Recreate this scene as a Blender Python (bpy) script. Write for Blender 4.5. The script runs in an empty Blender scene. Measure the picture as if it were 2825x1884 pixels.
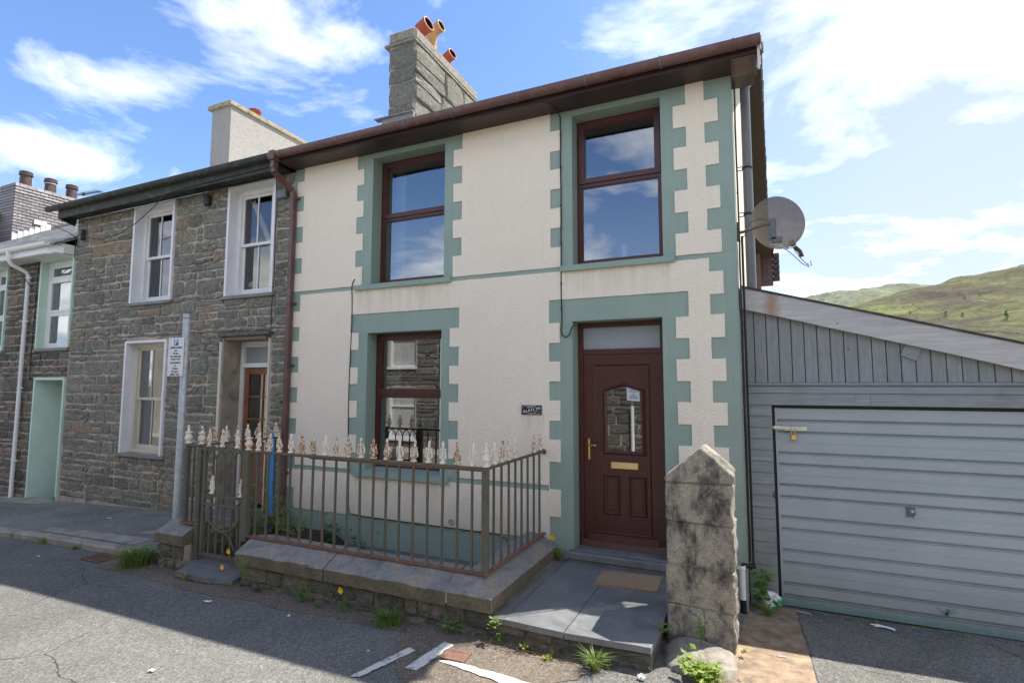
import bpy, bmesh, math, random
from mathutils import Vector, Matrix, noise
random.seed(7)
SC = bpy.context.scene
COL = SC.collection
R = math.radians

# ------------------------------------------------------------------ camera
YAW, PITCH, ROLL, FPX = R(24.153), R(4.835), R(0.109), 1466.2 / 2825.0
fw = Vector((-math.sin(YAW) * math.cos(PITCH), math.cos(YAW) * math.cos(PITCH), math.sin(PITCH)))
rt = Vector((math.cos(YAW), math.sin(YAW), 0)); up = rt.cross(fw)
r2 = rt * math.cos(ROLL) + up * math.sin(ROLL); u2 = up * math.cos(ROLL) - rt * math.sin(ROLL)
cam = bpy.data.objects.new('camera', bpy.data.cameras.new('camera'))
COL.objects.link(cam); SC.camera = cam
cam.matrix_world = Matrix(((r2.x, u2.x, -fw.x, 0), (r2.y, u2.y, -fw.y, -5.85), (r2.z, u2.z, -fw.z, 2.0), (0, 0, 0, 1)))
cam.data.sensor_width = 36; cam.data.lens = 36 * FPX
cam.data.clip_start = 0.05; cam.data.clip_end = 8000

# ------------------------------------------------------------------ sun and sky
SUN = Vector((0.455, 0.395, 1.0)).normalized()
ELEV = math.asin(SUN.z); AZ = math.atan2(SUN.x, SUN.y)
sl = bpy.data.lights.new('sun', 'SUN'); sl.energy = 2.0; sl.angle = R(0.53); sl.color = (1.0, 0.95, 0.87)
so = bpy.data.objects.new('sun', sl); COL.objects.link(so)
so.rotation_euler = SUN.to_track_quat('Z', 'Y').to_euler(); so.location = (6, 6, 20)
W = bpy.data.worlds.new('World'); SC.world = W; W.use_nodes = True

class NT:
    def __init__(s, tree): s.t = tree; s.N = tree.nodes; s.L = tree.links
    def n(s, typ, props=None, **ins):
        nd = s.N.new(typ)
        for k, v in (props or {}).items(): setattr(nd, k, v)
        for k, v in ins.items():
            key = k.replace('_', ' ')
            if k[0] == 'i' and k[1:].isdigit(): sock = nd.inputs[int(k[1:])]
            else: sock = nd.inputs[key] if key in nd.inputs else nd.inputs[k]
            s.set(sock, v)
        return nd
    def set(s, sock, v):
        if isinstance(v, bpy.types.Node): v = v.outputs[0]
        if isinstance(v, bpy.types.NodeSocket): s.L.new(v, sock)
        else:
            if sock.type == 'RGBA' and len(v) == 3: v = (*v, 1)
            sock.default_value = v
    def math(s, op, a, b=0.0, c=None, clamp=False):
        nd = s.N.new('ShaderNodeMath'); nd.operation = op; nd.use_clamp = clamp
        s.set(nd.inputs[0], a); s.set(nd.inputs[1], b)
        if c is not None: s.set(nd.inputs[2], c)
        return nd.outputs[0]
    def mix(s, f, a, b, mode='MIX'):
        nd = s.N.new('ShaderNodeMix'); nd.data_type = 'RGBA'; nd.blend_type = mode
        s.set(nd.inputs[0], f); s.set(nd.inputs[6], a); s.set(nd.inputs[7], b)
        return nd.outputs[2]
    def ramp(s, f, stops, interp='LINEAR'):
        nd = s.N.new('ShaderNodeValToRGB'); cr = nd.color_ramp; cr.interpolation = interp
        while len(cr.elements) < len(stops): cr.elements.new(0.5)
        for e, (p, c) in zip(cr.elements, stops):
            e.position = p; e.color = (*c, 1) if len(c) == 3 else (c[0], c[0], c[0], 1) if len(c) == 1 else c
        s.set(nd.inputs[0], f); return nd.outputs[0]
    def mapr(s, v, a, b, c=0.0, d=1.0):
        nd = s.N.new('ShaderNodeMapRange'); nd.clamp = True
        s.set(nd.inputs[0], v)
        for i, x in enumerate((a, b, c, d)): s.set(nd.inputs[1 + i], x)
        return nd.outputs[0]
    def noise(s, vec, scale, detail=3.0, rough=0.5, dist=0.0):
        nd = s.n('ShaderNodeTexNoise', None, Scale=scale, Detail=detail, Roughness=rough, Distortion=dist)
        if vec is not None: s.set(nd.inputs['Vector'], vec)
        return nd.outputs[0]

wt = NT(W.node_tree); wt.N.clear()
sky = wt.n('ShaderNodeTexSky'); sky.sky_type = 'NISHITA'; sky.sun_disc = False
sky.sun_elevation = ELEV; sky.sun_rotation = AZ; sky.altitude = 200; sky.air_density = 1.0; sky.dust_density = 0.6; sky.ozone_density = 3.0
tc = wt.n('ShaderNodeTexCoord')
sep = wt.n('ShaderNodeSeparateXYZ', None, Vector=tc.outputs['Generated'])
dz = wt.math('ADD', wt.math('MAXIMUM', sep.outputs[2], 0.0), 0.16)
cv = wt.n('ShaderNodeCombineXYZ', None, X=wt.math('DIVIDE', sep.outputs[0], dz), Y=wt.math('DIVIDE', sep.outputs[1], dz), Z=3.3)
CLOUD_OFF = (11.4, 4.3, 3.9)
cvo = wt.n('ShaderNodeVectorMath', {'operation': 'ADD'}, i0=cv.outputs[0], i1=CLOUD_OFF).outputs[0]
n1 = wt.noise(cvo, 1.7, 10.0, 0.57, 0.35)
n2 = wt.noise(cvo, 0.6, 2.0, 0.5)
# paler towards the sun's side of the sky and near the horizon
side = wt.mapr(wt.math('ADD', sep.outputs[0], wt.math('MULTIPLY', sep.outputs[1], 0.25)), -0.05, 0.45, 0.0, 1.0)
rear = wt.mapr(sep.outputs[1], 0.15, -0.35, 0.0, 1.0)  # unseen cloud behind the camera, thickened to lift light on shaded fronts
hor = wt.mapr(sep.outputs[2], 0.02, 0.34, 1.0, 0.0)
cl = wt.math('ADD', n1, wt.math('MULTIPLY', wt.math('SUBTRACT', n2, 0.5), 0.5))
cl = wt.math('ADD', cl, wt.math('SUBTRACT', wt.math('MULTIPLY', rear, 0.06), wt.math('MULTIPLY', side, 0.01)))
cl = wt.math('ADD', cl, wt.math('MULTIPLY', hor, 0.06))
cf_ = wt.mapr(cl, 0.515, 0.78, 0.0, 1.0)
veil = wt.math('SUBTRACT', 1.0, wt.math('MULTIPLY', wt.math('SUBTRACT', 1.0, wt.math('MULTIPLY', hor, 0.6)), wt.math('SUBTRACT', 1.0, wt.math('MULTIPLY', side, 0.66))))
SKYK = 0.15
tint = wt.mix(1.0, sky.outputs[0], (0.315, 0.352, 0.405), 'MULTIPLY')
shade = wt.mapr(n1, 0.40, 0.75, 3.1, 3.8)
cc = wt.n('ShaderNodeCombineColor', None, Red=wt.math('MULTIPLY', shade, 1.02), Green=shade, Blue=wt.math('MULTIPLY', shade, 0.96))
pale = wt.mix(veil, tint, (1.22, 1.28, 1.38))
skc = wt.mix(cf_, pale, cc.outputs[0])
bg = wt.n('ShaderNodeBackground', None, Color=skc, Strength=SKYK)
wo = wt.n('ShaderNodeOutputWorld', None, Surface=bg)

SC.view_settings.view_transform = 'Standard'; SC.view_settings.look = 'None'
SC.view_settings.exposure = 2.2; SC.view_settings.gamma = 1.0
SC.view_settings.use_curve_mapping = False
SC.cycles.max_bounces = 6; SC.cycles.diffuse_bounces = 4; SC.cycles.transparent_max_bounces = 10
SC.cycles.glossy_bounces = 3; SC.cycles.caustics_reflective = False; SC.cycles.caustics_refractive = False

# ------------------------------------------------------------------ materials
M = {}
def material(name, fn):
    m = bpy.data.materials.new(name); m.use_nodes = True
    t = NT(m.node_tree); t.N.clear()
    out = t.n('ShaderNodeOutputMaterial'); sh = fn(t)
    t.L.new(sh.outputs[0] if isinstance(sh, bpy.types.Node) else sh, out.inputs[0]); M[name] = m; return m
def pbsdf(t, col, rough=0.8, bump=None, bstr=0.3, bdist=0.01, metal=0.0, spec=0.4, **kw):
    p = t.n('ShaderNodeBsdfPrincipled'); t.set(p.inputs['Base Color'], col); t.set(p.inputs['Roughness'], rough)
    t.set(p.inputs['Metallic'], metal); t.set(p.inputs['Specular IOR Level'], spec)
    if bump is not None:
        b = t.n('ShaderNodeBump', None, Strength=bstr, Distance=bdist, Height=bump); t.L.new(b.outputs[0], p.inputs['Normal'])
    return p
def pos(t):
    g = t.n('ShaderNodeNewGeometry'); return g.outputs['Position']
def rnd(t):
    o = t.n('ShaderNodeObjectInfo'); g = t.n('ShaderNodeNewGeometry')
    return t.math('FRACT', t.math('ADD', o.outputs['Random'], g.outputs['Random Per Island']))

def simple(name, col, rough=0.6, var=0.12, scale=6.0, bscale=40.0, bstr=0.12, metal=0.0, spec=0.4, dirt=None, dirtamt=0.35):
    def f(t):
        p = pos(t); n = t.noise(p, scale, 5, 0.6)
        c = t.mix(t.mapr(n, 0.3, 0.7), tuple(x * (1 - var) for x in col), tuple(min(1, x * (1 + var)) for x in col))
        if dirt is not None:
            n2 = t.noise(p, scale * 0.6, 6, 0.7, 0.5)
            c = t.mix(t.math('MULTIPLY', t.mapr(n2, 0.52, 0.68), dirtamt), c, dirt)
        b = t.noise(p, bscale, 4, 0.6)
        return pbsdf(t, c, rough, b, bstr, 0.006, metal, spec)
    return material(name, f)

def m_render(t):   # cream roughcast, stained below the sills and the eaves
    p = pos(t); a = t.noise(p, 52, 4, 0.55, 0.3); b = t.noise(p, 1.1, 6, 0.65)
    col = t.mix(t.mapr(b, 0.35, 0.7), (0.89, 0.80, 0.67), (0.85, 0.76, 0.63))
    sx = t.n('ShaderNodeSeparateXYZ', None, Vector=p); X, Z = sx.outputs[0], sx.outputs[2]
    st = t.n('ShaderNodeCombineXYZ', None, X=t.math('MULTIPLY', X, 11), Y=0.0, Z=t.math('MULTIPLY', Z, 0.8))
    s = t.noise(st.outputs[0], 1.0, 6, 0.7)
    col = t.mix(t.math('MULTIPLY', t.mapr(s, 0.52, 0.72), 0.10), col, (0.55, 0.47, 0.36))
    for (x0, x1, zt, ln) in ((-5.0, -3.5, 3.335, 0.55), (-1.95, -0.75, 3.335, 0.40), (-4.95, -3.5, 0.80, 0.35), (-2.5, -2.2, 1.67, 0.30)):
        m = t.math('MULTIPLY', t.mapr(Z, zt - ln, zt, 0.0, 1.0), t.math('LESS_THAN', Z, zt + 0.01))
        m = t.math('MULTIPLY', m, t.math('MULTIPLY', t.math('GREATER_THAN', X, x0), t.math('LESS_THAN', X, x1)))
        m = t.math('MULTIPLY', m, t.mapr(s, 0.40, 0.62, 0.05, 0.38))
        col = t.mix(m, col, (0.47, 0.37, 0.24))
    low = t.mapr(t.math('ADD', Z, t.math('MULTIPLY', t.noise(p, 2.5, 5, 0.7), 0.7)), 0.55, 1.15, 0.4, 0.0)
    col = t.mix(low, col, (0.46, 0.42, 0.36))
    sp = t.noise(p, 9, 8, 0.8, 0.5)
    col = t.mix(t.math('MULTIPLY', t.mapr(sp, 0.66, 0.70), 0.45), col, (0.42, 0.36, 0.28))
    col = t.mix(t.math('MULTIPLY', t.mapr(a, 0.42, 0.30), 0.25), col, (0.55, 0.47, 0.38))
    return pbsdf(t, col, 0.92, a, 0.8, 0.014, spec=0.2)
material('cream_render', m_render)
def m_green(t):
    p = pos(t); b = t.noise(p, 1.7, 6, 0.65); a = t.noise(p, 60, 4, 0.6)
    col = t.mix(t.mapr(b, 0.32, 0.7), (0.265, 0.348, 0.302), (0.31, 0.398, 0.348))
    sx = t.n('ShaderNodeSeparateXYZ', None, Vector=p)
    st = t.n('ShaderNodeCombineXYZ', None, X=t.math('MULTIPLY', sx.outputs[0], 22), Y=t.math('MULTIPLY', sx.outputs[1], 22), Z=t.math('MULTIPLY', sx.outputs[2], 1.5))
    s = t.noise(st.outputs[0], 1.0, 4, 0.6)
    col = t.mix(t.math('MULTIPLY', t.mapr(s, 0.5, 0.75), 0.35), col, (0.20, 0.27, 0.235))
    ch = t.noise(p, 3.0, 8, 0.75, 1.5)
    col = t.mix(t.mapr(ch, 0.74, 0.755), col, (0.42, 0.38, 0.33))
    return pbsdf(t, col, 0.6, a, 0.18, 0.004, spec=0.35)
material('green_paint', m_green)

def stone_mat(name, stops, lichen=0.25, bstr=0.7, streak=(0.5, 0.48, 0.44)):
    def f(t):
        p = pos(t); r = rnd(t)
        col = t.ramp(r, stops)
        n = t.noise(p, 14, 8, 0.72, 0.3)
        col = t.mix(0.7, col, t.ramp(n, [(0.3, (0.35, 0.35, 0.35)), (0.47, (0.85, 0.85, 0.85)), (0.56, (1.15, 1.14, 1.1)), (0.72, (1.9, 1.86, 1.75))]), 'MULTIPLY')
        fine = t.noise(p, 70, 5, 0.7); col = t.mix(0.6, col, t.ramp(fine, [(0.35, (0.6, 0.6, 0.6)), (0.65, (1.4, 1.4, 1.38))]), 'MULTIPLY')
        li = t.noise(p, 5.5, 7, 0.7, 0.8)
        col = t.mix(t.math('MULTIPLY', t.mapr(li, 0.6, 0.72), lichen), col, streak)
        sx = t.n('ShaderNodeSeparateXYZ', None, Vector=p)
        v = t.n('ShaderNodeCombineXYZ', None, X=t.math('MULTIPLY', sx.outputs[0], 6), Y=t.math('MULTIPLY', sx.outputs[1], 6), Z=t.math('MULTIPLY', sx.outputs[2], 22))
        lay = t.noise(v.outputs[0], 1.0, 6, 0.65, 0.4)
        b = t.math('ADD', t.math('ADD', t.math('MULTIPLY', lay, 0.8), t.math('MULTIPLY', n, 0.6)), t.math('MULTIPLY', fine, 0.25))
        return pbsdf(t, col, 0.9, b, min(1, bstr * 1.4), 0.07, spec=0.25)
    return material(name, f)
stone_mat('slate_stone', [(0.0, (0.20, 0.205, 0.175)), (0.3, (0.28, 0.28, 0.235)), (0.55, (0.32, 0.305, 0.255)), (0.74, (0.24, 0.245, 0.21)), (0.88, (0.33, 0.295, 0.235)), (0.97, (0.36, 0.275, 0.20)), (1.0, (0.33, 0.29, 0.24))], 0.3)
stone_mat('dark_stone', [(0.0, (0.12, 0.122, 0.112)), (0.5, (0.18, 0.178, 0.158)), (0.85, (0.24, 0.21, 0.17)), (1.0, (0.32, 0.23, 0.18))], 0.25)
stone_mat('chimney_stone', [(0.0, (0.20, 0.195, 0.175)), (0.5, (0.27, 0.26, 0.235)), (1.0, (0.35, 0.335, 0.30))], 0.6, 1.0, (0.42, 0.40, 0.36))
stone_mat('wall_stone', [(0.0, (0.13, 0.13, 0.115)), (0.5, (0.20, 0.19, 0.155)), (1.0, (0.27, 0.245, 0.195))], 0.5, 0.8, (0.32, 0.31, 0.27))
stone_mat('opp_stone', [(0.0, (0.12, 0.115, 0.10)), (0.5, (0.17, 0.16, 0.14)), (1.0, (0.24, 0.215, 0.18))], 0.3)
def m_mortar(c1, c2):
    def f(t):
        p = pos(t); n = t.noise(p, 2.2, 6, 0.65); b = t.noise(p, 50, 5, 0.7)
        col = t.mix(t.mapr(n, 0.35, 0.65), c1, c2)
        col = t.mix(0.5, col, t.ramp(b, [(0.3, (0.7, 0.7, 0.7)), (0.7, (1.25, 1.25, 1.25))]), 'MULTIPLY')
        return pbsdf(t, col, 0.95, b, 0.6, 0.02, spec=0.15)
    return f
material('mortar', m_mortar((0.28, 0.25, 0.22), (0.58, 0.50, 0.43)))
material('mortar_pale', m_mortar((0.25, 0.22, 0.195), (0.52, 0.45, 0.39)))
material('mortar_dark', m_mortar((0.11, 0.105, 0.09), (0.26, 0.24, 0.20)))
material('mortar_opp', m_mortar((0.38, 0.35, 0.29), (0.52, 0.47, 0.39)))
def m_pillar(t):
    p = pos(t)
    sx = t.n('ShaderNodeSeparateXYZ', None, Vector=p)
    v = t.n('ShaderNodeCombineXYZ', None, X=t.math('MULTIPLY', sx.outputs[0], 1.0), Y=sx.outputs[1], Z=t.math('MULTIPLY', sx.outputs[2], 0.6))
    n = t.noise(v.outputs[0], 4.4, 12, 0.72, 0.1); f = t.noise(p, 30, 8, 0.8)
    col = t.ramp(n, [(0.38, (0.56, 0.51, 0.435)), (0.49, (0.45, 0.41, 0.35)), (0.545, (0.27, 0.25, 0.225)), (0.62, (0.09, 0.087, 0.083))])
    col = t.mix(0.6, col, t.ramp(f, [(0.3, (0.55, 0.55, 0.55)), (0.7, (1.5, 1.48, 1.42))]), 'MULTIPLY')
    wn = t.noise(p, 9, 5, 0.6)
    col = t.mix(t.mapr(wn, 0.70, 0.76), col, (0.5, 0.48, 0.43))
    g = t.noise(p, 130, 4, 0.7); col = t.mix(0.7, col, t.ramp(g, [(0.35, (0.55, 0.55, 0.55)), (0.65, (1.45, 1.45, 1.42))]), 'MULTIPLY')
    b = t.math('ADD', f, t.math('MULTIPLY', g, 0.5))
    return pbsdf(t, col, 0.95, b, 1.0, 0.03, spec=0.15)
material('pillar_stone', m_pillar)
material('pot_dark', lambda t: pbsdf(t, (0.004, 0.004, 0.004), 1.0, spec=0.0))
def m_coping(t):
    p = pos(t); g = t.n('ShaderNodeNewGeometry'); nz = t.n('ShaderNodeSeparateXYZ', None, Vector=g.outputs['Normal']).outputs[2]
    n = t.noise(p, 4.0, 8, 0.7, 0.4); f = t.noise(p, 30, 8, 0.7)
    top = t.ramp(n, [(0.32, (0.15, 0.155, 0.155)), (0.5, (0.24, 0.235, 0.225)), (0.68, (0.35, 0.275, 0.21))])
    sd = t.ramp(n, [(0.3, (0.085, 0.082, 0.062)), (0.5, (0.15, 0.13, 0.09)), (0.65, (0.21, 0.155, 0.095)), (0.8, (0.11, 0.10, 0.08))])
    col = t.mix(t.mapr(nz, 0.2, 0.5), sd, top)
    col = t.mix(0.6, col, t.ramp(f, [(0.3, (0.6, 0.6, 0.6)), (0.7, (1.45, 1.45, 1.45))]), 'MULTIPLY')
    wn = t.noise(p, 7, 6, 0.6)
    col = t.mix(t.mapr(wn, 0.68, 0.75), col, (0.3, 0.31, 0.27))
    return pbsdf(t, col, 0.85, f, 0.6, 0.02, spec=0.35)
material('coping_slate', m_coping)
def m_slab(t):
    p = pos(t); n = t.noise(p, 3.5, 7, 0.65, 0.5); f = t.noise(p, 18, 8, 0.75, 1.0); w = t.noise(p, 6, 9, 0.8, 2.0)
    col = t.ramp(n, [(0.3, (0.13, 0.135, 0.14)), (0.55, (0.18, 0.185, 0.19)), (0.75, (0.23, 0.225, 0.215))])
    col = t.mix(t.math('MULTIPLY', t.mapr(w, 0.56, 0.72), 0.6), col, (0.42, 0.42, 0.42))
    col = t.mix(0.35, col, t.ramp(f, [(0.3, (0.6, 0.6, 0.6)), (0.7, (1.4, 1.4, 1.4))]), 'MULTIPLY')
    return pbsdf(t, col, t.mapr(n, 0.3, 0.7, 0.38, 0.62), f, 0.25, 0.008, spec=0.5)
material('slate_slab', m_slab)
def m_asphalt(c1, c2, sc=150):
    def f(t):
        p = pos(t); a = t.noise(p, sc, 3, 0.7); b = t.noise(p, 0.8, 8, 0.68, 0.3); d = t.noise(p, 3.2, 9, 0.75, 0.8)
        v = t.n('ShaderNodeTexVoronoi', None, Scale=85.0); t.set(v.inputs['Vector'], p)
        col = t.mix(t.mapr(b, 0.38, 0.62), c1, c2)
        agg = t.ramp(v.outputs['Color'], [(0.0, (0.45, 0.45, 0.45)), (0.55, (0.92, 0.92, 0.92)), (0.9, (1.5, 1.47, 1.4)), (1.0, (2.4, 2.3, 2.2))])
        col = t.mix(0.85, col, agg, 'MULTIPLY')
        col = t.mix(t.math('MULTIPLY', t.mapr(d, 0.60, 0.74), 0.40), col, tuple(x * 0.35 for x in c1))
        col = t.mix(t.math('MULTIPLY', t.mapr(d, 0.40, 0.30), 0.30), col, tuple(min(1, x * 1.7) for x in c2))
        # wandering hairline cracks
        w = t.n('ShaderNodeVectorMath', {'operation': 'ADD'}, i0=p, i1=t.n('ShaderNodeVectorMath', {'operation': 'SCALE'}, i0=t.n('ShaderNodeTexNoise', None, Vector=p, Scale=2.5, Detail=6.0, Roughness=0.6).outputs[1], Scale=0.22).outputs[0]).outputs[0]
        ck = t.n('ShaderNodeTexVoronoi', {'feature': 'DISTANCE_TO_EDGE'}, Scale=0.55); t.set(ck.inputs['Vector'], w)
        crack = t.math('MULTIPLY', t.mapr(ck.outputs['Distance'], 0.0, 0.004, 1.0, 0.0), t.mapr(t.noise(p, 0.7, 3, 0.5), 0.46, 0.56))
        col = t.mix(t.math('MULTIPLY', crack, 0.8), col, (0.035, 0.034, 0.03))
        h = t.math('ADD', t.math('MULTIPLY', v.outputs['Distance'], -0.9), a)
        h = t.math('SUBTRACT', h, t.math('MULTIPLY', crack, 2.0))
        return pbsdf(t, col, 0.88, h, 0.6, 0.009, spec=0.3)
    return f
material('asphalt', m_asphalt((0.145, 0.143, 0.134), (0.195, 0.19, 0.175)))
material('asphalt_dark', m_asphalt((0.13, 0.128, 0.12), (0.21, 0.20, 0.18)))
material('asphalt_patch', m_asphalt((0.15, 0.125, 0.10), (0.20, 0.165, 0.13)))
material('pavement_tar', m_asphalt((0.19, 0.185, 0.17), (0.28, 0.265, 0.235)))
simple('kerb_concrete', (0.33, 0.30, 0.25), 0.9, 0.25, 5, 60, 0.5, dirt=(0.08, 0.08, 0.05), dirtamt=0.6)
simple('orange_concrete', (0.29, 0.21, 0.14), 0.9, 0.4, 9, 45, 1.0, dirt=(0.15, 0.12, 0.095), dirtamt=0.85)
simple('rough_concrete', (0.27, 0.24, 0.20), 0.95, 0.3, 12, 70, 0.9, dirt=(0.08, 0.08, 0.06), dirtamt=0.6)
def m_line(t):
    p = pos(t); n = t.noise(p, 90, 4, 0.7); d = t.noise(p, 9, 6, 0.7)
    col = t.mix(t.mapr(n, 0.35, 0.6), (0.5, 0.48, 0.45), (0.74, 0.72, 0.69))
    col = t.mix(t.mapr(d, 0.50, 0.62, 0.0, 0.8), col, (0.22, 0.21, 0.19))
    return pbsdf(t, col, 0.8, n, 0.4, 0.004, spec=0.3)
material('line_paint', m_line)
def m_wood_brown(t):
    p = pos(t); sx = t.n('ShaderNodeSeparateXYZ', None, Vector=p)
    v = t.n('ShaderNodeCombineXYZ', None, X=t.math('MULTIPLY', sx.outputs[0], 30), Y=sx.outputs[1], Z=t.math('MULTIPLY', sx.outputs[2], 2.0))
    n = t.noise(v.outputs[0], 4.0, 6, 0.7, 0.5)
    col = t.ramp(n, [(0.3, (0.045, 0.012, 0.010)), (0.55, (0.085, 0.024, 0.019)), (0.75, (0.135, 0.045, 0.036))])
    return pbsdf(t, col, 0.35, n, 0.10, 0.002, spec=0.5)
material('mahogany', m_wood_brown)
def m_brown_plastic(t):
    p = pos(t); n = t.noise(p, 2.5, 6, 0.7); sx = t.n('ShaderNodeSeparateXYZ', None, Vector=p)
    col = t.mix(t.mapr(n, 0.35, 0.7), (0.105, 0.048, 0.044), (0.145, 0.07, 0.062))
    w = t.noise(p, 9, 6, 0.7)
    col = t.mix(t.math('MULTIPLY', t.mapr(w, 0.5, 0.7), 0.35), col, (0.27, 0.20, 0.16))
    return pbsdf(t, col, 0.42, n, 0.05, 0.004, spec=0.5)
material('brown_plastic', m_brown_plastic)
simple('dark_brown_plastic', (0.052, 0.028, 0.027), 0.4, 0.12, 3, 40, 0.03)
def m_iron(t):
    p = pos(t); n = t.noise(p, 16, 7, 0.7, 0.3); o = rnd(t)
    k = t.math('ADD', n, t.math('MULTIPLY', t.math('SUBTRACT', o, 0.5), 0.16))
    col = t.ramp(k, [(0.42, (0.095, 0.108, 0.088)), (0.54, (0.125, 0.122, 0.095)), (0.61, (0.16, 0.11, 0.075)), (0.74, (0.20, 0.09, 0.055))])
    return pbsdf(t, col, 0.75, n, 0.5, 0.004, spec=0.3)
material('rusty_iron', m_iron)
def m_rust(t):
    p = pos(t); n = t.noise(p, 22, 7, 0.7, 0.3)
    col = t.ramp(n, [(0.3, (0.11, 0.085, 0.07)), (0.5, (0.20, 0.11, 0.08)), (0.7, (0.30, 0.15, 0.11))])
    return pbsdf(t, col, 0.85, n, 0.6, 0.005, spec=0.2)
material('red_rust', m_rust)
def m_finial(t):
    p = pos(t); n = t.noise(p, 45, 6, 0.7, 0.4); o = t.n('ShaderNodeObjectInfo').outputs['Random']
    k = t.math('ADD', n, t.math('MULTIPLY', o, 0.16))
    col = t.ramp(k, [(0.585, (0.80, 0.74, 0.64)), (0.64, (0.60, 0.42, 0.26)), (0.69, (0.33, 0.12, 0.05)), (0.80, (0.15, 0.05, 0.03))])
    return pbsdf(t, col, 0.6, n, 0.5, 0.004, spec=0.35)
material('finial_paint', m_finial)
def m_white(c, chip=(0.33, 0.27, 0.22), amt=0.7):
    def f(t):
        p = pos(t); n = t.noise(p, 14, 8, 0.78, 0.8); b = t.noise(p, 3, 4, 0.6)
        col = t.mix(t.mapr(b, 0.3, 0.7), tuple(x * 0.90 for x in c), c)
        col = t.mix(t.math('MULTIPLY', t.mapr(n, 0.64, 0.68), amt), col, chip)
        return pbsdf(t, col, 0.5, n, 0.15, 0.004, spec=0.4)
    return f
material('white_paint', m_white((0.80, 0.80, 0.79)))
material('lilac_paint', m_white((0.80, 0.80, 0.83), (0.3, 0.27, 0.24), 0.5))
material('white_upvc', m_white((0.80, 0.81, 0.81), (0.6, 0.6, 0.58), 0.2))
material('mint_paint', m_white((0.56, 0.72, 0.63), (0.33, 0.42, 0.38), 0.2))
material('cream_paint', m_white((0.66, 0.60, 0.50), (0.35, 0.30, 0.24), 0.6))
simple('dark_gutter', (0.035, 0.038, 0.034), 0.7, 0.3, 10, 50, 0.4, dirt=(0.12, 0.125, 0.10), dirtamt=0.7)
simple('black_rubber', (0.014, 0.012, 0.013), 0.5, 0.1)
simple('brass', (0.75, 0.50, 0.16), 0.25, 0.1, 6, 40, 0.02, metal=1.0)
simple('gold_metal', (0.83, 0.62, 0.30), 0.38, 0.06, 6, 40, 0.02, metal=1.0)
simple('zinc', (0.50, 0.54, 0.58), 0.5, 0.18, 14, 60, 0.1, metal=0.35)
simple('steel', (0.62, 0.62, 0.58), 0.35, 0.15, 14, 60, 0.1, metal=0.8)
simple('flue_grey', (0.13, 0.145, 0.165), 0.38, 0.1, 6, 40, 0.05)
simple('terracotta', (0.37, 0.085, 0.045), 0.6, 0.2, 8, 60, 0.2)
simple('yellow_clay', (0.50, 0.30, 0.13), 0.7, 0.35, 9, 60, 0.3, dirt=(0.55, 0.50, 0.40), dirtamt=0.8)
simple('black_hole', (0.006, 0.006, 0.006), 0.9, 0.0)
simple('brown_pot', (0.075, 0.05, 0.045), 0.55, 0.2, 8, 60, 0.2, dirt=(0.25, 0.2, 0.17))
simple('side_render', (0.72, 0.66, 0.55), 0.9, 0.08, 3, 45, 0.4)
simple('pebbledash', (0.35, 0.335, 0.315), 0.95, 0.12, 30, 90, 1.0, dirt=(0.13, 0.12, 0.10), dirtamt=0.5)
simple('cap_concrete', (0.36, 0.30, 0.20), 0.95, 0.25, 14, 60, 0.8, dirt=(0.06, 0.055, 0.04), dirtamt=0.9)
simple('grey_cap', (0.29, 0.26, 0.22), 0.95, 0.25, 18, 60, 1.0, dirt=(0.07, 0.06, 0.045), dirtamt=0.9)
simple('lead', (0.20, 0.205, 0.20), 0.6, 0.2, 10, 50, 0.2)
simple('lead_white', (0.62, 0.62, 0.60), 0.6, 0.15, 10, 50, 0.2)
simple('coir', (0.36, 0.25, 0.16), 0.98, 0.25, 60, 160, 1.0)
simple('soil', (0.05, 0.04, 0.028), 0.98, 0.3, 12, 40, 1.0)
simple('blue_plastic', (0.03, 0.26, 0.68), 0.4, 0.05)
simple('sign_blue', (0.01, 0.09, 0.36), 0.45, 0.0)
simple('sign_white', (0.72, 0.72, 0.74), 0.4, 0.03)
simple('paper', (0.60, 0.63, 0.66), 0.8, 0.03)
simple('ink', (0.02, 0.022, 0.03), 0.6, 0.0)
simple('plaque_black', (0.012, 0.014, 0.022), 0.3, 0.1)
simple('room_wall', (0.42, 0.42, 0.42), 0.9, 0.1)
simple('room_dark', (0.05, 0.055, 0.06), 0.9, 0.2)
simple('curtain', (0.55, 0.52, 0.47), 0.9, 0.15, 10, 10, 0.2)
simple('pine_timber', (0.75, 0.56, 0.36), 0.7, 0.15)
simple('red_bag', (0.55, 0.10, 0.09), 0.5, 0.5, 12)
simple('grey_item', (0.30, 0.30, 0.28), 0.7, 0.2)
simple('litter_white', (0.72, 0.72, 0.72), 0.6, 0.1)
simple('door_oak', (0.25, 0.105, 0.055), 0.5, 0.35, 8, 30, 0.1)
simple('cement_reveal', (0.34, 0.29, 0.24), 0.9, 0.22, 4, 40, 0.5, dirt=(0.08, 0.075, 0.06), dirtamt=0.6)
simple('yellow_petal', (0.80, 0.52, 0.01), 0.6, 0.1)
simple('bark', (0.10, 0.075, 0.05), 0.9, 0.3, 20, 60, 0.6)
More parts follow.
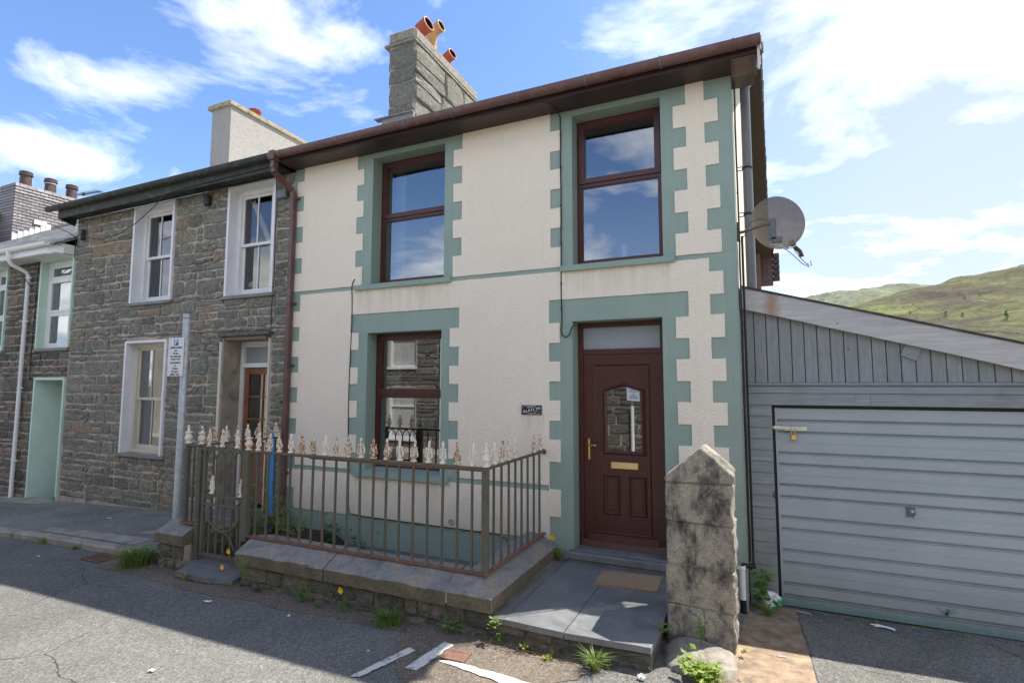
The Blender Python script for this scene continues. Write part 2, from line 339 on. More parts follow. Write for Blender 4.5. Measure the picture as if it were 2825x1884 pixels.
def m_board(name, c, grain_axis='x', dirt=(0.05, 0.055, 0.055), rust=False):
    def f(t):
        p = pos(t); sx = t.n('ShaderNodeSeparateXYZ', None, Vector=p); r = rnd(t)
        if grain_axis == 'x': a, b = 1.2, 16
        else: a, b = 16, 1.2
        v = t.n('ShaderNodeCombineXYZ', None, X=t.math('MULTIPLY', sx.outputs[0], a), Y=t.math('MULTIPLY', r, 30), Z=t.math('MULTIPLY', sx.outputs[2], b))
        n = t.noise(v.outputs[0], 2.2, 7, 0.7, 0.5); w = t.noise(p, 1.8, 6, 0.7)
        col = t.ramp(n, [(0.3, tuple(x * 0.8 for x in c)), (0.52, c), (0.75, tuple(min(1, x * 1.3) for x in c))])
        col = t.mix(t.math('MULTIPLY', t.mapr(r, 0.0, 1.0), 0.35), col, tuple(x * 0.75 for x in c))
        col = t.mix(t.math('MULTIPLY', t.mapr(w, 0.5, 0.7), 0.45), col, dirt)
        kn = t.noise(p, 7, 2, 0.4, 0.6)
        col = t.mix(t.mapr(kn, 0.72, 0.76), col, tuple(x * 0.4 for x in c))
        if rust:
            rr = t.math('ABSOLUTE', t.math('SUBTRACT', t.math('ADD', sx.outputs[0], t.math('MULTIPLY', t.noise(p, 9, 5, 0.7), 0.10)), 0.27))
            col = t.mix(t.mapr(rr, 0.005, 0.10, 0.75, 0.0), col, (0.36, 0.20, 0.10))
        return pbsdf(t, col, 0.7, n, 0.3, 0.006, spec=0.3)
    return material(name, f)
m_board('grey_board', (0.29, 0.31, 0.325), 'x', (0.15, 0.155, 0.16))
m_board('grey_board_vertical', (0.27, 0.285, 0.29), 'z', (0.15, 0.155, 0.155))
m_board('weathered_fascia', (0.50, 0.485, 0.475), 'x', (0.30, 0.275, 0.275), True)
def m_door_metal(t):
    p = pos(t); w = t.noise(p, 1.2, 6, 0.65); sx = t.n('ShaderNodeSeparateXYZ', None, Vector=p)
    col = t.mix(t.mapr(w, 0.3, 0.7), (0.345, 0.385, 0.415), (0.41, 0.45, 0.48))
    low = t.mapr(t.math('ADD', sx.outputs[2], t.math('MULTIPLY', t.noise(p, 4, 6, 0.7), 0.5)), -0.05, 0.55, 1.0, 0.0)
    col = t.mix(t.math('MULTIPLY', low, 0.65), col, (0.24, 0.26, 0.225))
    tq = t.mapr(t.math('ADD', sx.outputs[2], t.math('MULTIPLY', t.noise(p, 9, 6, 0.7), 0.15)), -0.08, 0.0, 1.0, 0.0)
    col = t.mix(t.math('MULTIPLY', tq, 0.7), col, (0.09, 0.22, 0.21))
    wv = t.math('SINE', t.math('MULTIPLY', sx.outputs[2], 480.0))
    return pbsdf(t, col, 0.5, wv, 0.22, 0.003, spec=0.4)
material('garage_metal', m_door_metal)
def m_glass(refl, tintc=(0.85, 0.9, 0.9)):
    def f(t):
        fr = t.n('ShaderNodeFresnel', None, IOR=1.5)
        k = t.math('ADD', t.math('MULTIPLY', fr.outputs[0], 1.2), refl, clamp=True)
        gl = t.n('ShaderNodeBsdfGlossy', None, Roughness=0.0, Color=(0.95, 0.97, 1.0))
        tr = t.n('ShaderNodeBsdfTransparent', None, Color=tintc)
        mx = t.n('ShaderNodeMixShader', None, i0=k, i1=tr, i2=gl); return mx
    return f
material('glass', m_glass(0.24, (0.70, 0.74, 0.78)))
material('glass_old', m_glass(0.07, (0.85, 0.88, 0.88)))
def m_frost(t):
    p = pos(t); n = t.noise(p, 60, 3, 0.6)
    a = pbsdf(t, (0.30, 0.33, 0.35), 0.25, n, 0.5, 0.01, spec=0.8); return a
material('frosted_glass', m_frost)
def m_leaf(c1, c2):
    def f(t):
        r = rnd(t); col = t.mix(r, c1, c2)
        p = pbsdf(t, col, 0.55, spec=0.3)
        tl = t.n('ShaderNodeBsdfTranslucent', None, Color=t.mix(0.5, col, c2))
        return t.n('ShaderNodeMixShader', None, i0=0.35, i1=p, i2=tl)
    return f
material('leaf', m_leaf((0.09, 0.19, 0.035), (0.22, 0.37, 0.08)))
material('leaf_dark', m_leaf((0.045, 0.12, 0.03), (0.10, 0.20, 0.055)))
material('leaf_yellow', m_leaf((0.16, 0.26, 0.045), (0.31, 0.40, 0.085)))
material('grass_blade', m_leaf((0.12, 0.20, 0.05), (0.30, 0.38, 0.11)))
material('dead_twig', m_leaf((0.10, 0.07, 0.045), (0.18, 0.12, 0.07)))
def m_roofslate(t):
    p = pos(t); r = rnd(t); n = t.noise(p, 12, 6, 0.7)
    col = t.ramp(r, [(0, (0.24, 0.24, 0.24)), (0.5, (0.34, 0.335, 0.33)), (1, (0.46, 0.45, 0.43))])
    col = t.mix(0.5, col, t.ramp(n, [(0.3, (0.7, 0.7, 0.7)), (0.7, (1.3, 1.3, 1.3))]), 'MULTIPLY')
    return pbsdf(t, col, 0.55, n, 0.3, 0.006)
material('roof_slate', m_roofslate)
def m_hungslate(t):
    p = pos(t); r = rnd(t); n = t.noise(p, 7, 7, 0.75, 0.5)
    col = t.ramp(r, [(0, (0.12, 0.105, 0.12)), (0.5, (0.16, 0.145, 0.16)), (1, (0.21, 0.19, 0.20))])
    col = t.mix(t.mapr(n, 0.64, 0.68), col, (0.55, 0.53, 0.5))
    return pbsdf(t, col, 0.5, n, 0.2, 0.006)
material('hung_slate', m_hungslate)
def m_hill(c, sc):
    def f(t):
        p = pos(t); a = t.noise(p, 0.012 * sc, 8, 0.65, 0.6); b = t.noise(p, 0.06 * sc, 9, 0.75, 0.8); d = t.noise(p, 0.3 * sc, 6, 0.7)
        base = t.ramp(t.math('ADD', t.math('MULTIPLY', a, 0.55), t.math('MULTIPLY', b, 0.45)), c)
        base = t.mix(t.mapr(b, 0.44, 0.30), base, (0.075, 0.075, 0.045))
        base = t.mix(0.55, base, t.ramp(d, [(0.3, (0.45, 0.45, 0.45)), (0.7, (1.6, 1.6, 1.55))]), 'MULTIPLY')
        return pbsdf(t, base, 0.95, b, 1.0, 3.0 / sc * 1.5, spec=0.1)
    return f
material('hill_near', m_hill([(0.40, (0.075, 0.062, 0.055)), (0.48, (0.105, 0.095, 0.06)), (0.54, (0.135, 0.142, 0.062)), (0.64, (0.21, 0.23, 0.085))], 1.6))
material('hill_far', m_hill([(0.36, (0.135, 0.14, 0.115)), (0.5, (0.17, 0.185, 0.13)), (0.62, (0.22, 0.24, 0.16))], 0.8))  # paler than the near hill: distance haze put into the grass colour
material('field_green', m_hill([(0.36, (0.15, 0.22, 0.05)), (0.6, (0.27, 0.36, 0.10))], 1.5))
simple('grass_ground', (0.10, 0.12, 0.05), 0.95, 0.3, 2, 10, 0.5)
# ------------------------------------------------------------------ builders
WL = {}
def tagp(o, label=None, cat=None, group=None, kind=None):
    if label: o['label'] = label
    if cat: o['category'] = cat
    if group: o['group'] = group
    if kind: o['kind'] = kind
    return o
def place(o, parent, origin):
    origin = Vector(origin); COL.objects.link(o)
    if parent is not None: o.parent = parent; o.location = origin - WL[parent]
    else: o.location = origin
    WL[o] = origin; return o
def empty(name, loc, label=None, cat=None, group=None, kind=None, parent=None):
    o = bpy.data.objects.new(name, None); o.empty_display_size = 0.2
    place(o, parent, loc); return tagp(o, label, cat, group, kind)

class MB:
    def __init__(s): s.v = []; s.f = []; s.mi = []; s.cur = 0
    def add(s, vs, fs, flip=False):
        k = len(s.v); s.v += [Vector(v) for v in vs]
        for f in fs: s.f.append([k + i for i in (reversed(f) if flip else f)]); s.mi.append(s.cur)
        return s
    def box(s, x0, x1, y0, y1, z0, z1, bev=0.0, rot=None, c=None):
        if x0 > x1: x0, x1 = x1, x0
        if y0 > y1: y0, y1 = y1, y0
        if z0 > z1: z0, z1 = z1, z0
        b = min(bev, (x1 - x0) / 2.5, (y1 - y0) / 2.5, (z1 - z0) / 2.5)
        if b <= 0:
            vs = [(x, y, z) for z in (z0, z1) for y in (y0, y1) for x in (x0, x1)]
            fs = [(0, 2, 3, 1), (4, 5, 7, 6), (0, 1, 5, 4), (1, 3, 7, 5), (3, 2, 6, 7), (2, 0, 4, 6)]
        else:
            bm = bmesh.new(); bmesh.ops.create_cube(bm, size=1)
            for v in bm.verts: v.co = Vector((x0 + (x1 - x0) * (v.co.x + .5), y0 + (y1 - y0) * (v.co.y + .5), z0 + (z1 - z0) * (v.co.z + .5)))
            bmesh.ops.bevel(bm, geom=bm.edges[:], offset=b, segments=1, affect='EDGES')
            bm.verts.ensure_lookup_table(); vs = [v.co.copy() for v in bm.verts]; fs = [[v.index for v in f.verts] for f in bm.faces]; bm.free()
        if rot is not None:
            c = Vector(c if c else ((x0 + x1) / 2, (y0 + y1) / 2, (z0 + z1) / 2)); vs = [c + rot @ (Vector(v) - c) for v in vs]
        return s.add(vs, fs)
    def ring(s, x0, x1, z0, z1, w, y0, y1, wb=None, wt=None):   # rectangular frame in the XZ plane
        wb = w if wb is None else wb; wt = w if wt is None else wt
        s.box(x0, x0 + w, y0, y1, z0, z1); s.box(x1 - w, x1, y0, y1, z0, z1)
        if wt: s.box(x0 + w, x1 - w, y0, y1, z1 - wt, z1)
        if wb: s.box(x0 + w, x1 - w, y0, y1, z0, z0 + wb)
        return s
    def tube(s, pts, r, n=8, cap=True, rr=None):
        pts = [Vector(p) for p in pts]; rs = rr or [r] * len(pts); vs = []; fs = []
        prev = None
        for i, p in enumerate(pts):
            d = (pts[min(i + 1, len(pts) - 1)] - pts[max(i - 1, 0)]).normalized()
            if prev is None: a = d.orthogonal().normalized()
            else: a = (prev - d * prev.dot(d)); a = a.normalized() if a.length > 1e-5 else d.orthogonal().normalized()
            prev = a; b = d.cross(a)
            for k in range(n):
                t = 2 * math.pi * k / n; vs.append(p + (a * math.cos(t) + b * math.sin(t)) * rs[i])
        m = len(pts)
        for i in range(m - 1):
            for k in range(n): fs.append((i * n + k, i * n + (k + 1) % n, (i + 1) * n + (k + 1) % n, (i + 1) * n + k))
        if cap: fs.append(tuple(reversed(range(n)))); fs.append(tuple((m - 1) * n + k for k in range(n)))
        return s.add(vs, fs)
    def lathe(s, c, prof, n=12, axis=(0, 0, 1), sx=1, sy=1):
        c = Vector(c); q = Vector((0, 0, 1)).rotation_difference(Vector(axis)); vs = []; fs = []
        for r, z in prof:
            for k in range(n):
                t = 2 * math.pi * k / n; vs.append(c + q @ Vector((r * math.cos(t) * sx, r * math.sin(t) * sy, z)))
        m = len(prof)
        for i in range(m - 1):
            for k in range(n): fs.append((i * n + k, i * n + (k + 1) % n, (i + 1) * n + (k + 1) % n, (i + 1) * n + k))
        fs.append(tuple(reversed(range(n)))); fs.append(tuple((m - 1) * n + k for k in range(n)))
        return s.add(vs, fs)
    def prism(s, poly, axis, a, b):    # poly of 2D points; axis 0: (y,z) 1: (x,z) 2: (x,y)
        def P(p, t): return (t, p[0], p[1]) if axis == 0 else (p[0], t, p[1]) if axis == 1 else (p[0], p[1], t)
        n = len(poly); vs = [P(p, a) for p in poly] + [P(p, b) for p in poly]
        fs = [tuple(range(n)), tuple(reversed(range(n, 2 * n)))] + [(i, i + n, (i + 1) % n + n, (i + 1) % n) for i in range(n)]
        return s.add(vs, fs)
    def mesh(s, name, mats, origin, smooth=False, recalc=True):
        o = Vector(origin); me = bpy.data.meshes.new(name)
        me.from_pydata([v - o for v in s.v], [], s.f)
        for m in (mats if isinstance(mats, (list, tuple)) else [mats]): me.materials.append(M[m])
        if len(me.polygons) and any(s.mi): me.polygons.foreach_set('material_index', s.mi)
        if recalc:
            bm = bmesh.new(); bm.from_mesh(me); bmesh.ops.recalc_face_normals(bm, faces=bm.faces[:]); bm.to_mesh(me); bm.free()
        if smooth:
            me.polygons.foreach_set('use_smooth', [True] * len(me.polygons)); me.set_sharp_from_angle(angle=R(40))
        me.update(); return me
    def build(s, name, mats, parent=None, origin=None, smooth=False, recalc=True, **tags):
        if origin is None:
            if not s.v: origin = (0, 0, 0)
            else:
                xs = [v.x for v in s.v]; ys = [v.y for v in s.v]; zs = [v.z for v in s.v]
                origin = ((min(xs) + max(xs)) / 2, (min(ys) + max(ys)) / 2, min(zs))
        ob = bpy.data.objects.new(name, s.mesh(name, mats, origin, smooth, recalc))
        place(ob, parent, origin); return tagp(ob, **tags)
def copy_to(o, delta, parent=None):     # copy object (same mesh) moved by delta in world
    c = o.copy(); place(c, parent, WL[o] + Vector(delta)); return c
def inst(me, name, parent, origin, rot=None, scale=None):
    o = bpy.data.objects.new(name, me); place(o, parent, origin)
    if rot is not None: o.rotation_euler = rot
    if scale is not None: o.scale = scale
    return o

def grid_wall(mb, xs, zs, solid, y0, y1):
    xs = sorted(set(round(x, 4) for x in xs)); zs = sorted(set(round(z, 4) for z in zs)); nx, nz = len(xs) - 1, len(zs) - 1
    S = [[solid((xs[i] + xs[i + 1]) / 2, (zs[j] + zs[j + 1]) / 2) for j in range(nz)] for i in range(nx)]
    g = lambda i, j: 0 <= i < nx and 0 <= j < nz and S[i][j]
    for i in range(nx):
        for j in range(nz):
            if not S[i][j]: continue
            a, b, c, d = xs[i], xs[i + 1], zs[j], zs[j + 1]
            mb.add([(a, y0, c), (b, y0, c), (b, y0, d), (a, y0, d)], [(0, 1, 2, 3)])
            mb.add([(a, y1, c), (b, y1, c), (b, y1, d), (a, y1, d)], [(3, 2, 1, 0)])
            if not g(i - 1, j): mb.add([(a, y0, c), (a, y1, c), (a, y1, d), (a, y0, d)], [(3, 2, 1, 0)])
            if not g(i + 1, j): mb.add([(b, y0, c), (b, y1, c), (b, y1, d), (b, y0, d)], [(0, 1, 2, 3)])
            if not g(i, j - 1): mb.add([(a, y0, c), (b, y0, c), (b, y1, c), (a, y1, c)], [(3, 2, 1, 0)])
            if not g(i, j + 1): mb.add([(a, y0, d), (b, y0, d), (b, y1, d), (a, y1, d)], [(0, 1, 2, 3)])
    return S, xs, zs

def rough_stone(mb, x0, x1, z0, z1, yb, proud, rng, axis='y', sgn=-1, k=0.012, nper=None):
    """irregular stone on a wall plane: wavy outline, chamfered edge and a lumpy face. axis 'y': lies in XZ facing -Y*; axis 'x': in YZ facing +X"""
    w, h = x1 - x0, z1 - z0; nx = 3 if w > 0.28 else 2; nz = 2
    per = []
    for i in range(nx): per.append((x0 + w * i / nx, z0))
    for i in range(nz): per.append((x1, z0 + h * i / nz))
    for i in range(nx): per.append((x1 - w * i / nx, z1))
    for i in range(nz): per.append((x0, z1 - h * i / nz))
    cs = min(w, h) * 0.14
    corner = {0, nx, nx + nz, 2 * nx + nz}
    cx, cz = (x0 + x1) / 2, (z0 + z1) / 2; P = []
    for i, (x, z) in enumerate(per):
        j = k * 0.9
        if i in corner: x += (cx - x) / (w / 2) * cs * rng.uniform(0.2, 0.7); z += (cz - z) / (h / 2) * cs * rng.uniform(0.1, 0.5)
        P.append((x + rng.uniform(-j, j), z + rng.uniform(-j, j)))
    n = len(P); c2 = min(w, h) * 0.06
    vs = []; 
    def V(x, z, d):
        return (x, yb + sgn * d, z) if axis == 'y' else (yb + sgn * d, x, z)
    for x, z in P: vs.append(V(x, z, -0.03))
    for x, z in P: vs.append(V(x, z, proud * 0.35))
    for x, z in P:
        vs.append(V(x + (cx - x) / (w / 2) * c2, z + (cz - z) / (h / 2) * c2, proud * rng.uniform(0.55, 1.3)))
    m = [V(cx + (q - 0.5) * w * 0.4, cz + rng.uniform(-.2, .2) * h, proud * rng.uniform(0.85, 1.5)) for q in (0, 1)]
    vs += m; fs = []
    for r in (0, 1):
        for i in range(n): fs.append((r * n + i, r * n + (i + 1) % n, (r + 1) * n + (i + 1) % n, (r + 1) * n + i))
    A, B = 3 * n, 3 * n + 1
    side = [0 if P[i][0] < cx else 1 for i in range(n)]
    for i in range(n):
        j = (i + 1) % n; a = A if side[i] == 0 else B; b = A if side[j] == 0 else B
        if a == b: fs.append((2 * n + i, 2 * n + j, a))
        else: fs.append((2 * n + i, 2 * n + j, b, a))
    mb.add(vs, fs)

def rubble(x0, x1, z0, z1, holes, rng, hmin=0.10, hmax=0.24, wmin=0.16, wmax=0.52, gap=0.016, snap=()):
    """coursed rubble layout: list of (x0,x1,z0,z1)"""
    ys = [z0]; 
    while ys[-1] < z1 - hmin * 1.2:
        ys.append(min(z1, ys[-1] + rng.uniform(hmin, hmax)))
    ys[-1] = z1
    edges = [e for h in holes for e in (h[2], h[3]) if z0 < e < z1] + list(snap)
    for e in sorted(set(edges)):
        j = min(range(1, len(ys) - 1), key=lambda q: abs(ys[q] - e))
        if abs(ys[j] - e) < 0.09: ys[j] = e
        else: ys.append(e); ys.sort()
    ys = sorted(set(ys)); out = []
    for a, b in zip(ys[:-1], ys[1:]):
        if b - a < 0.035: continue
        free = [(x0, x1)]
        for hx0, hx1, hz0, hz1 in holes:
            if hz0 < (a + b) / 2 < hz1:
                nf = []
                for p, q in free:
                    if hx1 <= p or hx0 >= q: nf.append((p, q)); continue
                    if hx0 > p: nf.append((p, hx0))
                    if hx1 < q: nf.append((hx1, q))
                free = nf
        for p, q in free:
            x = p
            while x < q - 0.02:
                w = rng.uniform(wmin, wmax) * (1.25 if b - a > 0.19 else 0.9)
                if q - (x + w) < wmin * 0.8: w = q - x
                if w > wmax * 1.5: w = w / 2
                X = min(q, x + w)
                if X - x > 0.05:
                    if b - a > 0.17 and rng.random() < 0.3:
                        mid = a + (b - a) * rng.uniform(0.38, 0.62)
                        out.append((x + gap / 2, X - gap / 2, a + gap / 2, mid - gap / 2)); out.append((x + gap / 2, X - gap / 2, mid + gap / 2, b - gap / 2))
                    else: out.append((x + gap / 2, X - gap / 2, a + gap / 2, b - gap / 2))
                x = X
    return out
def lay_stones(parent, rects, mat, rng, yb, proud=0.022, axis='y', sgn=-1, limit=300, key=None, k=0.012, stuffname='rubble_stones'):
    rects = sorted(rects, key=key or (lambda r: -(r[1] - r[0]) * (r[3] - r[2])))
    big, small = rects[:limit], rects[limit:]
    for r in big:
        mb = MB(); rough_stone(mb, *r, yb, proud * rng.uniform(0.6, 1.4), rng, axis, sgn, k)
        mb.build('stone', mat, parent)
    if small:
        mb = MB()
        for r in small: rough_stone(mb, *r, yb, proud * rng.uniform(0.6, 1.4), rng, axis, sgn, k)
        mb.build(stuffname, mat, parent, kind='stuff')

def text_mesh(txt, size, name='lettering', bold=0.0, spacing=1.0, shear=0.0):
    cu = bpy.data.curves.new(name, 'FONT'); cu.body = txt; cu.size = size; cu.align_x = 'CENTER'; cu.align_y = 'CENTER'
    cu.offset = bold; cu.extrude = 0.0008; cu.space_character = spacing; cu.shear = shear; cu.resolution_u = 3
    o = bpy.data.objects.new(name, cu); COL.objects.link(o)
    dg = bpy.context.evaluated_depsgraph_get(); me = bpy.data.meshes.new_from_object(o.evaluated_get(dg))
    bpy.data.objects.remove(o); bpy.data.curves.remove(cu); me.name = name; return me
def text(txt, size, mat, parent, loc, rotz=0.0, tilt=0.0, sx=1.0, bold=0.0, spacing=1.0, name='lettering', shear=0.0):
    me = text_mesh(txt, size, name, bold, spacing, shear); me.materials.clear(); me.materials.append(M[mat])
    me.transform(Matrix.Rotation(rotz, 4, 'Z') @ Matrix.Rotation(R(90), 4, 'X') @ Matrix.Rotation(tilt, 4, 'Z') @ Matrix.Diagonal((sx, 1, 1, 1)))
    return inst(me, name, parent, loc)

def interp(x, pts):
    if x <= pts[0][0]: return pts[0][1]
    for (a, b), (c, d) in zip(pts[:-1], pts[1:]):
        if x <= c: return b + (d - b) * (x - a) / (c - a)
    return pts[-1][1]
BASE = [(-30, -0.8), (-14, -0.36), (-12, -0.30), (-9, -0.19), (-7, -0.14), (-5, -0.12), (-2, -0.10), (0, -0.10), (1, -0.12), (4, -0.20), (12, -0.35)]
def road_z(x, y):
    b = interp(x, BASE)
    if x > -0.6 and y > -1.5:
        t = min(1, (y + 1.5) / 1.8); k = min(1, (x + 0.6) / 0.5); b = b + (-0.20 - b) * t * k
    if y < -1.6: b -= 0.010 * min(1.5, (-1.6 - y))
    return b
def pave_z(x, y): return interp(x, BASE) + 0.085 + 0.05 * (1 + min(0, max(-1.5, y)) / 1.5)
# ------------------------------------------------------------------ ground, road, pavement
def sheet(name, xs, ys, zf, mat, **tags):
    mb = MB(); vs = [(x, y, zf(x, y)) for y in ys for x in xs]; n = len(xs)
    fs = [(j * n + i, j * n + i + 1, (j + 1) * n + i + 1, (j + 1) * n + i) for j in range(len(ys) - 1) for i in range(n - 1)]
    mb.add(vs, fs); return mb.build(name, mat, None, (0, 0, 0), smooth=True, recalc=False, **tags)
def lin(a, b, n): return [a + (b - a) * i / n for i in range(n + 1)]
sheet('ground', [-3000, -600, -100, -30, 20, 60, 200, 800, 3000], [-3000, -300, -40, -9, 1, 9, 60, 300, 3000], lambda x, y: -1.2, 'grass_ground', kind='structure')
sheet('road', lin(-30, 14, 110), lin(-8.6, 0.75, 40), lambda x, y: road_z(x, y) + 0.006 * noise.noise((x * 1.3, y * 1.3, 0)), 'asphalt', kind='structure')
# darker, newer tar trench along the walls and patches
def decal(name, poly, mat, dz=0.004, parent=None, **tags):
    """thin sheet laid on the road, cut from a polygon and draped over it"""
    bm = bmesh.new(); vs = [bm.verts.new((x, y, 0)) for x, y in poly]; bm.faces.new(vs)
    for i in range(3 if len(poly) < 12 else 2): bmesh.ops.subdivide_edges(bm, edges=bm.edges[:], cuts=1, use_grid_fill=True)
    bmesh.ops.triangulate(bm, faces=bm.faces[:])
    for v in bm.verts: v.co.z = road_z(v.co.x, v.co.y) + 0.006 * noise.noise((v.co.x * 1.3, v.co.y * 1.3, 0)) + dz
    bm.verts.ensure_lookup_table(); mb = MB(); mb.add([v.co for v in bm.verts], [[v.index for v in f.verts] for f in bm.faces]); bm.free()
    ob = mb.build(name, mat, parent, recalc=False, **tags)
    if ob.data.polygons[0].normal.z < 0: ob.data.flip_normals()
    return ob
rg = random.Random(3)
def wob(poly, amp=0.02, n=5):
    out = []
    for i, p in enumerate(poly):
        q = poly[(i + 1) % len(poly)]
        for k in range(n):
            t = k / n; out.append((p[0] + (q[0] - p[0]) * t + rg.uniform(-amp, amp), p[1] + (q[1] - p[1]) * t + rg.uniform(-amp, amp)))
    return out
decal('tarmac_patch', wob([(-2.75, -1.66), (-1.30, -1.66), (-1.2, -1.95), (-1.75, -2.45), (-2.35, -2.55), (-2.75, -2.1)], 0.03), 'asphalt_patch', 0.004, kind='structure')
decal('tarmac_patch', wob([(0.37, -1.35), (3.4, -0.7), (3.4, 0.5), (0.36, 0.28)], 0.02), 'asphalt_dark', 0.005, kind='structure')
decal('dark_kerb_gravel', wob([(-7.0, -1.66), (-2.6, -1.66), (-2.75, -1.86), (-5.0, -1.98), (-7.2, -1.9)], 0.05), 'asphalt_patch', 0.0035, kind='structure')
# pavement with its kerb stones, left of the railings
mb = MB(); xs = lin(-22, -6.35, 50); ys = lin(-1.40, 0.05, 8)
n = len(xs); vs = [(x, y, pave_z(x, y) + 0.005 * noise.noise((x * 1.1, y * 1.1, 4))) for y in ys for x in xs]
mb.add(vs, [(j * n + i, j * n + i + 1, (j + 1) * n + i + 1, (j + 1) * n + i) for j in range(len(ys) - 1) for i in range(n - 1)])
mb.add([(-6.35, -1.40, pave_z(-6.35, -1.4)), (-6.35, 0.05, pave_z(-6.35, 0)), (-6.35, 0.05, -0.4), (-6.35, -1.40, -0.4)], [(0, 1, 2, 3)])
pavement = mb.build('pavement', 'pavement_tar', None, (0, 0, 0), smooth=True, kind='structure')
x = -22.0; rk = random.Random(5)
while x < -6.9:
    L = min(rk.uniform(0.85, 0.98), -6.75 - x); a, b = x + 0.006, x + L - 0.006
    mb = MB(); z0, z1 = pave_z(a, -1.5) + 0.004, pave_z(b, -1.5) + 0.004; j = rk.uniform(-.006, .006)
    P = [(-1.535 + j, -0.3), (-1.54 + j, -0.025), (-1.52 + j, 0), (-1.405, 0.0), (-1.405, -0.3)]
    vs = [(a, y, z0 + dz) for y, dz in P] + [(b, y, z1 + dz) for y, dz in P]; m = 5
    mb.add(vs, [tuple(range(m)), tuple(reversed(range(m, 2 * m)))] + [(i, i + m, (i + 1) % m + m, (i + 1) % m) for i in range(m)])
    mb.build('kerb_stone', 'kerb_concrete', pavement); x += L
mb = MB()   # paler repaired strips in the pavement
def pdecal(poly, mat, name):
    mb = MB(); bm = bmesh.new(); bm.faces.new([bm.verts.new((x, y, 0)) for x, y in poly])
    bmesh.ops.subdivide_edges(bm, edges=bm.edges[:], cuts=3, use_grid_fill=True); bmesh.ops.triangulate(bm, faces=bm.faces[:])
    for v in bm.verts: v.co.z = pave_z(v.co.x, v.co.y) + 0.005 * noise.noise((v.co.x * 1.1, v.co.y * 1.1, 4)) + 0.004
    mb.add([v.co for v in bm.verts], [[v.index for v in f.verts] for f in bm.faces]); bm.free(); ob = mb.build(name, mat, pavement, recalc=False)
    if ob.data.polygons[0].normal.z < 0: ob.data.flip_normals()
    return ob
pdecal([(-13.8, -0.45), (-12.1, -0.28), (-11.9, 0.04), (-13.8, 0.04)], 'kerb_concrete', 'doorway_apron')
pdecal([(-7.95, -0.98), (-6.6, -0.98), (-6.6, -0.70), (-7.7, -0.66)], 'kerb_concrete', 'concrete_repair')
pdecal([(-9.6, -1.38), (-7.4, -1.38), (-7.4, -1.12), (-9.6, -1.2)], 'kerb_concrete', 'concrete_repair')
# orange concrete apron by the pillar
oc = decal('concrete_apron', [(-0.72, -2.3), (0.35, -2.0), (0.36, -1.5), (0.36, -1.0), (0.345, -0.55), (0.33, 0.27), (-0.10, 0.27), (-0.13, -0.3), (-0.17, -0.9), (-0.2, -1.5)], 'orange_concrete', 0.009, kind='structure')
# painted road lines
for i, poly in enumerate([[(-2.735, -2.62), (-2.665, -2.60), (-2.515, -2.12), (-2.585, -2.10)], [(-2.44, -2.365), (-2.335, -2.365), (-2.28, -1.915), (-2.375, -1.90)],
                          [(-2.262, -2.175), (-2.145, -2.125), (-2.06, -2.14), (-1.38, -2.185), (-0.4, -2.26), (-0.4, -2.34), (-1.48, -2.29)]]):
    o = decal('road_marking', wob(poly, 0.007, 14), 'line_paint', 0.010, kind='structure')

def grate(x, y, w, d, rot, nb, label, along='x'):
    z = road_z(x, y) + 0.008
    e = empty('drain_grate', (x, y, z), label, 'drain grate')
    mb = MB(); mb.ring(x - w / 2, x + w / 2, -d / 2, d / 2, 0.02, 0, 0.02)
    vs = [(v.x, y + v.z, z + v.y * 0.6) for v in mb.v]; mb.v = [Vector(v) for v in vs]; f = mb.build('frame', 'red_rust', e)
    mb = MB(); mb.box(x - w / 2 + .018, x + w / 2 - .018, y - d / 2 + .018, y + d / 2 - .018, z - 0.002, z + 0.001); mb.build('drain_opening', 'black_hole', e)
    for i in range(nb):
        mb = MB()
        if along == 'x': yy = y - d / 2 + .018 + (d - .036) * (i + .5) / nb; mb.box(x - w / 2 + .018, x + w / 2 - .018, yy - .006, yy + .006, z + .0015, z + .010)
        else: xx = x - w / 2 + .018 + (w - .036) * (i + .5) / nb; mb.box(xx - .008, xx + .008, y - d / 2 + .018, y + d / 2 - .018, z + .0015, z + .010)
        mb.build('bar', 'red_rust', e)
    for o in [e]: o.rotation_euler = (0, 0, rot)
grate(-7.50, -1.70, 0.36, 0.26, 0.0, 9, 'rusty drain grate in the gutter beside the pavement kerb', 'y')
grate(-2.17, -2.065, 0.20, 0.15, 0.03, 11, 'small rust-red grate in the road at the end of the white lines', 'y')

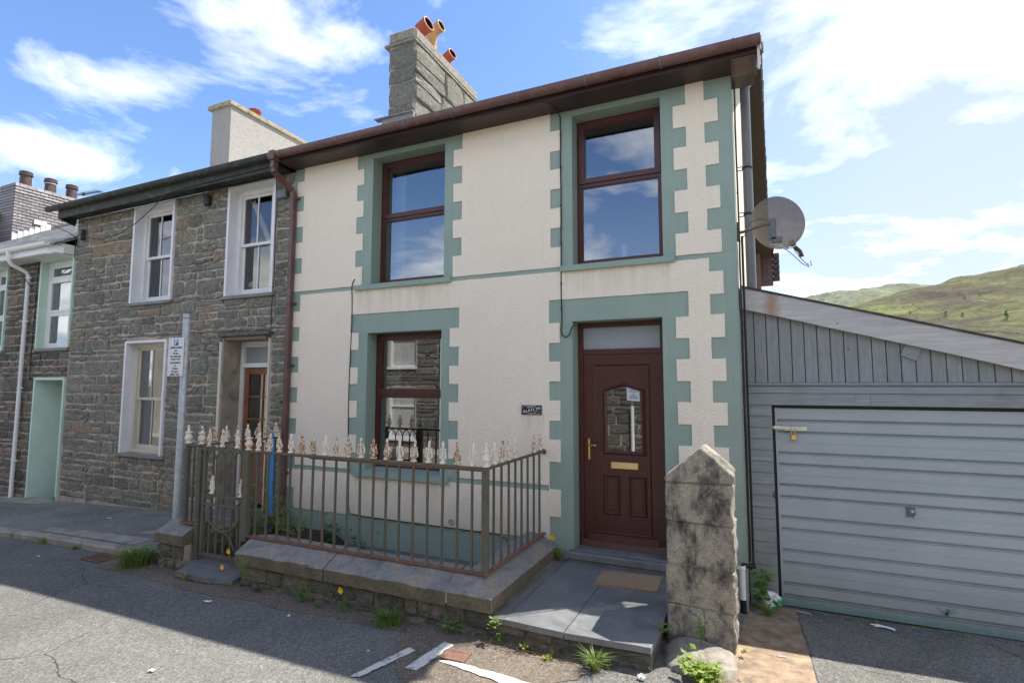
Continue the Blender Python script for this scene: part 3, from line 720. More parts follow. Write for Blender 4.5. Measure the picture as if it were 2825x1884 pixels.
# ------------------------------------------------------------------ hills
def hill(name, ridge, mat, base_r, seed, rough, slope_depth, label=None):
    """ridge: list of (azimuth deg right of +Y, distance, height). Ground rises from base_r to the ridge."""
    rows = 70; cols = 190; a0, a1 = ridge[0][0], ridge[-1][0]; vs = []; fs = []
    for j in range(rows + 1):
        t = j / rows
        for i in range(cols + 1):
            a = a0 + (a1 - a0) * i / cols
            D_ = interp(a, [(p[0], p[1]) for p in ridge]); H = interp(a, [(p[0], p[2]) for p in ridge])
            r = base_r + (D_ - base_r) * t if t <= 0.85 else base_r + (D_ - base_r) * t
            s = t ** 1.25 * (1 if t < 0.92 else 1 - ((t - 0.92) / 0.08) ** 2 * 0.04)
            x = math.sin(R(a)) * r; y = math.cos(R(a)) * r
            h = -1.5 + (H + 1.5) * s
            q = Vector((x, y, seed * 100.0)) * 0.006
            h += rough * t ** 0.6 * (1 - 0.75 * t ** 4) * (noise.fractal(q, 1.0, 2.0, 6) + 0.3 * abs(noise.noise(q * 5)))
            h += rough * 0.10 * noise.fractal(q * 9, 0.9, 2.0, 4) * t
            vs.append((x, y, h))
    c = cols + 1
    for j in range(rows):
        for i in range(cols): fs.append((j * c + i, j * c + i + 1, (j + 1) * c + i + 1, (j + 1) * c + i))
    mb = MB(); mb.add(vs, fs); return mb.build(name, mat, None, (0, 0, 0), smooth=True, recalc=False, kind='structure')
def ridge_pt(xd, yd, dist):   # display-pixel sight direction turned into azimuth and height at a chosen distance
    px, py = xd * 2825 / 2351, yd * 2825 / 2351
    d = fw + r2 * ((px - 1412.5) / 1466.2) - u2 * ((py - 942) / 1466.2)
    h = math.hypot(d.x, d.y); return (math.degrees(math.atan2(d.x, d.y)), dist, 2.0 + d.z / h * dist)
hill('far_hill', [ridge_pt(1700, 700, 1500), ridge_pt(1800, 682, 1520), ridge_pt(1860, 670, 1550), ridge_pt(1905, 661, 1550), ridge_pt(1960, 656, 1560), ridge_pt(2020, 652, 1580), ridge_pt(2080, 648, 1600), ridge_pt(2160, 650, 1600), ridge_pt(2230, 660, 1600), ridge_pt(2351, 680, 1600)], 'hill_far', 500, 3, 34, 0)
near_ridge = [ridge_pt(1780, 735, 420), ridge_pt(1900, 708, 450), ridge_pt(1960, 698, 470), ridge_pt(2040, 680, 500), ridge_pt(2110, 662, 520), ridge_pt(2170, 650, 540), ridge_pt(2230, 634, 560), ridge_pt(2300, 618, 580), ridge_pt(2351, 604, 600), ridge_pt(2450, 585, 620), ridge_pt(2600, 560, 640), ridge_pt(2900, 540, 660)]
nh = hill('near_hill', near_ridge, 'hill_near', 120, 1, 15, 0)
def hill_z(a, r):
    D_ = interp(a, [(p[0], p[1]) for p in near_ridge]); H = interp(a, [(p[0], p[2]) for p in near_ridge]); t = max(0.0, (r - 120) / (D_ - 120))
    x = math.sin(R(a)) * r; y = math.cos(R(a)) * r; q = Vector((x, y, 100.0)) * 0.006
    h = -1.5 + (H + 1.5) * t ** 1.25 + 15 * t ** 0.6 * (1 - 0.75 * t ** 4) * (noise.fractal(q, 1.0, 2.0, 6) + 0.3 * abs(noise.noise(q * 5))) + 1.5 * noise.fractal(q * 9, 0.9, 2.0, 4) * t
    return (x, y, h)
def on_hill(xd, yd):     # follow the sight direction to the near hill's surface
    px, py = xd * 2825 / 2351, yd * 2825 / 2351
    d = fw + r2 * ((px - 1412.5) / 1466.2) - u2 * ((py - 942) / 1466.2); h = math.hypot(d.x, d.y); a = math.degrees(math.atan2(d.x, d.y + 0.0))
    r = 125
    while r < 600:
        x, y = d.x / h * r, d.y / h * r - 5.85; aa = math.degrees(math.atan2(x, y)); rr = math.hypot(x, y); s = hill_z(aa, rr)
        if 2.0 + d.z / h * r <= s[2]: return s
        r += 2
    return None
# green fields and dry-stone walls low on the near hill
def drape(name, pts, mat, w, label, cat):
    P = [on_hill(*p) for p in pts]; P = [Vector(p) for p in P if p]
    if len(P) < 2: return
    Q = []
    for a, b in zip(P[:-1], P[1:]):
        for k in range(6):
            t = k / 6; x, y = a.x + (b.x - a.x) * t, a.y + (b.y - a.y) * t
            Q.append(Vector(hill_z(math.degrees(math.atan2(x, y)), math.hypot(x, y))))
    mb = MB(); mb.tube(Q, w, 5); mb.build(name, mat, None, label=label, cat=cat)
drape('dry_stone_wall', [(2120, 752), (2150, 750), (2185, 755), (2215, 765)], 'dark_stone', 0.5, 'long low drystone wall crossing the lower hillside above the garage roof', 'stone wall')
drape('dry_stone_wall', [(2215, 765), (2250, 762), (2300, 764), (2345, 768)], 'dark_stone', 0.5, 'drystone wall running off to the right on the lower hillside', 'stone wall')
def small_tree(xd, yd, s, label):
    p = on_hill(xd, yd)
    if not p: return
    e = empty('hill_tree', p, label, 'tree', 'small dark trees on the hillside')
    mb = MB(); mb.tube([(p[0], p[1], p[2] - 0.5), (p[0], p[1], p[2] + s * 0.5)], s * 0.05, 5); mb.build('trunk', 'bark', e)
    r = random.Random(int(xd)); mb = MB()
    for _ in range(150):
        z = r.uniform(0.12, 1.0); rad = (1 - z) * 0.42 * s + 0.1; a = r.uniform(0, 6.3); q = rad * r.uniform(0.4, 1.1)
        c = Vector((p[0] + math.cos(a) * q, p[1] + math.sin(a) * q, p[2] + z * s)); u = Vector((r.uniform(-1, 1), r.uniform(-1, 1), r.uniform(-.6, .6))).normalized() * s * 0.11; w = u.orthogonal().normalized() * s * 0.09
        mb.add([c - u, c + w, c + u], [(0, 1, 2)])
    mb.build('crown', 'leaf_dark', e)
for (x, y, s, l) in [(2250, 681, 1.9, 'small lone tree high on the right-hand hill slope'), (2215, 648 + 40, 2.2, 'dark conifer on the open slope left of the lone tree'), (2172, 726, 2.8, 'dark bushy tree amid the rocks in the middle of the hillside'), (2210, 728, 2.2, 'little dark tree right of the bushy one amid the rocks'), (2312, 735, 3.6, 'largest dark tree at the right edge of the hillside'), (2090, 722, 2.0, 'small tree left of the rocks just above the garage roof')]:
    small_tree(x, y, s, l)
# rocky outcrops
r_ = random.Random(11); mb = MB()
for (cx, cy, n_, sx_, sy_) in [(2105, 703, 26, 26, 6), (2060, 690 + 20, 18, 20, 5), (2175, 735, 20, 30, 6), (2260, 742, 22, 45, 6), (2330, 760, 10, 20, 5)]:
    for _ in range(n_):
        p = on_hill(cx + r_.gauss(0, sx_ * .6), cy + r_.gauss(0, sy_ * .6))
        if not p: continue
        s = r_.uniform(0.25, 0.8); mb.lathe((p[0], p[1], p[2] - 0.3), [(s, 0), (s * r_.uniform(.7, 1), s * .45), (s * .3, s * .8)], 5, (r_.uniform(-.3, .3), r_.uniform(-.3, .3), 1))
mb.build('rock_outcrop', 'wall_stone', None, (0, 0, 0), kind='stuff', label='pale rocky outcrops scattered over the hillside', recalc=False)

# ------------------------------------------------------------------ main house
YR = 0.20     # depth of reveals
house = empty('end_terrace_house', (-3.1, 0, -0.1), 'cream roughcast house with sage green quoins and brown windows at the terrace end', 'house')
XL, XR = -6.25, -0.09
OP = {'UL': (-4.78, -3.60, 3.40, 5.215), 'UR': (-1.85, -0.825, 3.40, 5.215), 'LL': (-4.81, -3.62, 0.87, 2.73), 'D': (-1.86, -0.85, 0.10, 2.75)}
xs = [XL, XR] + [o[i] for o in OP.values() for i in (0, 1)]; zs = [-0.75, 5.31] + [o[i] for o in OP.values() for i in (2, 3)]
mb = MB(); grid_wall(mb, xs, zs, lambda x, z: not any(o[0] < x < o[1] and o[2] < z < o[3] for o in OP.values()), 0.0, 0.32)
mb.build('front_wall', 'green_paint', house)
def band(z, lst, first_wide=True):
    w = first_wide
    for a in lst:
        if z > a: return w
        w = not w
    return w
U = [5.065, 4.815, 4.59, 4.345, 4.11, 3.87, 3.64, 3.40]; UL_ = [5.085, 4.855, 4.625, 4.385, 4.145, 3.905, 3.67, 3.40]
LLb = [2.74, 2.50, 2.26, 2.03, 1.80, 1.57, 1.34, 1.10, 0.87]; DB = [2.74, 2.51, 2.29, 2.06, 1.84, 1.61, 1.39, 1.14, 0.83, 0.53]; LQ = [3.10, 2.87, 2.66, 2.43, 2.20, 1.98, 1.76, 1.53, 1.31, 1.08, 0.81, 0.55]
CQ = [3.20, 2.96, 2.75, 2.51, 2.29, 2.06, 1.84, 1.61, 1.39, 1.18, 0.95, 0.72, 0.50]
def cream(x, z):
    if z < 0.265 or z > 5.31: return False
    if z > 3.40:
        if x < (-6.06 if band(z, UL_) else -6.195): return False
        if (-5.05 if band(z, UL_) else -4.93) < x < (-3.33 if band(z, UL_) else -3.46): return False
        if (-2.12 if band(z, U) else -1.995) < x < (-0.555 if band(z, U) else -0.69): return False
        if x > (-0.365 if band(z, U) else -0.23): return False
        return True
    if z > 3.345: return False
    if x < (-6.06 if band(z, LQ) else -6.195): return False
    if x > (-0.36 if band(z, CQ) else -0.225): return False
    if z < 3.0 and (-5.10 if band(z, LLb) else -4.96) < x < (-3.355 if band(z, LLb) else -3.49) and z > 0.81: return False
    if x < -2.15 and 0.81 < z < 0.875: return False
    if z < 3.01 and (-2.145 if band(z, DB) else -2.01) < x < (-0.575 if band(z, DB) else -0.71): return False
    return True
xs = [-6.25, -6.195, -6.06, -5.10, -5.05, -4.96, -4.93, -3.49, -3.46, -3.355, -3.33, -2.15, -2.145, -2.12, -2.01, -1.995, -0.71, -0.69, -0.575, -0.555, -0.365, -0.36, -0.23, -0.225, XR]
zs = sorted(set([0.265, 5.31, 3.345, 3.0, 3.01, 0.875] + U + UL_ + LLb + DB + LQ + CQ))
nx, nz = len(xs) - 1, len(zs) - 1; comp = {}
for i in range(nx):
    for j in range(nz):
        if (i, j) in comp or not cream((xs[i] + xs[i + 1]) / 2, (zs[j] + zs[j + 1]) / 2): continue
        k = (i, j); st = [(i, j)]; comp[(i, j)] = k
        while st:
            a, b = st.pop()
            for c in ((a + 1, b), (a - 1, b), (a, b + 1), (a, b - 1)):
                if 0 <= c[0] < nx and 0 <= c[1] < nz and c not in comp and cream((xs[c[0]] + xs[c[0] + 1]) / 2, (zs[c[1]] + zs[c[1] + 1]) / 2): comp[c] = k; st.append(c)
for key in sorted(set(comp.values())):
    cells = {c for c, v in comp.items() if v == key}
    def sol(x, z, cells=cells):
        i = max(q for q in range(nx) if xs[q] <= x); j = max(q for q in range(nz) if zs[q] <= z); return (i, j) in cells
    cx_ = [xs[i] for i, j in cells] + [xs[i + 1] for i, j in cells]; cz_ = [zs[j] for i, j in cells] + [zs[j + 1] for i, j in cells]
    mb = MB(); grid_wall(mb, cx_, cz_, lambda x, z: sol(x, z), -0.013, 0.004)
    ob = mb.build('render_panel', 'cream_render', house, (xs[key[0]], 0, zs[key[1]]))
    bm = bmesh.new(); bm.from_mesh(ob.data); bmesh.ops.remove_doubles(bm, verts=bm.verts[:], dist=0.0005)
    for _ in range(5):
        le = [e for e in bm.edges if e.calc_length() > 0.09 and abs(e.verts[0].co.y - e.verts[1].co.y) < 1e-4]
        if le: bmesh.ops.subdivide_edges(bm, edges=le, cuts=1, use_grid_fill=True)
    o_ = WL[ob]
    for v in bm.verts:
        w = v.co + o_
        if w.z < 5.29: v.co.x += 0.0035 * noise.noise((w.x * 9, 0, w.z * 9)) + 0.002 * noise.noise((w.x * 31, 3, w.z * 31)); v.co.z += 0.0035 * noise.noise((w.x * 9, 7, w.z * 9)) + 0.002 * noise.noise((w.x * 31, 5, w.z * 31))
        if v.co.y < -0.005: v.co.y -= 0.003 * (noise.noise((w.x * 2.2, 1, w.z * 2.2)))
    bmesh.ops.recalc_face_normals(bm, faces=bm.faces[:])
    bm.to_mesh(ob.data); bm.free()
# side and back walls (skewed slightly), partitions
def sideX(y): return XR + 0.030 * y
mb = MB(); prof = [(0.32, -0.35), (7.9, -0.35), (7.9, 5.30), (3.8, 7.66), (0.32, 5.45)]
vs = [(sideX(y) - 0.002, y, z) for y, z in prof] + [(sideX(y) - 0.3, y, z) for y, z in prof]
mb.add(vs, [(0, 1, 2, 3, 4), (9, 8, 7, 6, 5)] + [(i, i + 5, (i + 1) % 5 + 5, (i + 1) % 5) for i in range(5)])
mb.build('side_wall', 'side_render', house)
mb = MB(); mb.box(XL, sideX(7.9) - .01, 7.6, 7.88, -0.35, 5.3); mb.build('back_wall', 'side_render', house)
mb = MB(); mb.box(XL, XL + 0.2, 0.33, 7.59, -0.35, 5.3); mb.prism([(0.33, 5.301), (7.59, 5.301), (3.8, 7.5)], 0, XL, XL + 0.2); mb.build('party_wall', 'side_render', house)
# roof
mR = (7.82 - 5.40) / 4.18
def roof_slab(parent, xe0, xe1, xr0, xr1, ye, yr, yb, ze, zr, zb, th, mat, name='roof'):
    mb = MB()
    vs = [(xe0, ye, ze), (xe1, ye, ze), (xr1, yr, zr), (xr0, yr, zr), (xe0, yb, zb), (xe1 + (xr1 - xe1) * 1.7, yb, zb)]
    vs += [(x, y, z - th) for x, y, z in vs]
    mb.add(vs, [(0, 1, 2, 3), (3, 2, 5, 4), (6, 9, 8, 7), (9, 10, 11, 8), (0, 6, 7, 1), (1, 7, 8, 2), (2, 8, 11, 5), (5, 11, 10, 4), (4, 10, 9, 3), (3, 9, 6, 0)])
    return mb.build(name, mat, parent)
roof_slab(house, -6.3, 0.185, -6.3, 0.35, -0.37, 3.8, 8.1, 5.385, 7.80, 5.32, 0.05, 'roof_slate')
mb = MB(); mb.tube([(-6.3, 3.8, 7.80), (0.38, 3.8, 7.80)], 0.10, 10); mb.build('ridge_tile', 'roof_slate', house, smooth=True)
# verge slates: stepped ends of the slate courses on the right-hand edge
vr = random.Random(2)
for i in range(22):
    t0, t1 = i / 22, (i + 1) / 22; ya, yb = -0.40 + 4.2 * t0, -0.40 + 4.2 * t1 + 0.03; za, zb = 5.385 + 2.42 * t0, 5.385 + 2.42 * t1 + 0.017; x1 = 0.195 + 0.17 * t0 + vr.uniform(-.006, .006)
    mb = MB(); mb.add([(x1 - .25, ya, za + .022), (x1, ya, za + .022), (x1, yb, zb + .004), (x1 - .25, yb, zb + .004), (x1 - .25, ya, za + .010), (x1, ya, za + .010), (x1, yb, zb - .006), (x1 - .25, yb, zb - .006)],
                    [(0, 1, 2, 3), (7, 6, 5, 4), (0, 4, 5, 1), (1, 5, 6, 2), (2, 6, 7, 3), (3, 7, 4, 0)]); mb.build('verge_slate', 'roof_slate', house)
for i in range(24):
    t0, t1 = i / 24, (i + 1) / 24; ya, yb = 3.8 + 4.3 * t0, 3.8 + 4.3 * t1; za, zb = 7.81 - 2.48 * t0, 7.81 - 2.48 * t1; x1 = 0.365 + 0.15 * t0 + vr.uniform(-.006, .006)
    mb = MB(); mb.add([(x1 - .25, ya, za + .004), (x1, ya, za + .004), (x1, yb, zb + .022), (x1 - .25, yb, zb + .022), (x1 - .25, ya, za - .006), (x1, ya, za - .006), (x1, yb, zb + .010), (x1 - .25, yb, zb + .010)],
                    [(0, 1, 2, 3), (7, 6, 5, 4), (0, 4, 5, 1), (1, 5, 6, 2), (2, 6, 7, 3), (3, 7, 4, 0)]); mb.build('verge_slate', 'roof_slate', house)
# bargeboard and verge soffit on the gable side
mb = MB(); P = [(-0.33, 5.27), (3.8, 7.66), (8.05, 5.2), (8.05, 5.06), (3.8, 7.50), (-0.33, 5.12)]
vs = [(0.165 + 0.045 * y, y, z) for y, z in P] + [(0.145 + 0.045 * y, y, z) for y, z in P]
mb.add(vs, [(0, 1, 4, 5), (1, 2, 3, 4), (11, 10, 7, 6), (10, 9, 8, 7)] + [(i, i + 6, (i + 1) % 6 + 6, (i + 1) % 6) for i in range(6)]); mb.build('bargeboard', 'dark_brown_plastic', house)
mb = MB(); mb.add([(-0.08, 0.0, 5.30), (0.14, 0.0, 5.30), (0.31, 3.8, 7.52), (0.03, 3.8, 7.52), (0.16, 8.0, 5.1), (0.50, 8.0, 5.1)], [(0, 1, 2, 3), (3, 2, 5, 4)]); mb.build('verge_soffit', 'dark_brown_plastic', house)
mb = MB(); mb.box(0.30, 0.60, 8.9, 9.0, 4.55, 5.35); mb.box(0.12, 0.62, 8.2, 9.3, 5.355, 5.40); mb.box(-0.4, 0.30, 7.9, 9.2, -0.3, 5.354); ext = mb.build('rear_extension', 'brown_plastic', house)
for i in range(5):
    mb = MB(); mb.box(0.602, 0.75, 8.86 + .0, 9.02, 4.66 + i * .145, 4.66 + i * .145 + .12, .01); mb.build('verge_tile', 'brown_pot', ext)
# eaves: soffit, fascia, gutter with brackets
mb = MB(); mb.box(XL + 0.0, 0.14, -0.325, 0.30, 5.285, 5.30); mb.build('soffit', 'dark_brown_plastic', house)
mb = MB(); mb.box(XL, 0.16, -0.345, -0.326, 5.27, 5.385); mb.build('fascia', 'dark_brown_plastic', house)
mb = MB(); mb.box(-0.08, 0.145, -0.324, 0.0, 5.255, 5.284); mb.prism([(-0.325, 5.25), (-0.0, 5.22), (0.02, 5.30), (-0.325, 5.30)], 0, 0.146, 0.165); mb.build('soffit_box_end', 'brown_plastic', house, (0, -0.1, 5.2))
mb = MB(); mb.prism([(-0.348, 5.10), (-0.325, 5.10), (-0.325, 5.385), (-0.348, 5.385)], 0, 0.162, 0.185); mb.build('fascia_end_cap', 'lead_white', house)
def gutter(parent, x0, x1, yc, zt, mat, rad=0.058, name='gutter'):
    mb = MB(); n = 9; prof = []
    for k in range(n + 1):
        t = math.pi * k / n; prof.append((yc + rad * math.cos(t), zt - rad * 1.5 * abs(math.sin(t)) ** 0.8))
    inner = [(yc + (y - yc) * 0.93, z + (0.004 if 0 < i < n else 0)) for i, (y, z) in enumerate(prof)]
    poly = prof + inner[::-1]; m = len(poly)
    seg = max(1, int(abs(x1 - x0) / 0.9)); 
    for s in range(seg):
        a, b = x0 + (x1 - x0) * s / seg, x0 + (x1 - x0) * (s + 1) / seg
        vs = [(a, y, z) for y, z in poly] + [(b, y, z) for y, z in poly]
        mb.add(vs, [(i, i + m, (i + 1) % m + m, (i + 1) % m) for i in range(m)])
    for xx in (x0, x1): mb.add([(xx, y, z) for y, z in prof], [tuple(range(len(prof)))])
    return mb.build(name, mat, parent, smooth=True)
gu = gutter(house, -6.36, 0.19, -0.405, 5.395, 'brown_plastic')
for i, bx in enumerate([-6.10, -5.90, -5.05, -4.10, -3.95, -3.25, -2.40, -1.55, -0.75, -0.05]):
    mb = MB(); n = 10
    for k in range(n):
        t0, t1 = math.pi * (k / n), math.pi * ((k + 1) / n); f = lambda t, r_: (-0.405 - 0.0 + r_ * math.cos(t), 5.398 - r_ * 1.5 * abs(math.sin(t)) ** 0.8)
        a, b, c, d = f(t0, .066), f(t1, .066), f(t1, .060), f(t0, .060)
        mb.add([(bx - .008, *a), (bx - .008, *b), (bx - .008, *c), (bx - .008, *d), (bx + .008, *a), (bx + .008, *b), (bx + .008, *c), (bx + .008, *d)], [(0, 1, 5, 4), (2, 3, 7, 6), (0, 3, 2, 1), (4, 5, 6, 7)])
    mb.build('gutter_clip', 'flue_grey' if i % 3 else 'brown_plastic', gu)
mb = MB(); mb.box(-6.32, -6.20, -0.475, -0.335, 5.28, 5.42, 0.01); mb.box(-6.295, -6.225, -0.45, -0.36, 5.17, 5.285, 0.006); mb.build('outlet', 'brown_plastic', gu)
dp = MB()
def sq_tube(mb, pts, w):
    for a, b in zip(pts[:-1], pts[1:]):
        a, b = Vector(a), Vector(b); d = (b - a).normalized(); u = Vector((1, 0, 0)); v = d.cross(u).normalized(); u = v.cross(d).normalized(); h = w / 2
        vs = [a + u * sx * h + v * sy * h for sx, sy in ((-1, -1), (1, -1), (1, 1), (-1, 1))] + [b + u * sx * h + v * sy * h for sx, sy in ((-1, -1), (1, -1), (1, 1), (-1, 1))]
        mb.add(vs, [(3, 2, 1, 0), (4, 5, 6, 7)] + [(i, (i + 1) % 4, (i + 1) % 4 + 4, i + 4) for i in range(4)])
sq_tube(dp, [(-6.26, -0.405, 5.19), (-6.26, -0.395, 5.11), (-6.215, -0.085, 4.93), (-6.215, -0.065, 4.85), (-6.215, -0.065, 0.25)], 0.066)
d = dp.build('downpipe', 'brown_plastic', house)
for z in (4.82, 3.22, 2.30, 0.75):
    mb = MB(); mb.box(-6.256, -6.174, -0.106, -0.002, z - .012, z + .012); mb.box(-6.19, -6.13, -0.03, -0.014, z - .010, z + .010); mb.build('pipe_clip', 'brown_plastic', d)

# windows
def room(parent, x0, x1, z0, z1, yb=2.6, mat='room_wall', y0=0.33):
    mb = MB(); a, b, c, d = x0 - .6, x1 + .6, z0 - .75, z1 + .25
    mb.add([(a, y0, c), (b, y0, c), (b, y0, d), (a, y0, d), (a, yb, c), (b, yb, c), (b, yb, d), (a, yb, d), (x0, y0, z0), (x1, y0, z0), (x1, y0, z1), (x0, y0, z1)],
           [(4, 5, 6, 7), (0, 1, 5, 4), (1, 2, 6, 5), (2, 3, 7, 6), (3, 0, 4, 7), (0, 1, 9, 8), (1, 2, 10, 9), (2, 3, 11, 10), (3, 0, 8, 11)])
    return mb.build('room', mat, parent, recalc=False)
def brown_window(key, zt, upper_sash=True):
    x0, x1, z0, z1 = OP[key]; y = YR
    x0 += .002; x1 -= .002; z0b = z0 + 0.03
    mb = MB(); mb.ring(x0, x1, z0b, z1 - .002, 0.055, y, y + 0.07); mb.box(x0 + .055, x1 - .055, y, y + .07, zt - .03, zt + .03)
    w = mb.build('window', 'mahogany', house)
    if upper_sash:
        mb = MB(); mb.ring(x0 + .035, x1 - .035, zt + .012, z1 - .03, 0.055, y - .018, y - .001)
        for q in (0,): mb.ring(x0 + .088, x1 - .088, zt + .066, z1 - .084, 0.012, y - .008, y + .03)
        mb.build('sash', 'mahogany', w)
    mb = MB(); mb.ring(x0 + .055, x1 - .055, z0b + .055, zt - .03, .014, y + .01, y + .02); mb.build('glazing_bead', 'mahogany', w)
    a = 0.095 if upper_sash else 0.055
    for (p, q) in ((zt + (.07 if upper_sash else .03), z1 - (.09 if upper_sash else .057)), (z0b + .055, zt - .03)):
        aa = a if p > zt else 0.055
        mb = MB(); yy = y + .022; mb.add([(x0 + aa, yy, p), (x1 - aa, yy, p), (x1 - aa, yy, q), (x0 + aa, yy, q)], [(0, 1, 2, 3)]); mb.build('pane', 'glass', w, recalc=False)
    mb = MB(); mb.ring(x0 - .03, x1 + .03, z0b - .01, z1 + .0, .032, y + .125, y + .32); mb.build('inner_reveal', 'room_wall', house)
    room(house, x0, x1, z0b, z1)
    return w
wUL = brown_window('UL', 4.37); wUR = brown_window('UR', 4.42); wLL = brown_window('LL', 1.885)
# sills and drip band
def sill(parent, x0, x1, z0, z1, mat, yf=-0.055):
    mb = MB(); mb.prism([(yf, z0), (0.20, z0), (0.20, z1 + .03), (yf, z1)], 0, x0, x1); return mb.build('window_sill', mat, parent)
sill(house, -5.03, -3.48, 3.335, 3.40, 'green_paint'); sill(house, -1.99, -0.70, 3.335, 3.40, 'green_paint'); sill(house, -4.97, -3.47, 0.80, 0.87, 'green_paint', -0.07)
# things on the inside sills
mb = MB(); mb.box(-1.845, -0.83, 0.30, 0.40, 3.44, 3.455)
mb.build('inner_sill', 'white_upvc', house)
def candle(x, h, r, label):
    mb = MB(); mb.lathe((x, 0.36, 3.456), [(r * 1.5, 0), (r * 1.5, .01), (r, .02), (r, h * .7), (r * 1.25, h * .72), (r * 1.25, h * .98), (r, h)], 12)
    mb.build('sill_ornament', 'white_upvc', None, smooth=True, label=label, cat='ornament')
candle(-1.32, 0.22, 0.035, 'tall white ornament on the sill inside the right-hand upstairs window'); candle(-1.66, 0.11, 0.028, 'short white ornament on the sill inside the right-hand upstairs window')
for nm, (x0, x1, z0, z1) in (('UL', OP['UL']), ('LL', OP['LL'])):
    mb = MB(); mb.box(x0 + .06, x1 - .06, .30, .42, z0 + .03, z0 + .05); mb.build('inner_sill', 'white_upvc', house)
    mb = MB(); n = 12
    for k in range(n): mb.box(x0 + .07 + k * .014, x0 + .084 + k * .014, .44 + .012 * (k % 2), .45 + .012 * (k % 2), z0 + .06, z1)
    mb.build('curtain', 'curtain', house)

# front door
x0, x1, z0, z1 = OP['D']; y = 0.21
mb = MB(); mb.box(x0 + .002, x0 + .062, y, y + .07, 0.19, z1 - .002); mb.box(x1 - .062, x1 - .002, y, y + .07, 0.19, z1 - .002); mb.box(x0 + .062, x1 - .062, y, y + .07, z1 - .06, z1 - .002); mb.box(x0 + .062, x1 - .062, y, y + .07, 2.375, 2.435); mb.box(x0 + .062, x1 - .062, y, y + .07, 0.19, 0.235)
mb.prism([(y - .03, .20), (y, .20), (y, .27), (y - .004, .27)], 0, x0 + .03, x1 - .03)
df = mb.build('door_frame', 'mahogany', house)
mb = MB(); mb.add([(x0 + .062, y + .03, 2.435), (x1 - .062, y + .03, 2.435), (x1 - .062, y + .03, z1 - .06), (x0 + .062, y + .03, z1 - .06)], [(0, 1, 2, 3)]); mb.build('fanlight', 'frosted_glass', df, recalc=False)
mb = MB(); dx0, dx1 = x0 + .064, x1 - .064; GX0, GX1, GZ0, GZ1, GA = -1.53, -1.135, 1.275, 1.95, 2.015
mb.ring(dx0, dx1, .237, 2.373, 0.115, y + .012, y + .06)
mid = (GX0 + GX1) / 2; px0, px1 = dx0 + .115, dx1 - .115; yf, yb = y + .020, y + .058
mb.prism([(px0, .352), (px1, .352), (px1, GZ0), (px0, GZ0)], 1, yf, yb)
mb.prism([(px0, GZ0), (GX0, GZ0), (GX0, GZ1), (px0, GZ1)], 1, yf, yb); mb.prism([(GX1, GZ0), (px1, GZ0), (px1, GZ1), (GX1, GZ1)], 1, yf, yb)
mb.prism([(px0, GZ1), (GX0, GZ1), (mid, GA), (GX1, GZ1), (px1, GZ1), (px1, 2.258), (px0, 2.258)], 1, yf, yb)
mb.prism([(y - .012, .26), (y + .012, .26), (y + .012, .335), (y + .004, .335)], 0, dx0 + .05, dx1 - .05)
fd = mb.build('front_door', 'mahogany', house)
def mould(pts, w, yy, h, name='moulding', mat='mahogany'):
    mb = MB(); n = len(pts)
    cx = sum(p[0] for p in pts) / n; cz = sum(p[1] for p in pts) / n
    def off(d):
        out = []
        for i in range(n):
            a, b, c = Vector(pts[i - 1]), Vector(pts[i]), Vector(pts[(i + 1) % n]); e1 = (b - a).normalized(); e2 = (c - b).normalized(); n1 = Vector((-e1.y, e1.x)); n2 = Vector((-e2.y, e2.x)); m = (n1 + n2).normalized(); out.append(b + m * d / max(.3, m.dot(n1)))
        return out
    A, B, C = off(0), off(w * .5), off(w)
    vs = [(p[0], yy, p[1]) for p in A] + [(p[0], yy - h, p[1]) for p in B] + [(p[0], yy, p[1]) for p in C]
    fs = [(r * n + i, r * n + (i + 1) % n, (r + 1) * n + (i + 1) % n, (r + 1) * n + i) for r in (0, 1) for i in range(n)]
    mb.add(vs, fs); return mb.build(name, mat, fd)
gp = [(GX0 - .04, GZ0 - .045), (GX1 + .05, GZ0 - .045), (GX1 + .05, GZ1 + .025), (mid, GA + .035), (GX0 - .04, GZ1 + .025)]
mould(gp, .040, yf, .016)
mould([(dx0 + .113, .35), (dx1 - .113, .35), (dx1 - .113, 2.26), (dx0 + .113, 2.26)], .02, y + .014, .008)
for a in (-1.575, -1.285):
    b = a + .20; mould([(a, .56), (b, .56), (b, 1.01), (a, 1.01)], .03, yf, .014)
    mb = MB(); mb.box(a + .045, b - .045, yf - .008, yf - .001, .605, .965, .004); mb.build('door_panel', 'mahogany', fd)
mb = MB(); mb.add([(GX0, y + .035, GZ0), (GX1, y + .035, GZ0), (GX1, y + .035, GZ1), (mid, y + .035, GA), (GX0, y + .035, GZ1)], [(0, 1, 2, 3, 4)]); mb.build('glass_pane', 'glass', fd, recalc=False)
mb = MB(); mb.prism([(GX0 - .3, .8), (GX1 + .3, .8), (GX1 + .3, 2.3), (GX0 - .3, 2.3)], 1, 1.2, 1.22); mb.build('hall_backing', 'room_dark', house)
room(house, x0, x1, .2, 2.3, 2.4, 'room_dark')
mb = MB(); mb.box(-1.755, -1.725, y - .006, y + .012, 1.155, 1.405, .012); h = mb.build('door_handle', 'brass', fd)
mb = MB(); mb.tube([(-1.74, y - .004, 1.335), (-1.74, y - .05, 1.335), (-1.725, y - .058, 1.335), (-1.635, y - .055, 1.33)], .010, 8); mb.build('lever', 'brass', h, smooth=True)
mb = MB(); mb.box(-1.485, -1.175, yf - .014, yf, 1.075, 1.15, .004); h = mb.build('letterbox', 'gold_metal', fd)
mb = MB(); mb.box(-1.465, -1.195, yf - .019, yf - .014, 1.09, 1.135); mb.build('flap', 'gold_metal', h)
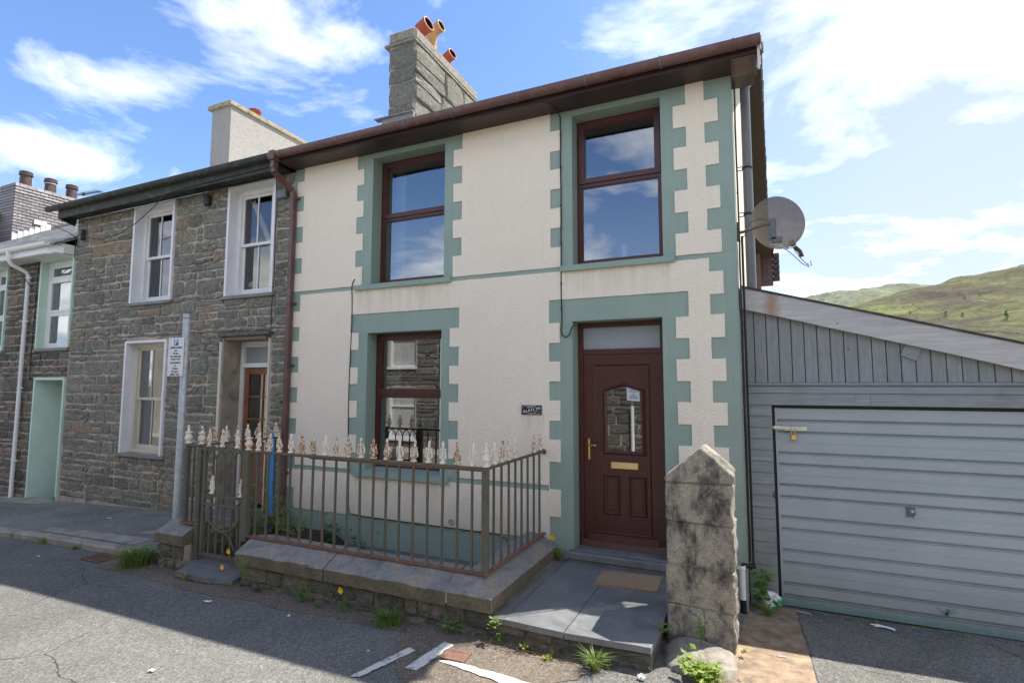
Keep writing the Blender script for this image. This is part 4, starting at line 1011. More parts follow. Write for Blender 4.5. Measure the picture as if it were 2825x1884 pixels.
# paper notice stuck in the door glass
nt = empty('paper_notice', (-1.22, y + .03, 1.85), 'small white paper notice taped inside the front door glass', 'notice')
mb = MB(); mb.prism([(-1.295, 1.845), (-1.150, 1.835), (-1.155, 1.965), (-1.298, 2.0)], 1, y + .0315, y + .033); mb.build('sheet', 'paper', nt)
pr_ = random.Random(9)
for zz, wd in ((1.967, .07), (1.945, .10), (1.922, .012), (1.903, .06), (1.885, .075), (1.868, .09)):
    mb = MB(); xx = -1.224 - wd / 2
    while xx < -1.224 + wd / 2:
        L = pr_.uniform(.006, .02); mb.box(xx, xx + L, y + .0303, y + .0312, zz - .003, zz + .004); xx += L + .004
    mb.build('print_line', 'ink', nt)
# stone chimney stack on the party wall
ch = empty('chimney', (-6.18, 2.5, 7.0), parent=house)
CX0, CX1, CY0, CY1 = -6.49, -5.87, 2.50, 5.12
mb = MB(); mb.box(CX0 + .015, CX1 - .015, CY0 + .015, CY1 - .015, 6.9, 8.86); mb.build('chimney_core', 'mortar_pale', ch)
rc = random.Random(21)
def wallface(parent, rects, mat, yb, axis, sgn, proud, rng, k=.012):
    for r in rects:
        mb = MB(); rough_stone(mb, *r, yb, proud * rng.uniform(.6, 1.4), rng, axis, sgn, k); mb.build('stone', mat, parent)
wallface(ch, rubble(CX0, CX1, 7.15, 8.82, [], rc, .38, .55, .28, .5, .010), 'chimney_stone', CY0 + .013, 'y', -1, .03, rc)
wallface(ch, rubble(CY0, CY1, 7.15, 8.80, [], rc, .40, .60, .5, .9, .014), 'chimney_stone', CX1 - .013, 'x', 1, .06, rc, .02)
wallface(ch, rubble(CY0, CY1, 7.15, 8.80, [], rc, .3, .45, .4, .8, .02), 'chimney_stone', CX0 + .013, 'x', -1, .03, rc)
mb = MB(); mb.box(CX0 - .09, CX1 + .035, CY0 - .05, CY1 + .06, 8.835, 8.885, .006); mb.build('slate_course', 'slate_stone', ch)
mb = MB(); mb.box(CX0 - .03, CX1 + .02, CY0 - .015, CY1 + .03, 8.887, 9.16, .05)
me_o = mb.build('chimney_cap', 'grey_cap', ch)
mb = MB(); mb.box(CX0 - .26, CX1 + .03, CY0 - .10, CY0 + .03, 7.33, 7.355); mb.box(CX0 - .1, CX1 + .03, CY0 - .06, CY0 - .0, 7.12, 7.325); mb.build('flashing', 'lead', ch)
def elbow_pot(y, r, h, bend, out, mat, lab):
    mb = MB(); pts = [(-6.30, y, 9.15), (-6.30, y, 9.15 + h)]
    for k in range(1, 7):
        t = k / 6 * bend; pts.append((-6.30 + out[0] * r * 1.5 * (1 - math.cos(t)), y + out[1] * r * 1.5 * (1 - math.cos(t)), 9.15 + h + r * 1.5 * math.sin(t)))
    d = (Vector(pts[-1]) - Vector(pts[-2])).normalized(); e = Vector(pts[-1]) + d * r * .9; pts.append(e); n = len(pts)
    mb.tube(pts, r, 14, cap=False, rr=[r] * (n - 1) + [r * 1.05]); pot = mb.build('chimney_pot', mat, ch, smooth=True, label=lab)
    mb = MB(); q = Vector((0, 0, 1)).rotation_difference(d)
    mb.lathe(e - d * .01, [(r * 1.06, -.02), (r * 1.07, .02), (r * .9, .022), (r * .88, -.0)], 16, d); mb.build('pot_rim', 'terracotta' if mat == 'terracotta' else mat, pot, smooth=True)
    mb = MB(); mb.lathe(e - d * .009, [(r * .87, 0), (r * .87, .004)], 16, d); mb.build('pot_mouth', 'pot_dark', pot)  # flat black disc stands in for the shade inside the pot
elbow_pot(3.20, .145, .26, R(82), (.99, -.14), 'terracotta', 'fat terracotta elbow pot nearest the street')
elbow_pot(3.75, .12, .64, R(84), (.99, -.10), 'yellow_clay', 'tall cream and yellow clay elbow pot')
elbow_pot(4.30, .12, .30, R(80), (.98, -.2), 'terracotta', 'small terracotta elbow pot at the back')

# grey flue on the side wall
fl = empty('flue_pipe', (0.03, 1.0, 3.0), 'tall grey flue pipe with a domed cap on the end wall', 'flue pipe')
FX = 0.045
mb = MB(); mb.tube([(FX, 1.0, 2.75), (FX, 1.0, 5.70)], .055, 16); mb.build('pipe', 'flue_grey', fl, smooth=True)
mb = MB(); mb.lathe((FX, 1.0, 5.68), [(.092, 0), (.094, .02), (.085, .05), (.05, .085), (.015, .10)], 16); mb.build('cowl', 'steel', fl, smooth=True)
for z in (4.62, 4.05, 3.1):
    mb = MB(); mb.lathe((FX, 1.0, z), [(.058, 0), (.062, .003), (.062, .025), (.058, .028)], 16); mb.tube([(FX, 1.0, z + .04), (-.07, 1.0, z + .04)], .006, 6); mb.tube([(FX, .98, z - .01), (-.07, .98, z - .01)], .006, 6); mb.build('pipe_clip', 'black_rubber', fl)

# satellite dish
ds = empty('satellite_dish', (-0.06, 0.15, 3.64), 'round mesh satellite dish on a bracket at the house corner', 'satellite dish')
c0 = Vector((0.275, 0.30, 3.715)); nrm = Vector((0.50, 0.76, 0.33)).normalized()
mb = MB(); mb.lathe(c0, [(.0, .0), (.10, .005), (.18, .018), (.25, .038), (.288, .055), (.297, .058), (.297, .064), (.285, .060), (.25, .044), (.18, .024), (.10, .011), (.0, .006)], 40, nrm, 1.0, 0.93)
def m_dish(t):
    p = pos(t); v = t.n('ShaderNodeTexVoronoi', None, Scale=70.0); t.set(v.inputs['Vector'], p)
    n = t.noise(p, 6, 6, 0.7)
    col = t.mix(t.mapr(v.outputs['Distance'], .25, .5), (0.19, 0.165, 0.16), (0.10, 0.085, 0.08)); col = t.mix(t.math('MULTIPLY', t.mapr(n, .5, .7), .5), col, (0.20, 0.13, 0.09))
    a = pbsdf(t, col, .6, v.outputs['Distance'], .4, .003); tl = t.n('ShaderNodeBsdfTranslucent', None, Color=(0.30, 0.27, 0.26)); tr = t.n('ShaderNodeBsdfTransparent', None, Color=(1, 1, 1))
    m1 = t.n('ShaderNodeMixShader', None, i0=.2, i1=a, i2=tl); return t.n('ShaderNodeMixShader', None, i0=.25, i1=m1, i2=tr)
material('dish_mesh', m_dish)
mb.build('dish', 'dish_mesh', ds, smooth=True)
mb = MB(); mb.tube([c0 + nrm * .0, (0.20, 0.22, 3.70), (-0.02, 0.16, 3.63), (-0.07, 0.15, 3.62)], .016, 8); mb.box(-.085, -.055, .09, .21, 3.54, 3.72); mb.build('bracket', 'rusty_iron', ds)
mb = MB(); cc_ = c0 - nrm * .03; mb.box(cc_.x - .035, cc_.x + .035, cc_.y - .03, cc_.y + .03, cc_.z - .17, cc_.z + .06, .008); mb.box(cc_.x - .02, cc_.x + .09, cc_.y - .03, cc_.y + .02, cc_.z - .20, cc_.z - .14, .005); mb.build('mounting_plate', 'flue_grey', ds)
lo = c0 + Vector((0.10, 0.03, -0.27)); ln = c0 + nrm * .24 + Vector((0.075, 0.0, -0.30))
mb = MB(); mb.tube([c0 - nrm * .02 + Vector((0, 0, -.17)), lo, ln], .010, 6); mb.build('feed_arm', 'zinc', ds)
mb = MB(); mb.tube([ln + Vector((-.03, -.03, .05)), ln + Vector((-.01, 0, .02))], .030, 10); mb.tube([ln, ln + Vector((.05, .02, -.05)), ln + Vector((.07, .03, -.11))], .022, 8); mb.build('receiver', 'dark_gutter', ds, smooth=True)
for pts_ in ([lo, lo + Vector((.06, .0, -.06)), lo + Vector((.15, 0, -.17)), lo + Vector((.215, 0, -.215)), lo + Vector((.20, 0, -.17))], [lo + Vector((.08, 0, -.01)), lo + Vector((.13, 0, -.10)), lo + Vector((.2, 0, -.19)), lo + Vector((.235, 0, -.20)), lo + Vector((.225, 0, -.15))], [(-.05, .14, 3.52), (-.0, .12, 3.60), (.06, .16, 3.73), (.14, .2, 3.76), (.2, .22, 3.74)]):
    mb = MB(); mb.tube(pts_, .004, 5); mb.build('cable_loop', 'black_rubber', ds)

# cables on the front
def cable(pts, r, label, clips=(), mat='black_rubber', parent=None):
    mb = MB(); mb.tube(pts, r, 6); c = mb.build('cable', mat, None, smooth=True, label=label, cat='cable')
    for (x, yy, z) in clips:
        mb = MB(); mb.box(x - .010, x + .010, yy - .010, yy + .010, z - .007, z + .007, .002); mb.build('cable_clip', mat, c)
rw = random.Random(4)
P = [(-2.02, -.3, 5.262), (-2.00, -.05, 5.255)] + [(-1.985 + rw.uniform(-.004, .004), -.016, z) for z in lin(5.22, 2.70, 16)]
P += [(-1.992, -.018, 2.66), (-1.975, -.02, 2.59), (-1.93, -.022, 2.565), (-1.885, -.02, 2.60), (-1.865, -.01, 2.68), (-1.83, .02, 2.705)]
cable(P, .007, 'black cable looping down the quoins above the front door', [(-1.985, -.018, z) for z in (5.0, 4.6, 4.14, 3.68, 3.2, 2.9)])
P = [(-6.1, -.352, 5.285)] + [(x, -.352, 5.272 + .006 * math.sin(x * 4)) for x in lin(-6.0, -2.1, 24)] + [(-2.02, -.3, 5.262)]
cable(P, .007, 'black cable clipped along the brown fascia under the gutter', [(x, -.356, 5.272) for x in (-5.4, -4.8, -4.2, -3.7, -3.1, -2.6)])
P = [(-5.04, -.02, 3.50), (-5.075, -.02, 3.46), (-5.085, -.03, 3.38), (-5.08, -.02, 3.2), (-5.075, -.016, 2.9), (-5.09, -.016, 2.4), (-5.10, -.016, 1.9), (-5.09, -.017, 1.4), (-5.06, -.018, .9), (-5.05, -.018, .4), (-5.03, -.02, .285), (-4.8, -.02, .27), (-4.0, -.022, .265), (-3.2, -.022, .262), (-2.80, -.022, .26), (-2.68, -.022, .22), (-2.63, -.02, .1), (-2.62, -.02, -.02)]
cable(P, .006, 'thin black cable dropping beside the ground floor window and along the plinth', [])
P = [(-.062, -.014, z) for z in lin(5.2, .3, 20)]; P = [(x + rw.uniform(-.003, .003), y, z) for x, y, z in P]
cable(P, .009, 'black cable down the outer corner of the house', [(-.062, -.015, z) for z in (4.95, 4.0, 1.8, .9)])
cable([(-.035, .03, z) for z in lin(3.55, .28, 10)] + [(-.06, .0, .22)], .012, 'thick black cable running down between the house and the garage', [])
wp = empty('waste_pipe', (-.13, -.07, -.15), 'short white plastic waste pipe at the foot of the house corner', 'pipe')
mb = MB(); mb.tube([(-.135, -.085, -.04), (-.135, -.085, .28)], .026, 12); mb.lathe((-.135, -.085, .235), [(.027, 0), (.031, .004), (.031, .04), (.027, .045)], 12); mb.build('pipe', 'white_upvc', wp, smooth=True)
mb = MB(); mb.tube([(-.135, -.085, -.17), (-.135, -.085, -.04)], .029, 12); mb.build('rubber_connector', 'black_rubber', wp, smooth=True)
mb = MB(); mb.tube([(-.02, -.03, .27), (-.13, -.07, .275)], .022, 10); mb.build('side_connector', 'black_rubber', wp, smooth=True)

# name plaque
npq = empty('name_plaque', (-2.36, -.015, 1.67), 'black slate house name plaque reading Glaslyn left of the front door', 'sign')
mb = MB(); mb.box(-2.487, -2.235, -.028, -.0125, 1.672, 1.782, .002); mb.build('plate', 'plaque_black', npq)
for i, c_ in enumerate('GLASLYN'):
    text(c_, .044, 'sign_white', npq, (-2.452 + .0315 * i, -.0295, 1.706 + .0068 * i), tilt=R(8), bold=.0012)
def bar_line(p, q, w=.0016, yy=-.0288):
    p, q = Vector((p[0], p[1])), Vector((q[0], q[1])); d = (q - p).normalized(); n = Vector((-d.y, d.x)) * w
    a = [p + n, q + n, q - n, p - n]; mb = MB(); mb.prism([(v.x, v.y) for v in a], 1, yy, yy + .002); mb.build('border_line', 'sign_white', npq)
for a, b in [((-2.465, 1.772), (-2.30, 1.772)), ((-2.467, 1.773), (-2.467, 1.742)), ((-2.42, 1.757), (-2.31, 1.768)), ((-2.415, 1.750), (-2.34, 1.760)), ((-2.255, 1.682), (-2.42, 1.682)), ((-2.254, 1.681), (-2.254, 1.718)), ((-2.30, 1.695), (-2.40, 1.687)), ((-2.33, 1.702), (-2.27, 1.712))]: bar_line(a, b)

# ------------------------------------------------------------------ neighbour's stone house
nb = empty('stone_terrace_house', (-9.1, 0, -0.2), 'grey rubble stone house with peeling white sash windows and a black gutter', 'house')
NA, NB_, NC, ND = (-10.17, -9.03, 3.47, 5.235), (-7.70, -6.63, 3.43, 5.225), (-10.20, -9.05, 0.83, 2.79), (-7.68, -6.64, -0.1, 2.77)
NO = [NA, NB_, NC, ND]
mb = MB(); xs = [-12.0, -6.262] + [o[i] for o in NO for i in (0, 1)]; zs = [-.5, 5.26] + [o[i] for o in NO for i in (2, 3)]
grid_wall(mb, xs, zs, lambda x, z: not any(o[0] < x < o[1] and o[2] < z < o[3] for o in NO), .004, .34)
mb.build('front_wall', 'mortar', nb)
rs = random.Random(31)
holes = [(o[0] - .01, o[1] + .01, o[2] - .06, o[3] + .02) for o in NO[:3]] + [(ND[0] - .02, ND[1] + .02, -1, 2.85)]
rects = rubble(-11.98, -6.275, -.16, 5.25, holes, rs, .09, .27, .12, .56, .026)
vis = [r for r in rects if r[3] > -.05]
lay_stones(nb, vis, 'slate_stone', rs, .004, .018, limit=299, k=.020)
mb = MB(); mb.box(-12.0, -11.8, .341, 7.6, -.5, 5.3); mb.prism([(.341, 5.301), (7.6, 5.301), (3.8, 7.4)], 0, -12.0, -11.8); mb.build('gable_wall', 'mortar', nb)
mb = MB(); mb.box(-12.0, -6.26, 7.601, 7.85, -.5, 5.3); mb.build('back_wall', 'mortar', nb)
roof_slab(nb, -12.33, -6.31, -12.33, -6.31, -.32, 3.8, 8.0, 5.405, 7.80, 5.36, .05, 'roof_slate')
gutter(nb, -12.34, -6.37, -.36, 5.425, 'dark_gutter', .055)
mb = MB(); mb.box(-12.05, -6.36, -.30, -.26, 5.20, 5.40); mb.box(-12.05, -6.36, -.259, .003, 5.262, 5.30); mb.build('fascia', 'dark_gutter', nb)
mb = MB(); mb.prism([(-.30, 5.20), (-.02, 5.13), (.0, 5.26), (-.02, 5.40), (-.3, 5.42)], 0, -12.09, -12.052); mb.build('fascia_end', 'dark_gutter', nb)
def sash_window(parent, o, y, surround, frame, deep=.20, label=None, top=True, bars=True, glassm='glass_old', upvc=False, inset=.22):
    x0, x1, z0, z1 = o
    mb = MB(); yf = -.035
    mb.box(x0 - .0, x0 + .05, yf, y, z0, z1); mb.box(x1 - .05, x1, yf, y, z0, z1)
    if top: mb.box(x0 + .05, x1 - .05, yf, y, z1 - .04, z1)
    s = mb.build('window_surround', surround, parent)
    a, b, c, d = x0 + .05, x1 - .05, z0 + .0, z1 - .04
    mb = MB(); mb.box(b - inset + .05 + .001, b - .001, y - .02, y + .05, c + .001, d - .001); mb.build('jamb_lining', surround, parent)
    b = b - inset + .05
    mb = MB(); mb.ring(a + .001, b - .001, c + .001, d - .001, .07, y - .02, y + .09, wb=.06, wt=.07)
    w = mb.build('window', frame, parent, label=label)
    zm = (c + d) / 2 - .02 if not upvc else c + (d - c) * .80; a += .07; b -= .07; c += .06; d -= .07
    if not upvc:
        for (p, q, yy) in ((zm - .02, d, y + .012), (c, zm + .02, y + .048)):
            mb = MB(); mb.ring(a, b, p, q, .045, yy, yy + .03, wb=.045 if yy < y + .03 else .075, wt=.05 if yy < y + .03 else .04)
            if bars: mb.box((a + b) / 2 - .012, (a + b) / 2 + .012, yy + .003, yy + .027, p + .045, q - .045)
            sh = mb.build('sash', frame, w)
        panes = [(a + .045, (a + b) / 2 - .012), ((a + b) / 2 + .012, b - .045)] if bars else [(a + .045, b - .045)]
        for (p, q, yy) in ((zm + .025, d - .05, y + .028), (c + .075, zm - .02, y + .064)):
            for (e, f) in panes:
                mb = MB(); mb.add([(e, yy, p), (f, yy, p), (f, yy, q), (e, yy, q)], [(0, 1, 2, 3)]); mb.build('pane', glassm, w, recalc=False)
    else:
        zl = c + (d - c) * .40
        mb = MB(); mb.ring(a, b, zm + .02, d, .045, y + .0, y + .05); mb.ring(a, b, zl + .02, zm - .02, .05, y - .012, y + .05); mb.ring(a, b, c, zl - .0, .05, y + .0, y + .05); mb.box(a, b, y + .001, y + .05, zm - .019, zm + .019); mb.box(a, b, y + .001, y + .05, zl, zl + .019)
        mb.build('sash', frame, w)
        for p, q in ((zm + .06, d - .04), (zl + .06, zm - .06), (c + .045, zl - .045)):
            mb = MB(); mb.add([(a + .04, y + .02, p), (b - .04, y + .02, p), (b - .04, y + .02, q), (a + .04, y + .02, q)], [(0, 1, 2, 3)]); mb.build('pane', glassm, w, recalc=False)
    room(parent, x0 + .05, x1 - .05, z0, z1 - .04, 2.2, 'room_wall', .35)
    return w
sash_window(nb, NA, .15, 'lilac_paint', 'white_paint', label='upstairs sash window with two panes per sash')
sash_window(nb, NB_, .15, 'lilac_paint', 'white_paint', label='upstairs sash window with a plank leaning behind the glass', inset=.18)
sash_window(nb, NC, .15, 'lilac_paint', 'cream_paint', label='downstairs sash window with flaking paint', glassm='glass')
for (a, b, c) in ((-10.20, -9.0, 3.47), (-7.76, -6.58, 3.43), (-10.27, -8.97, .83)):
    mb = MB(); mb.box(a, b, -.055, .06, c - .055, c - .002, .006); mb.build('window_sill', 'lead', nb)
# door, lintel ledge, rendered reveal
mb = MB(); mb.box(-7.72, -6.6, -.09, .08, 2.775, 2.835, .008); mb.build('door_ledge', 'wall_stone', nb)
mb = MB(); mb.box(ND[0], ND[0] + .03, -.02, .34, -.1, 2.77); mb.box(ND[0] + .03, ND[1] - .03, -.01, .34, 2.73, 2.77); mb.build('door_reveal', 'cement_reveal', nb)
mb = MB(); mb.box(ND[1] - .03, ND[1], -.02, .34, -.1, 2.73); mb.box(ND[0] - .055, ND[0] - .001, -.034, .02, 0, 2.7); mb.build('door_reveal', 'cream_paint', nb)
yy = .33; a, b = ND[0] + .03, ND[1] - .03
mb = MB(); mb.box(a, a + .07, yy - .03, yy + .06, .1, 2.72); mb.box(b - .07, b, yy - .03, yy + .06, .1, 2.72); mb.box(a + .07, b - .07, yy - .03, yy + .06, 2.63, 2.72); mb.box(a + .07, b - .07, yy - .035, yy + .06, 2.30, 2.37)
fr = mb.build('door_frame', 'white_paint', nb)
mb = MB(); mb.add([(a + .07, yy + .02, 2.37), (b - .07, yy + .02, 2.37), (b - .07, yy + .02, 2.63), (a + .07, yy + .02, 2.63)], [(0, 1, 2, 3)]); mb.build('fanlight', 'frosted_glass', fr, recalc=False)
mb = MB(); da, db = a + .072, b - .072; mb.ring(da, db, .15, 2.295, .10, yy, yy + .045, wb=.2)
mb.box(da + .1, db - .1, yy + .004, yy + .04, 1.0, 1.1)
for zz in (1.47, 1.83): mb.box(da + .1, db - .1, yy + .006, yy + .036, zz - .012, zz + .012)
mb.box((da + db) / 2 - .012, (da + db) / 2 + .012, yy + .007, yy + .035, 1.1, 2.195)
nd = mb.build('front_door', 'door_oak', nb)
for i in range(5):
    w = (db - da - .2) / 5; mb = MB(); mb.box(da + .1 + i * w + .003, da + .1 + (i + 1) * w - .003, yy + .010, yy + .03, .35, 1.0, .003); mb.build('plank', 'door_oak', nd)
for (p, q) in ((1.112, 1.458), (1.482, 1.818), (1.842, 2.195)):
    for (e, f) in ((da + .1, (da + db) / 2 - .012), ((da + db) / 2 + .012, db - .1)):
        mb = MB(); mb.add([(e, yy + .02, p), (f, yy + .02, p), (f, yy + .02, q), (e, yy + .02, q)], [(0, 1, 2, 3)]); mb.build('pane', 'glass', nd, recalc=False)
mb = MB(); mb.box(ND[0] - .2, ND[1] + .2, .9, .92, -.1, 2.8); mb.build('hall_backing', 'room_dark', nb)
mb = MB(); mb.box(ND[0] - .1, ND[1] + .05, -.35, .3, -.3, .10, .01); mb.build('doorstep', 'slate_slab', nb)
# things in the upstairs window
mb = MB(); A = Vector((-7.46, .255, 5.06)); B = Vector((-6.86, .255, 3.98)); d_ = (B - A).normalized(); n_ = Vector((-d_.z, 0, d_.x)) * .045
mb.add([A + n_, B + n_, B - n_, A - n_] + [v + Vector((0, .02, 0)) for v in (A + n_, B + n_, B - n_, A - n_)], [(0, 1, 2, 3), (7, 6, 5, 4), (0, 4, 5, 1), (1, 5, 6, 2), (2, 6, 7, 3), (3, 7, 4, 0)])
mb.build('timber_plank', 'pine_timber', None, label='pale timber plank leaning diagonally inside the upstairs sash window', cat='plank')
mb = MB(); r0 = random.Random(8)
mb.lathe((-6.98, .38, 3.53), [(.14, 0), (.17, .06), (.12, .17), (.05, .27), (.02, .30)], 9); mb.v = [v + Vector((r0.uniform(-.02, .02), r0.uniform(-.02, .02), r0.uniform(-.02, .02))) for v in mb.v]
mb.build('plastic_bag', 'red_bag', None, label='red and white plastic bag slumped inside the upstairs sash window', cat='bag')
mb = MB(); mb.lathe((-7.46, .30, 3.66), [(.02, -.055), (.05, -.03), (.057, 0), (.05, .03), (.02, .055)], 10); mb.build('ball', 'cream_paint', None, smooth=True, label='small pale ball low behind the left upstairs pane of the plank window', cat='ball')
mb = MB(); mb.lathe((-7.30, .36, 3.53), [(.12, 0), (.10, .08), (.04, .14), (.02, .15)], 8); mb.v = [v + Vector((r0.uniform(-.02, .02), 0, r0.uniform(-.02, .02))) for v in mb.v]; mb.build('cloth_bundle', 'grey_item', None, label='crumpled grey cloth bundle between the ball and the red bag', cat='cloth')
mb = MB(); mb.lathe((-9.55, .40, 3.56), [(.13, 0), (.12, .10), (.06, .28), (.02, .4)], 7); mb.v = [v + Vector((r0.uniform(-.03, .03), 0, r0.uniform(-.02, .02))) for v in mb.v]; mb.build('cloth_bundle', 'grey_item', None, label='dark bundle standing in the left upstairs window of the stone house', cat='cloth')
mb = MB(); k = 16
for i in range(k):
    x = -10.05 + i * .9 / k; mb.box(x, x + .9 / k, .40 + .015 * (i % 2), .41 + .015 * (i % 2), .95, 1.80)
mb.build('net_curtain', 'curtain', nb)
# chimney B
cb = empty('chimney', (-11.45, 2.5, 7.0), parent=nb)
mb = MB(); mb.box(-11.79, -11.13, 2.53, 4.78, 6.6, 8.68); mb.build('stack', 'pebbledash', cb)
mb = MB(); mb.box(-11.88, -11.08, 2.46, 4.85, 8.682, 8.79, .012); mb.build('chimney_cap', 'cap_concrete', cb)
mb = MB(); mb.lathe((-11.42, 3.42, 8.785), [(.10, 0), (.10, .10), (.125, .115), (.125, .135), (.10, .15), (.145, .19), (.155, .26), (.12, .275)], 18); pt = mb.build('chimney_pot', 'terracotta', cb, smooth=True)
for k in range(10):
    t = k / 10 * 6.283; mb = MB(); mb.lathe((-11.42 + .148 * math.cos(t), 3.42 + .148 * math.sin(t), 9.01), [(.010, -.008), (.010, .012)], 6, (math.cos(t), math.sin(t), 0)); mb.build('vent_hole', 'black_hole', pt)
# boxes and cables on the stone house
mb = MB(); mb.box(-8.22, -8.09, -.10, -.03, 4.98, 5.15, .02); jb = mb.build('junction_box', 'black_rubber', None, label='black junction box hanging between the upstairs windows under the eaves', cat='junction box')
mb = MB(); mb.tube([(-8.19, -.07, 5.14), (-8.20, -.12, 5.20), (-8.30, -.2, 5.23)], .008, 6); mb.tube([(-8.13, -.07, 5.14), (-8.11, -.13, 5.19), (-8.15, -.24, 5.22)], .008, 6); mb.build('lead_wire', 'black_rubber', jb)
mb = MB(); mb.box(-6.55, -6.36, -.09, -.03, 4.86, 5.0, .012); mb.build('junction_box', 'flue_grey', None, label='grey junction box beside the brown downpipe below the eaves', cat='junction box')
cable([(-11.55, -.08, 4.83), (-11.0, -.10, 4.72), (-10.4, -.14, 4.74), (-9.8, -.20, 4.86), (-9.2, -.27, 5.05), (-8.9, -.31, 5.20), (-8.3, -.31, 5.235), (-7.4, -.31, 5.25), (-6.5, -.31, 5.262)], .008, 'black cable sagging across the upstairs windows of the stone house')
cable([(-6.60, -.06, 5.2), (-6.57, -.05, 4.9), (-6.585, -.05, 4.3), (-6.575, -.05, 3.7), (-6.60, -.05, 3.2), (-6.60, -.05, 2.85), (-6.62, -.05, 2.76), (-6.66, -.06, 2.72), (-6.69, -.06, 2.75), (-6.67, -.06, 2.80)], .007, 'black cable down the wall right of the plank window ending in a hook', [(-6.58, -.05, 4.45), (-6.59, -.05, 3.5)])
mb = MB(); mb.tube([(-11.70, -.06, 5.0), (-11.70, -.06, 4.80)], .035, 8); mb.tube([(-11.72, -.04, 4.83), (-11.60, -.09, 4.83)], .02, 8); mb.build('cable_anchor', 'black_rubber', None, label='black insulator bracket at the left top corner of the stone house', cat='bracket')
mb = MB(); mb.tube([(-11.07, -.05, -.16), (-11.07, -.05, .12), (-11.03, -.07, .19)], .018, 8); mb.build('pipe_stub', 'zinc', None, smooth=True, label='short grey pipe stub rising from the pavement against the stone wall', cat='pipe')

# ------------------------------------------------------------------ lower house on the left
lh = empty('lower_stone_house', (-16.5, 0, -0.5), 'lower stone house with mint green window surrounds and a white gutter', 'house')
LA, LB, LD = (-13.17, -11.965 - .02, 2.74, 4.54), (-15.25, -14.44, 2.74, 4.54), (-13.10, -12.02, -.45, 2.16)
LO = [LA, LB, LD]
mb = MB(); xs = [-22, -12.002] + [o[i] for o in LO for i in (0, 1)]; zs = [-.8, 4.72] + [o[i] for o in LO for i in (2, 3)]
grid_wall(mb, xs, zs, lambda x, z: not any(o[0] < x < o[1] and o[2] < z < o[3] for o in LO), .006, .34); mb.build('front_wall', 'mortar_pale', lh)
rects = rubble(-17.0, -12.02, -.33, 4.66, [(o[0] - .01, o[1] + .02, o[2] - .06, o[3] + .01) for o in LO], random.Random(41), .10, .25, .16, .48, .03)
lay_stones(lh, rects, 'dark_stone', random.Random(42), .006, .024, limit=280, key=lambda r: -r[1] if (r[3] - r[2]) * (r[1] - r[0]) > .008 else 99, k=.017)
mb = MB(); mb.box(-22, -12.01, 7.6, 7.85, -.8, 4.7); mb.build('back_wall', 'mortar_dark', lh)
LS = .61
roof_slab(lh, -22, -12.0, -22, -12.0, -.30, 3.8, 7.9, 4.72, 4.72 + 4.1 * LS, 4.72, .03, 'roof_slate')
# slates in courses
rsl = random.Random(6); mb = MB(); rows = 27
for j in range(rows):
    y0 = -.36 + j * (4.14 / rows); y1 = y0 + 4.14 / rows * 1.35; z0 = 4.72 + (y0 + .30) * LS + .020; z1 = 4.72 + (y1 + .30) * LS + .006; x = -22 + (j % 2) * .14
    while x < -12.02:
        b = min(x + .275, -12.0); t = .010 + rsl.uniform(0, .008); mb.add([(x, y0, z0), (b, y0, z0), (b, y1, z1), (x, y1, z1), (x, y0, z0 + t), (b, y0, z0 + t), (b, y1, z1 + .004), (x, y1, z1 + .004)], [(4, 5, 6, 7), (0, 1, 5, 4), (1, 2, 6, 5), (3, 0, 4, 7)]); x += .28
mb.build('roof_slates', 'roof_slate', lh, kind='stuff', recalc=False)
mb = MB(); mb.tube([(-21.2, 3.8, 4.74 + 4.1 * LS), (-12.0, 3.8, 4.74 + 4.1 * LS)], .09, 8); mb.build('ridge_tile', 'lead', lh)
gl_ = gutter(lh, -21.0, -12.12, -.42, 4.73, 'white_upvc', .052)
mb = MB(); mb.box(-22, -12.25, -.365, -.345, 4.54, 4.69); mb.box(-22, -12.02, -.344, .005, 4.53, 4.545); mb.build('fascia', 'white_upvc', lh)
mb = MB(); mb.prism([(-12.25, -.365), (-12.02, -.20), (-12.02, .004), (-12.25, .004)], 2, 4.52, 4.73); mb.build('fascia_box_end', 'white_upvc', lh)
d = MB(); d.tube([(-13.50, -.43, 4.66), (-13.50, -.43, 4.52), (-13.50, -.36, 4.42), (-13.50, -.12, 4.32), (-13.50, -.075, 4.24), (-13.52, -.075, -.20), (-13.53, -.12, -.25)], .038, 12); d = d.build('downpipe', 'white_upvc', lh, smooth=True)
for z in (4.2, 3.3, 1.95, .5): mb = MB(); mb.lathe((-13.51, -.075, z - .015), [(.040, 0), (.045, .003), (.045, .027), (.040, .03)], 12); mb.box(-13.47, -13.40, -.09, -.06, z - .01, z + .01); mb.build('pipe_clip', 'white_upvc', d)
sash_window(lh, LA, .12, 'mint_paint', 'white_upvc', upvc=True, label='mint edged white window next to the stone house', glassm='glass')
sash_window(lh, LB, .12, 'mint_paint', 'white_upvc', upvc=True, label='mint edged white window at the left edge of the photograph', glassm='glass')
for (a, b) in ((-13.2, -11.99), (-15.3, -14.4)):
    mb = MB(); mb.box(a, b, -.05, .05, 2.68, 2.738, .006); mb.build('window_sill', 'lead', lh)
mb = MB(); x0, x1, z0, z1 = LD; mb.box(x0, x0 + .05, -.035, .60, z0, z1); mb.box(x0 + .05, x1 - .05, -.035, .60, z1 - .05, z1); mb.box(x1 - .05, x1, -.035, .60, z0, z1); mb.build('door_surround', 'mint_paint', lh)
mb = MB(); mb.ring(x0 + .05, x1 - .05, z0, z1 - .05, .08, .52, .60); mb.box(x0 + .13, x1 - .13, .55, .59, z0, z1 - .13); mb.build('front_door', 'white_upvc', lh)
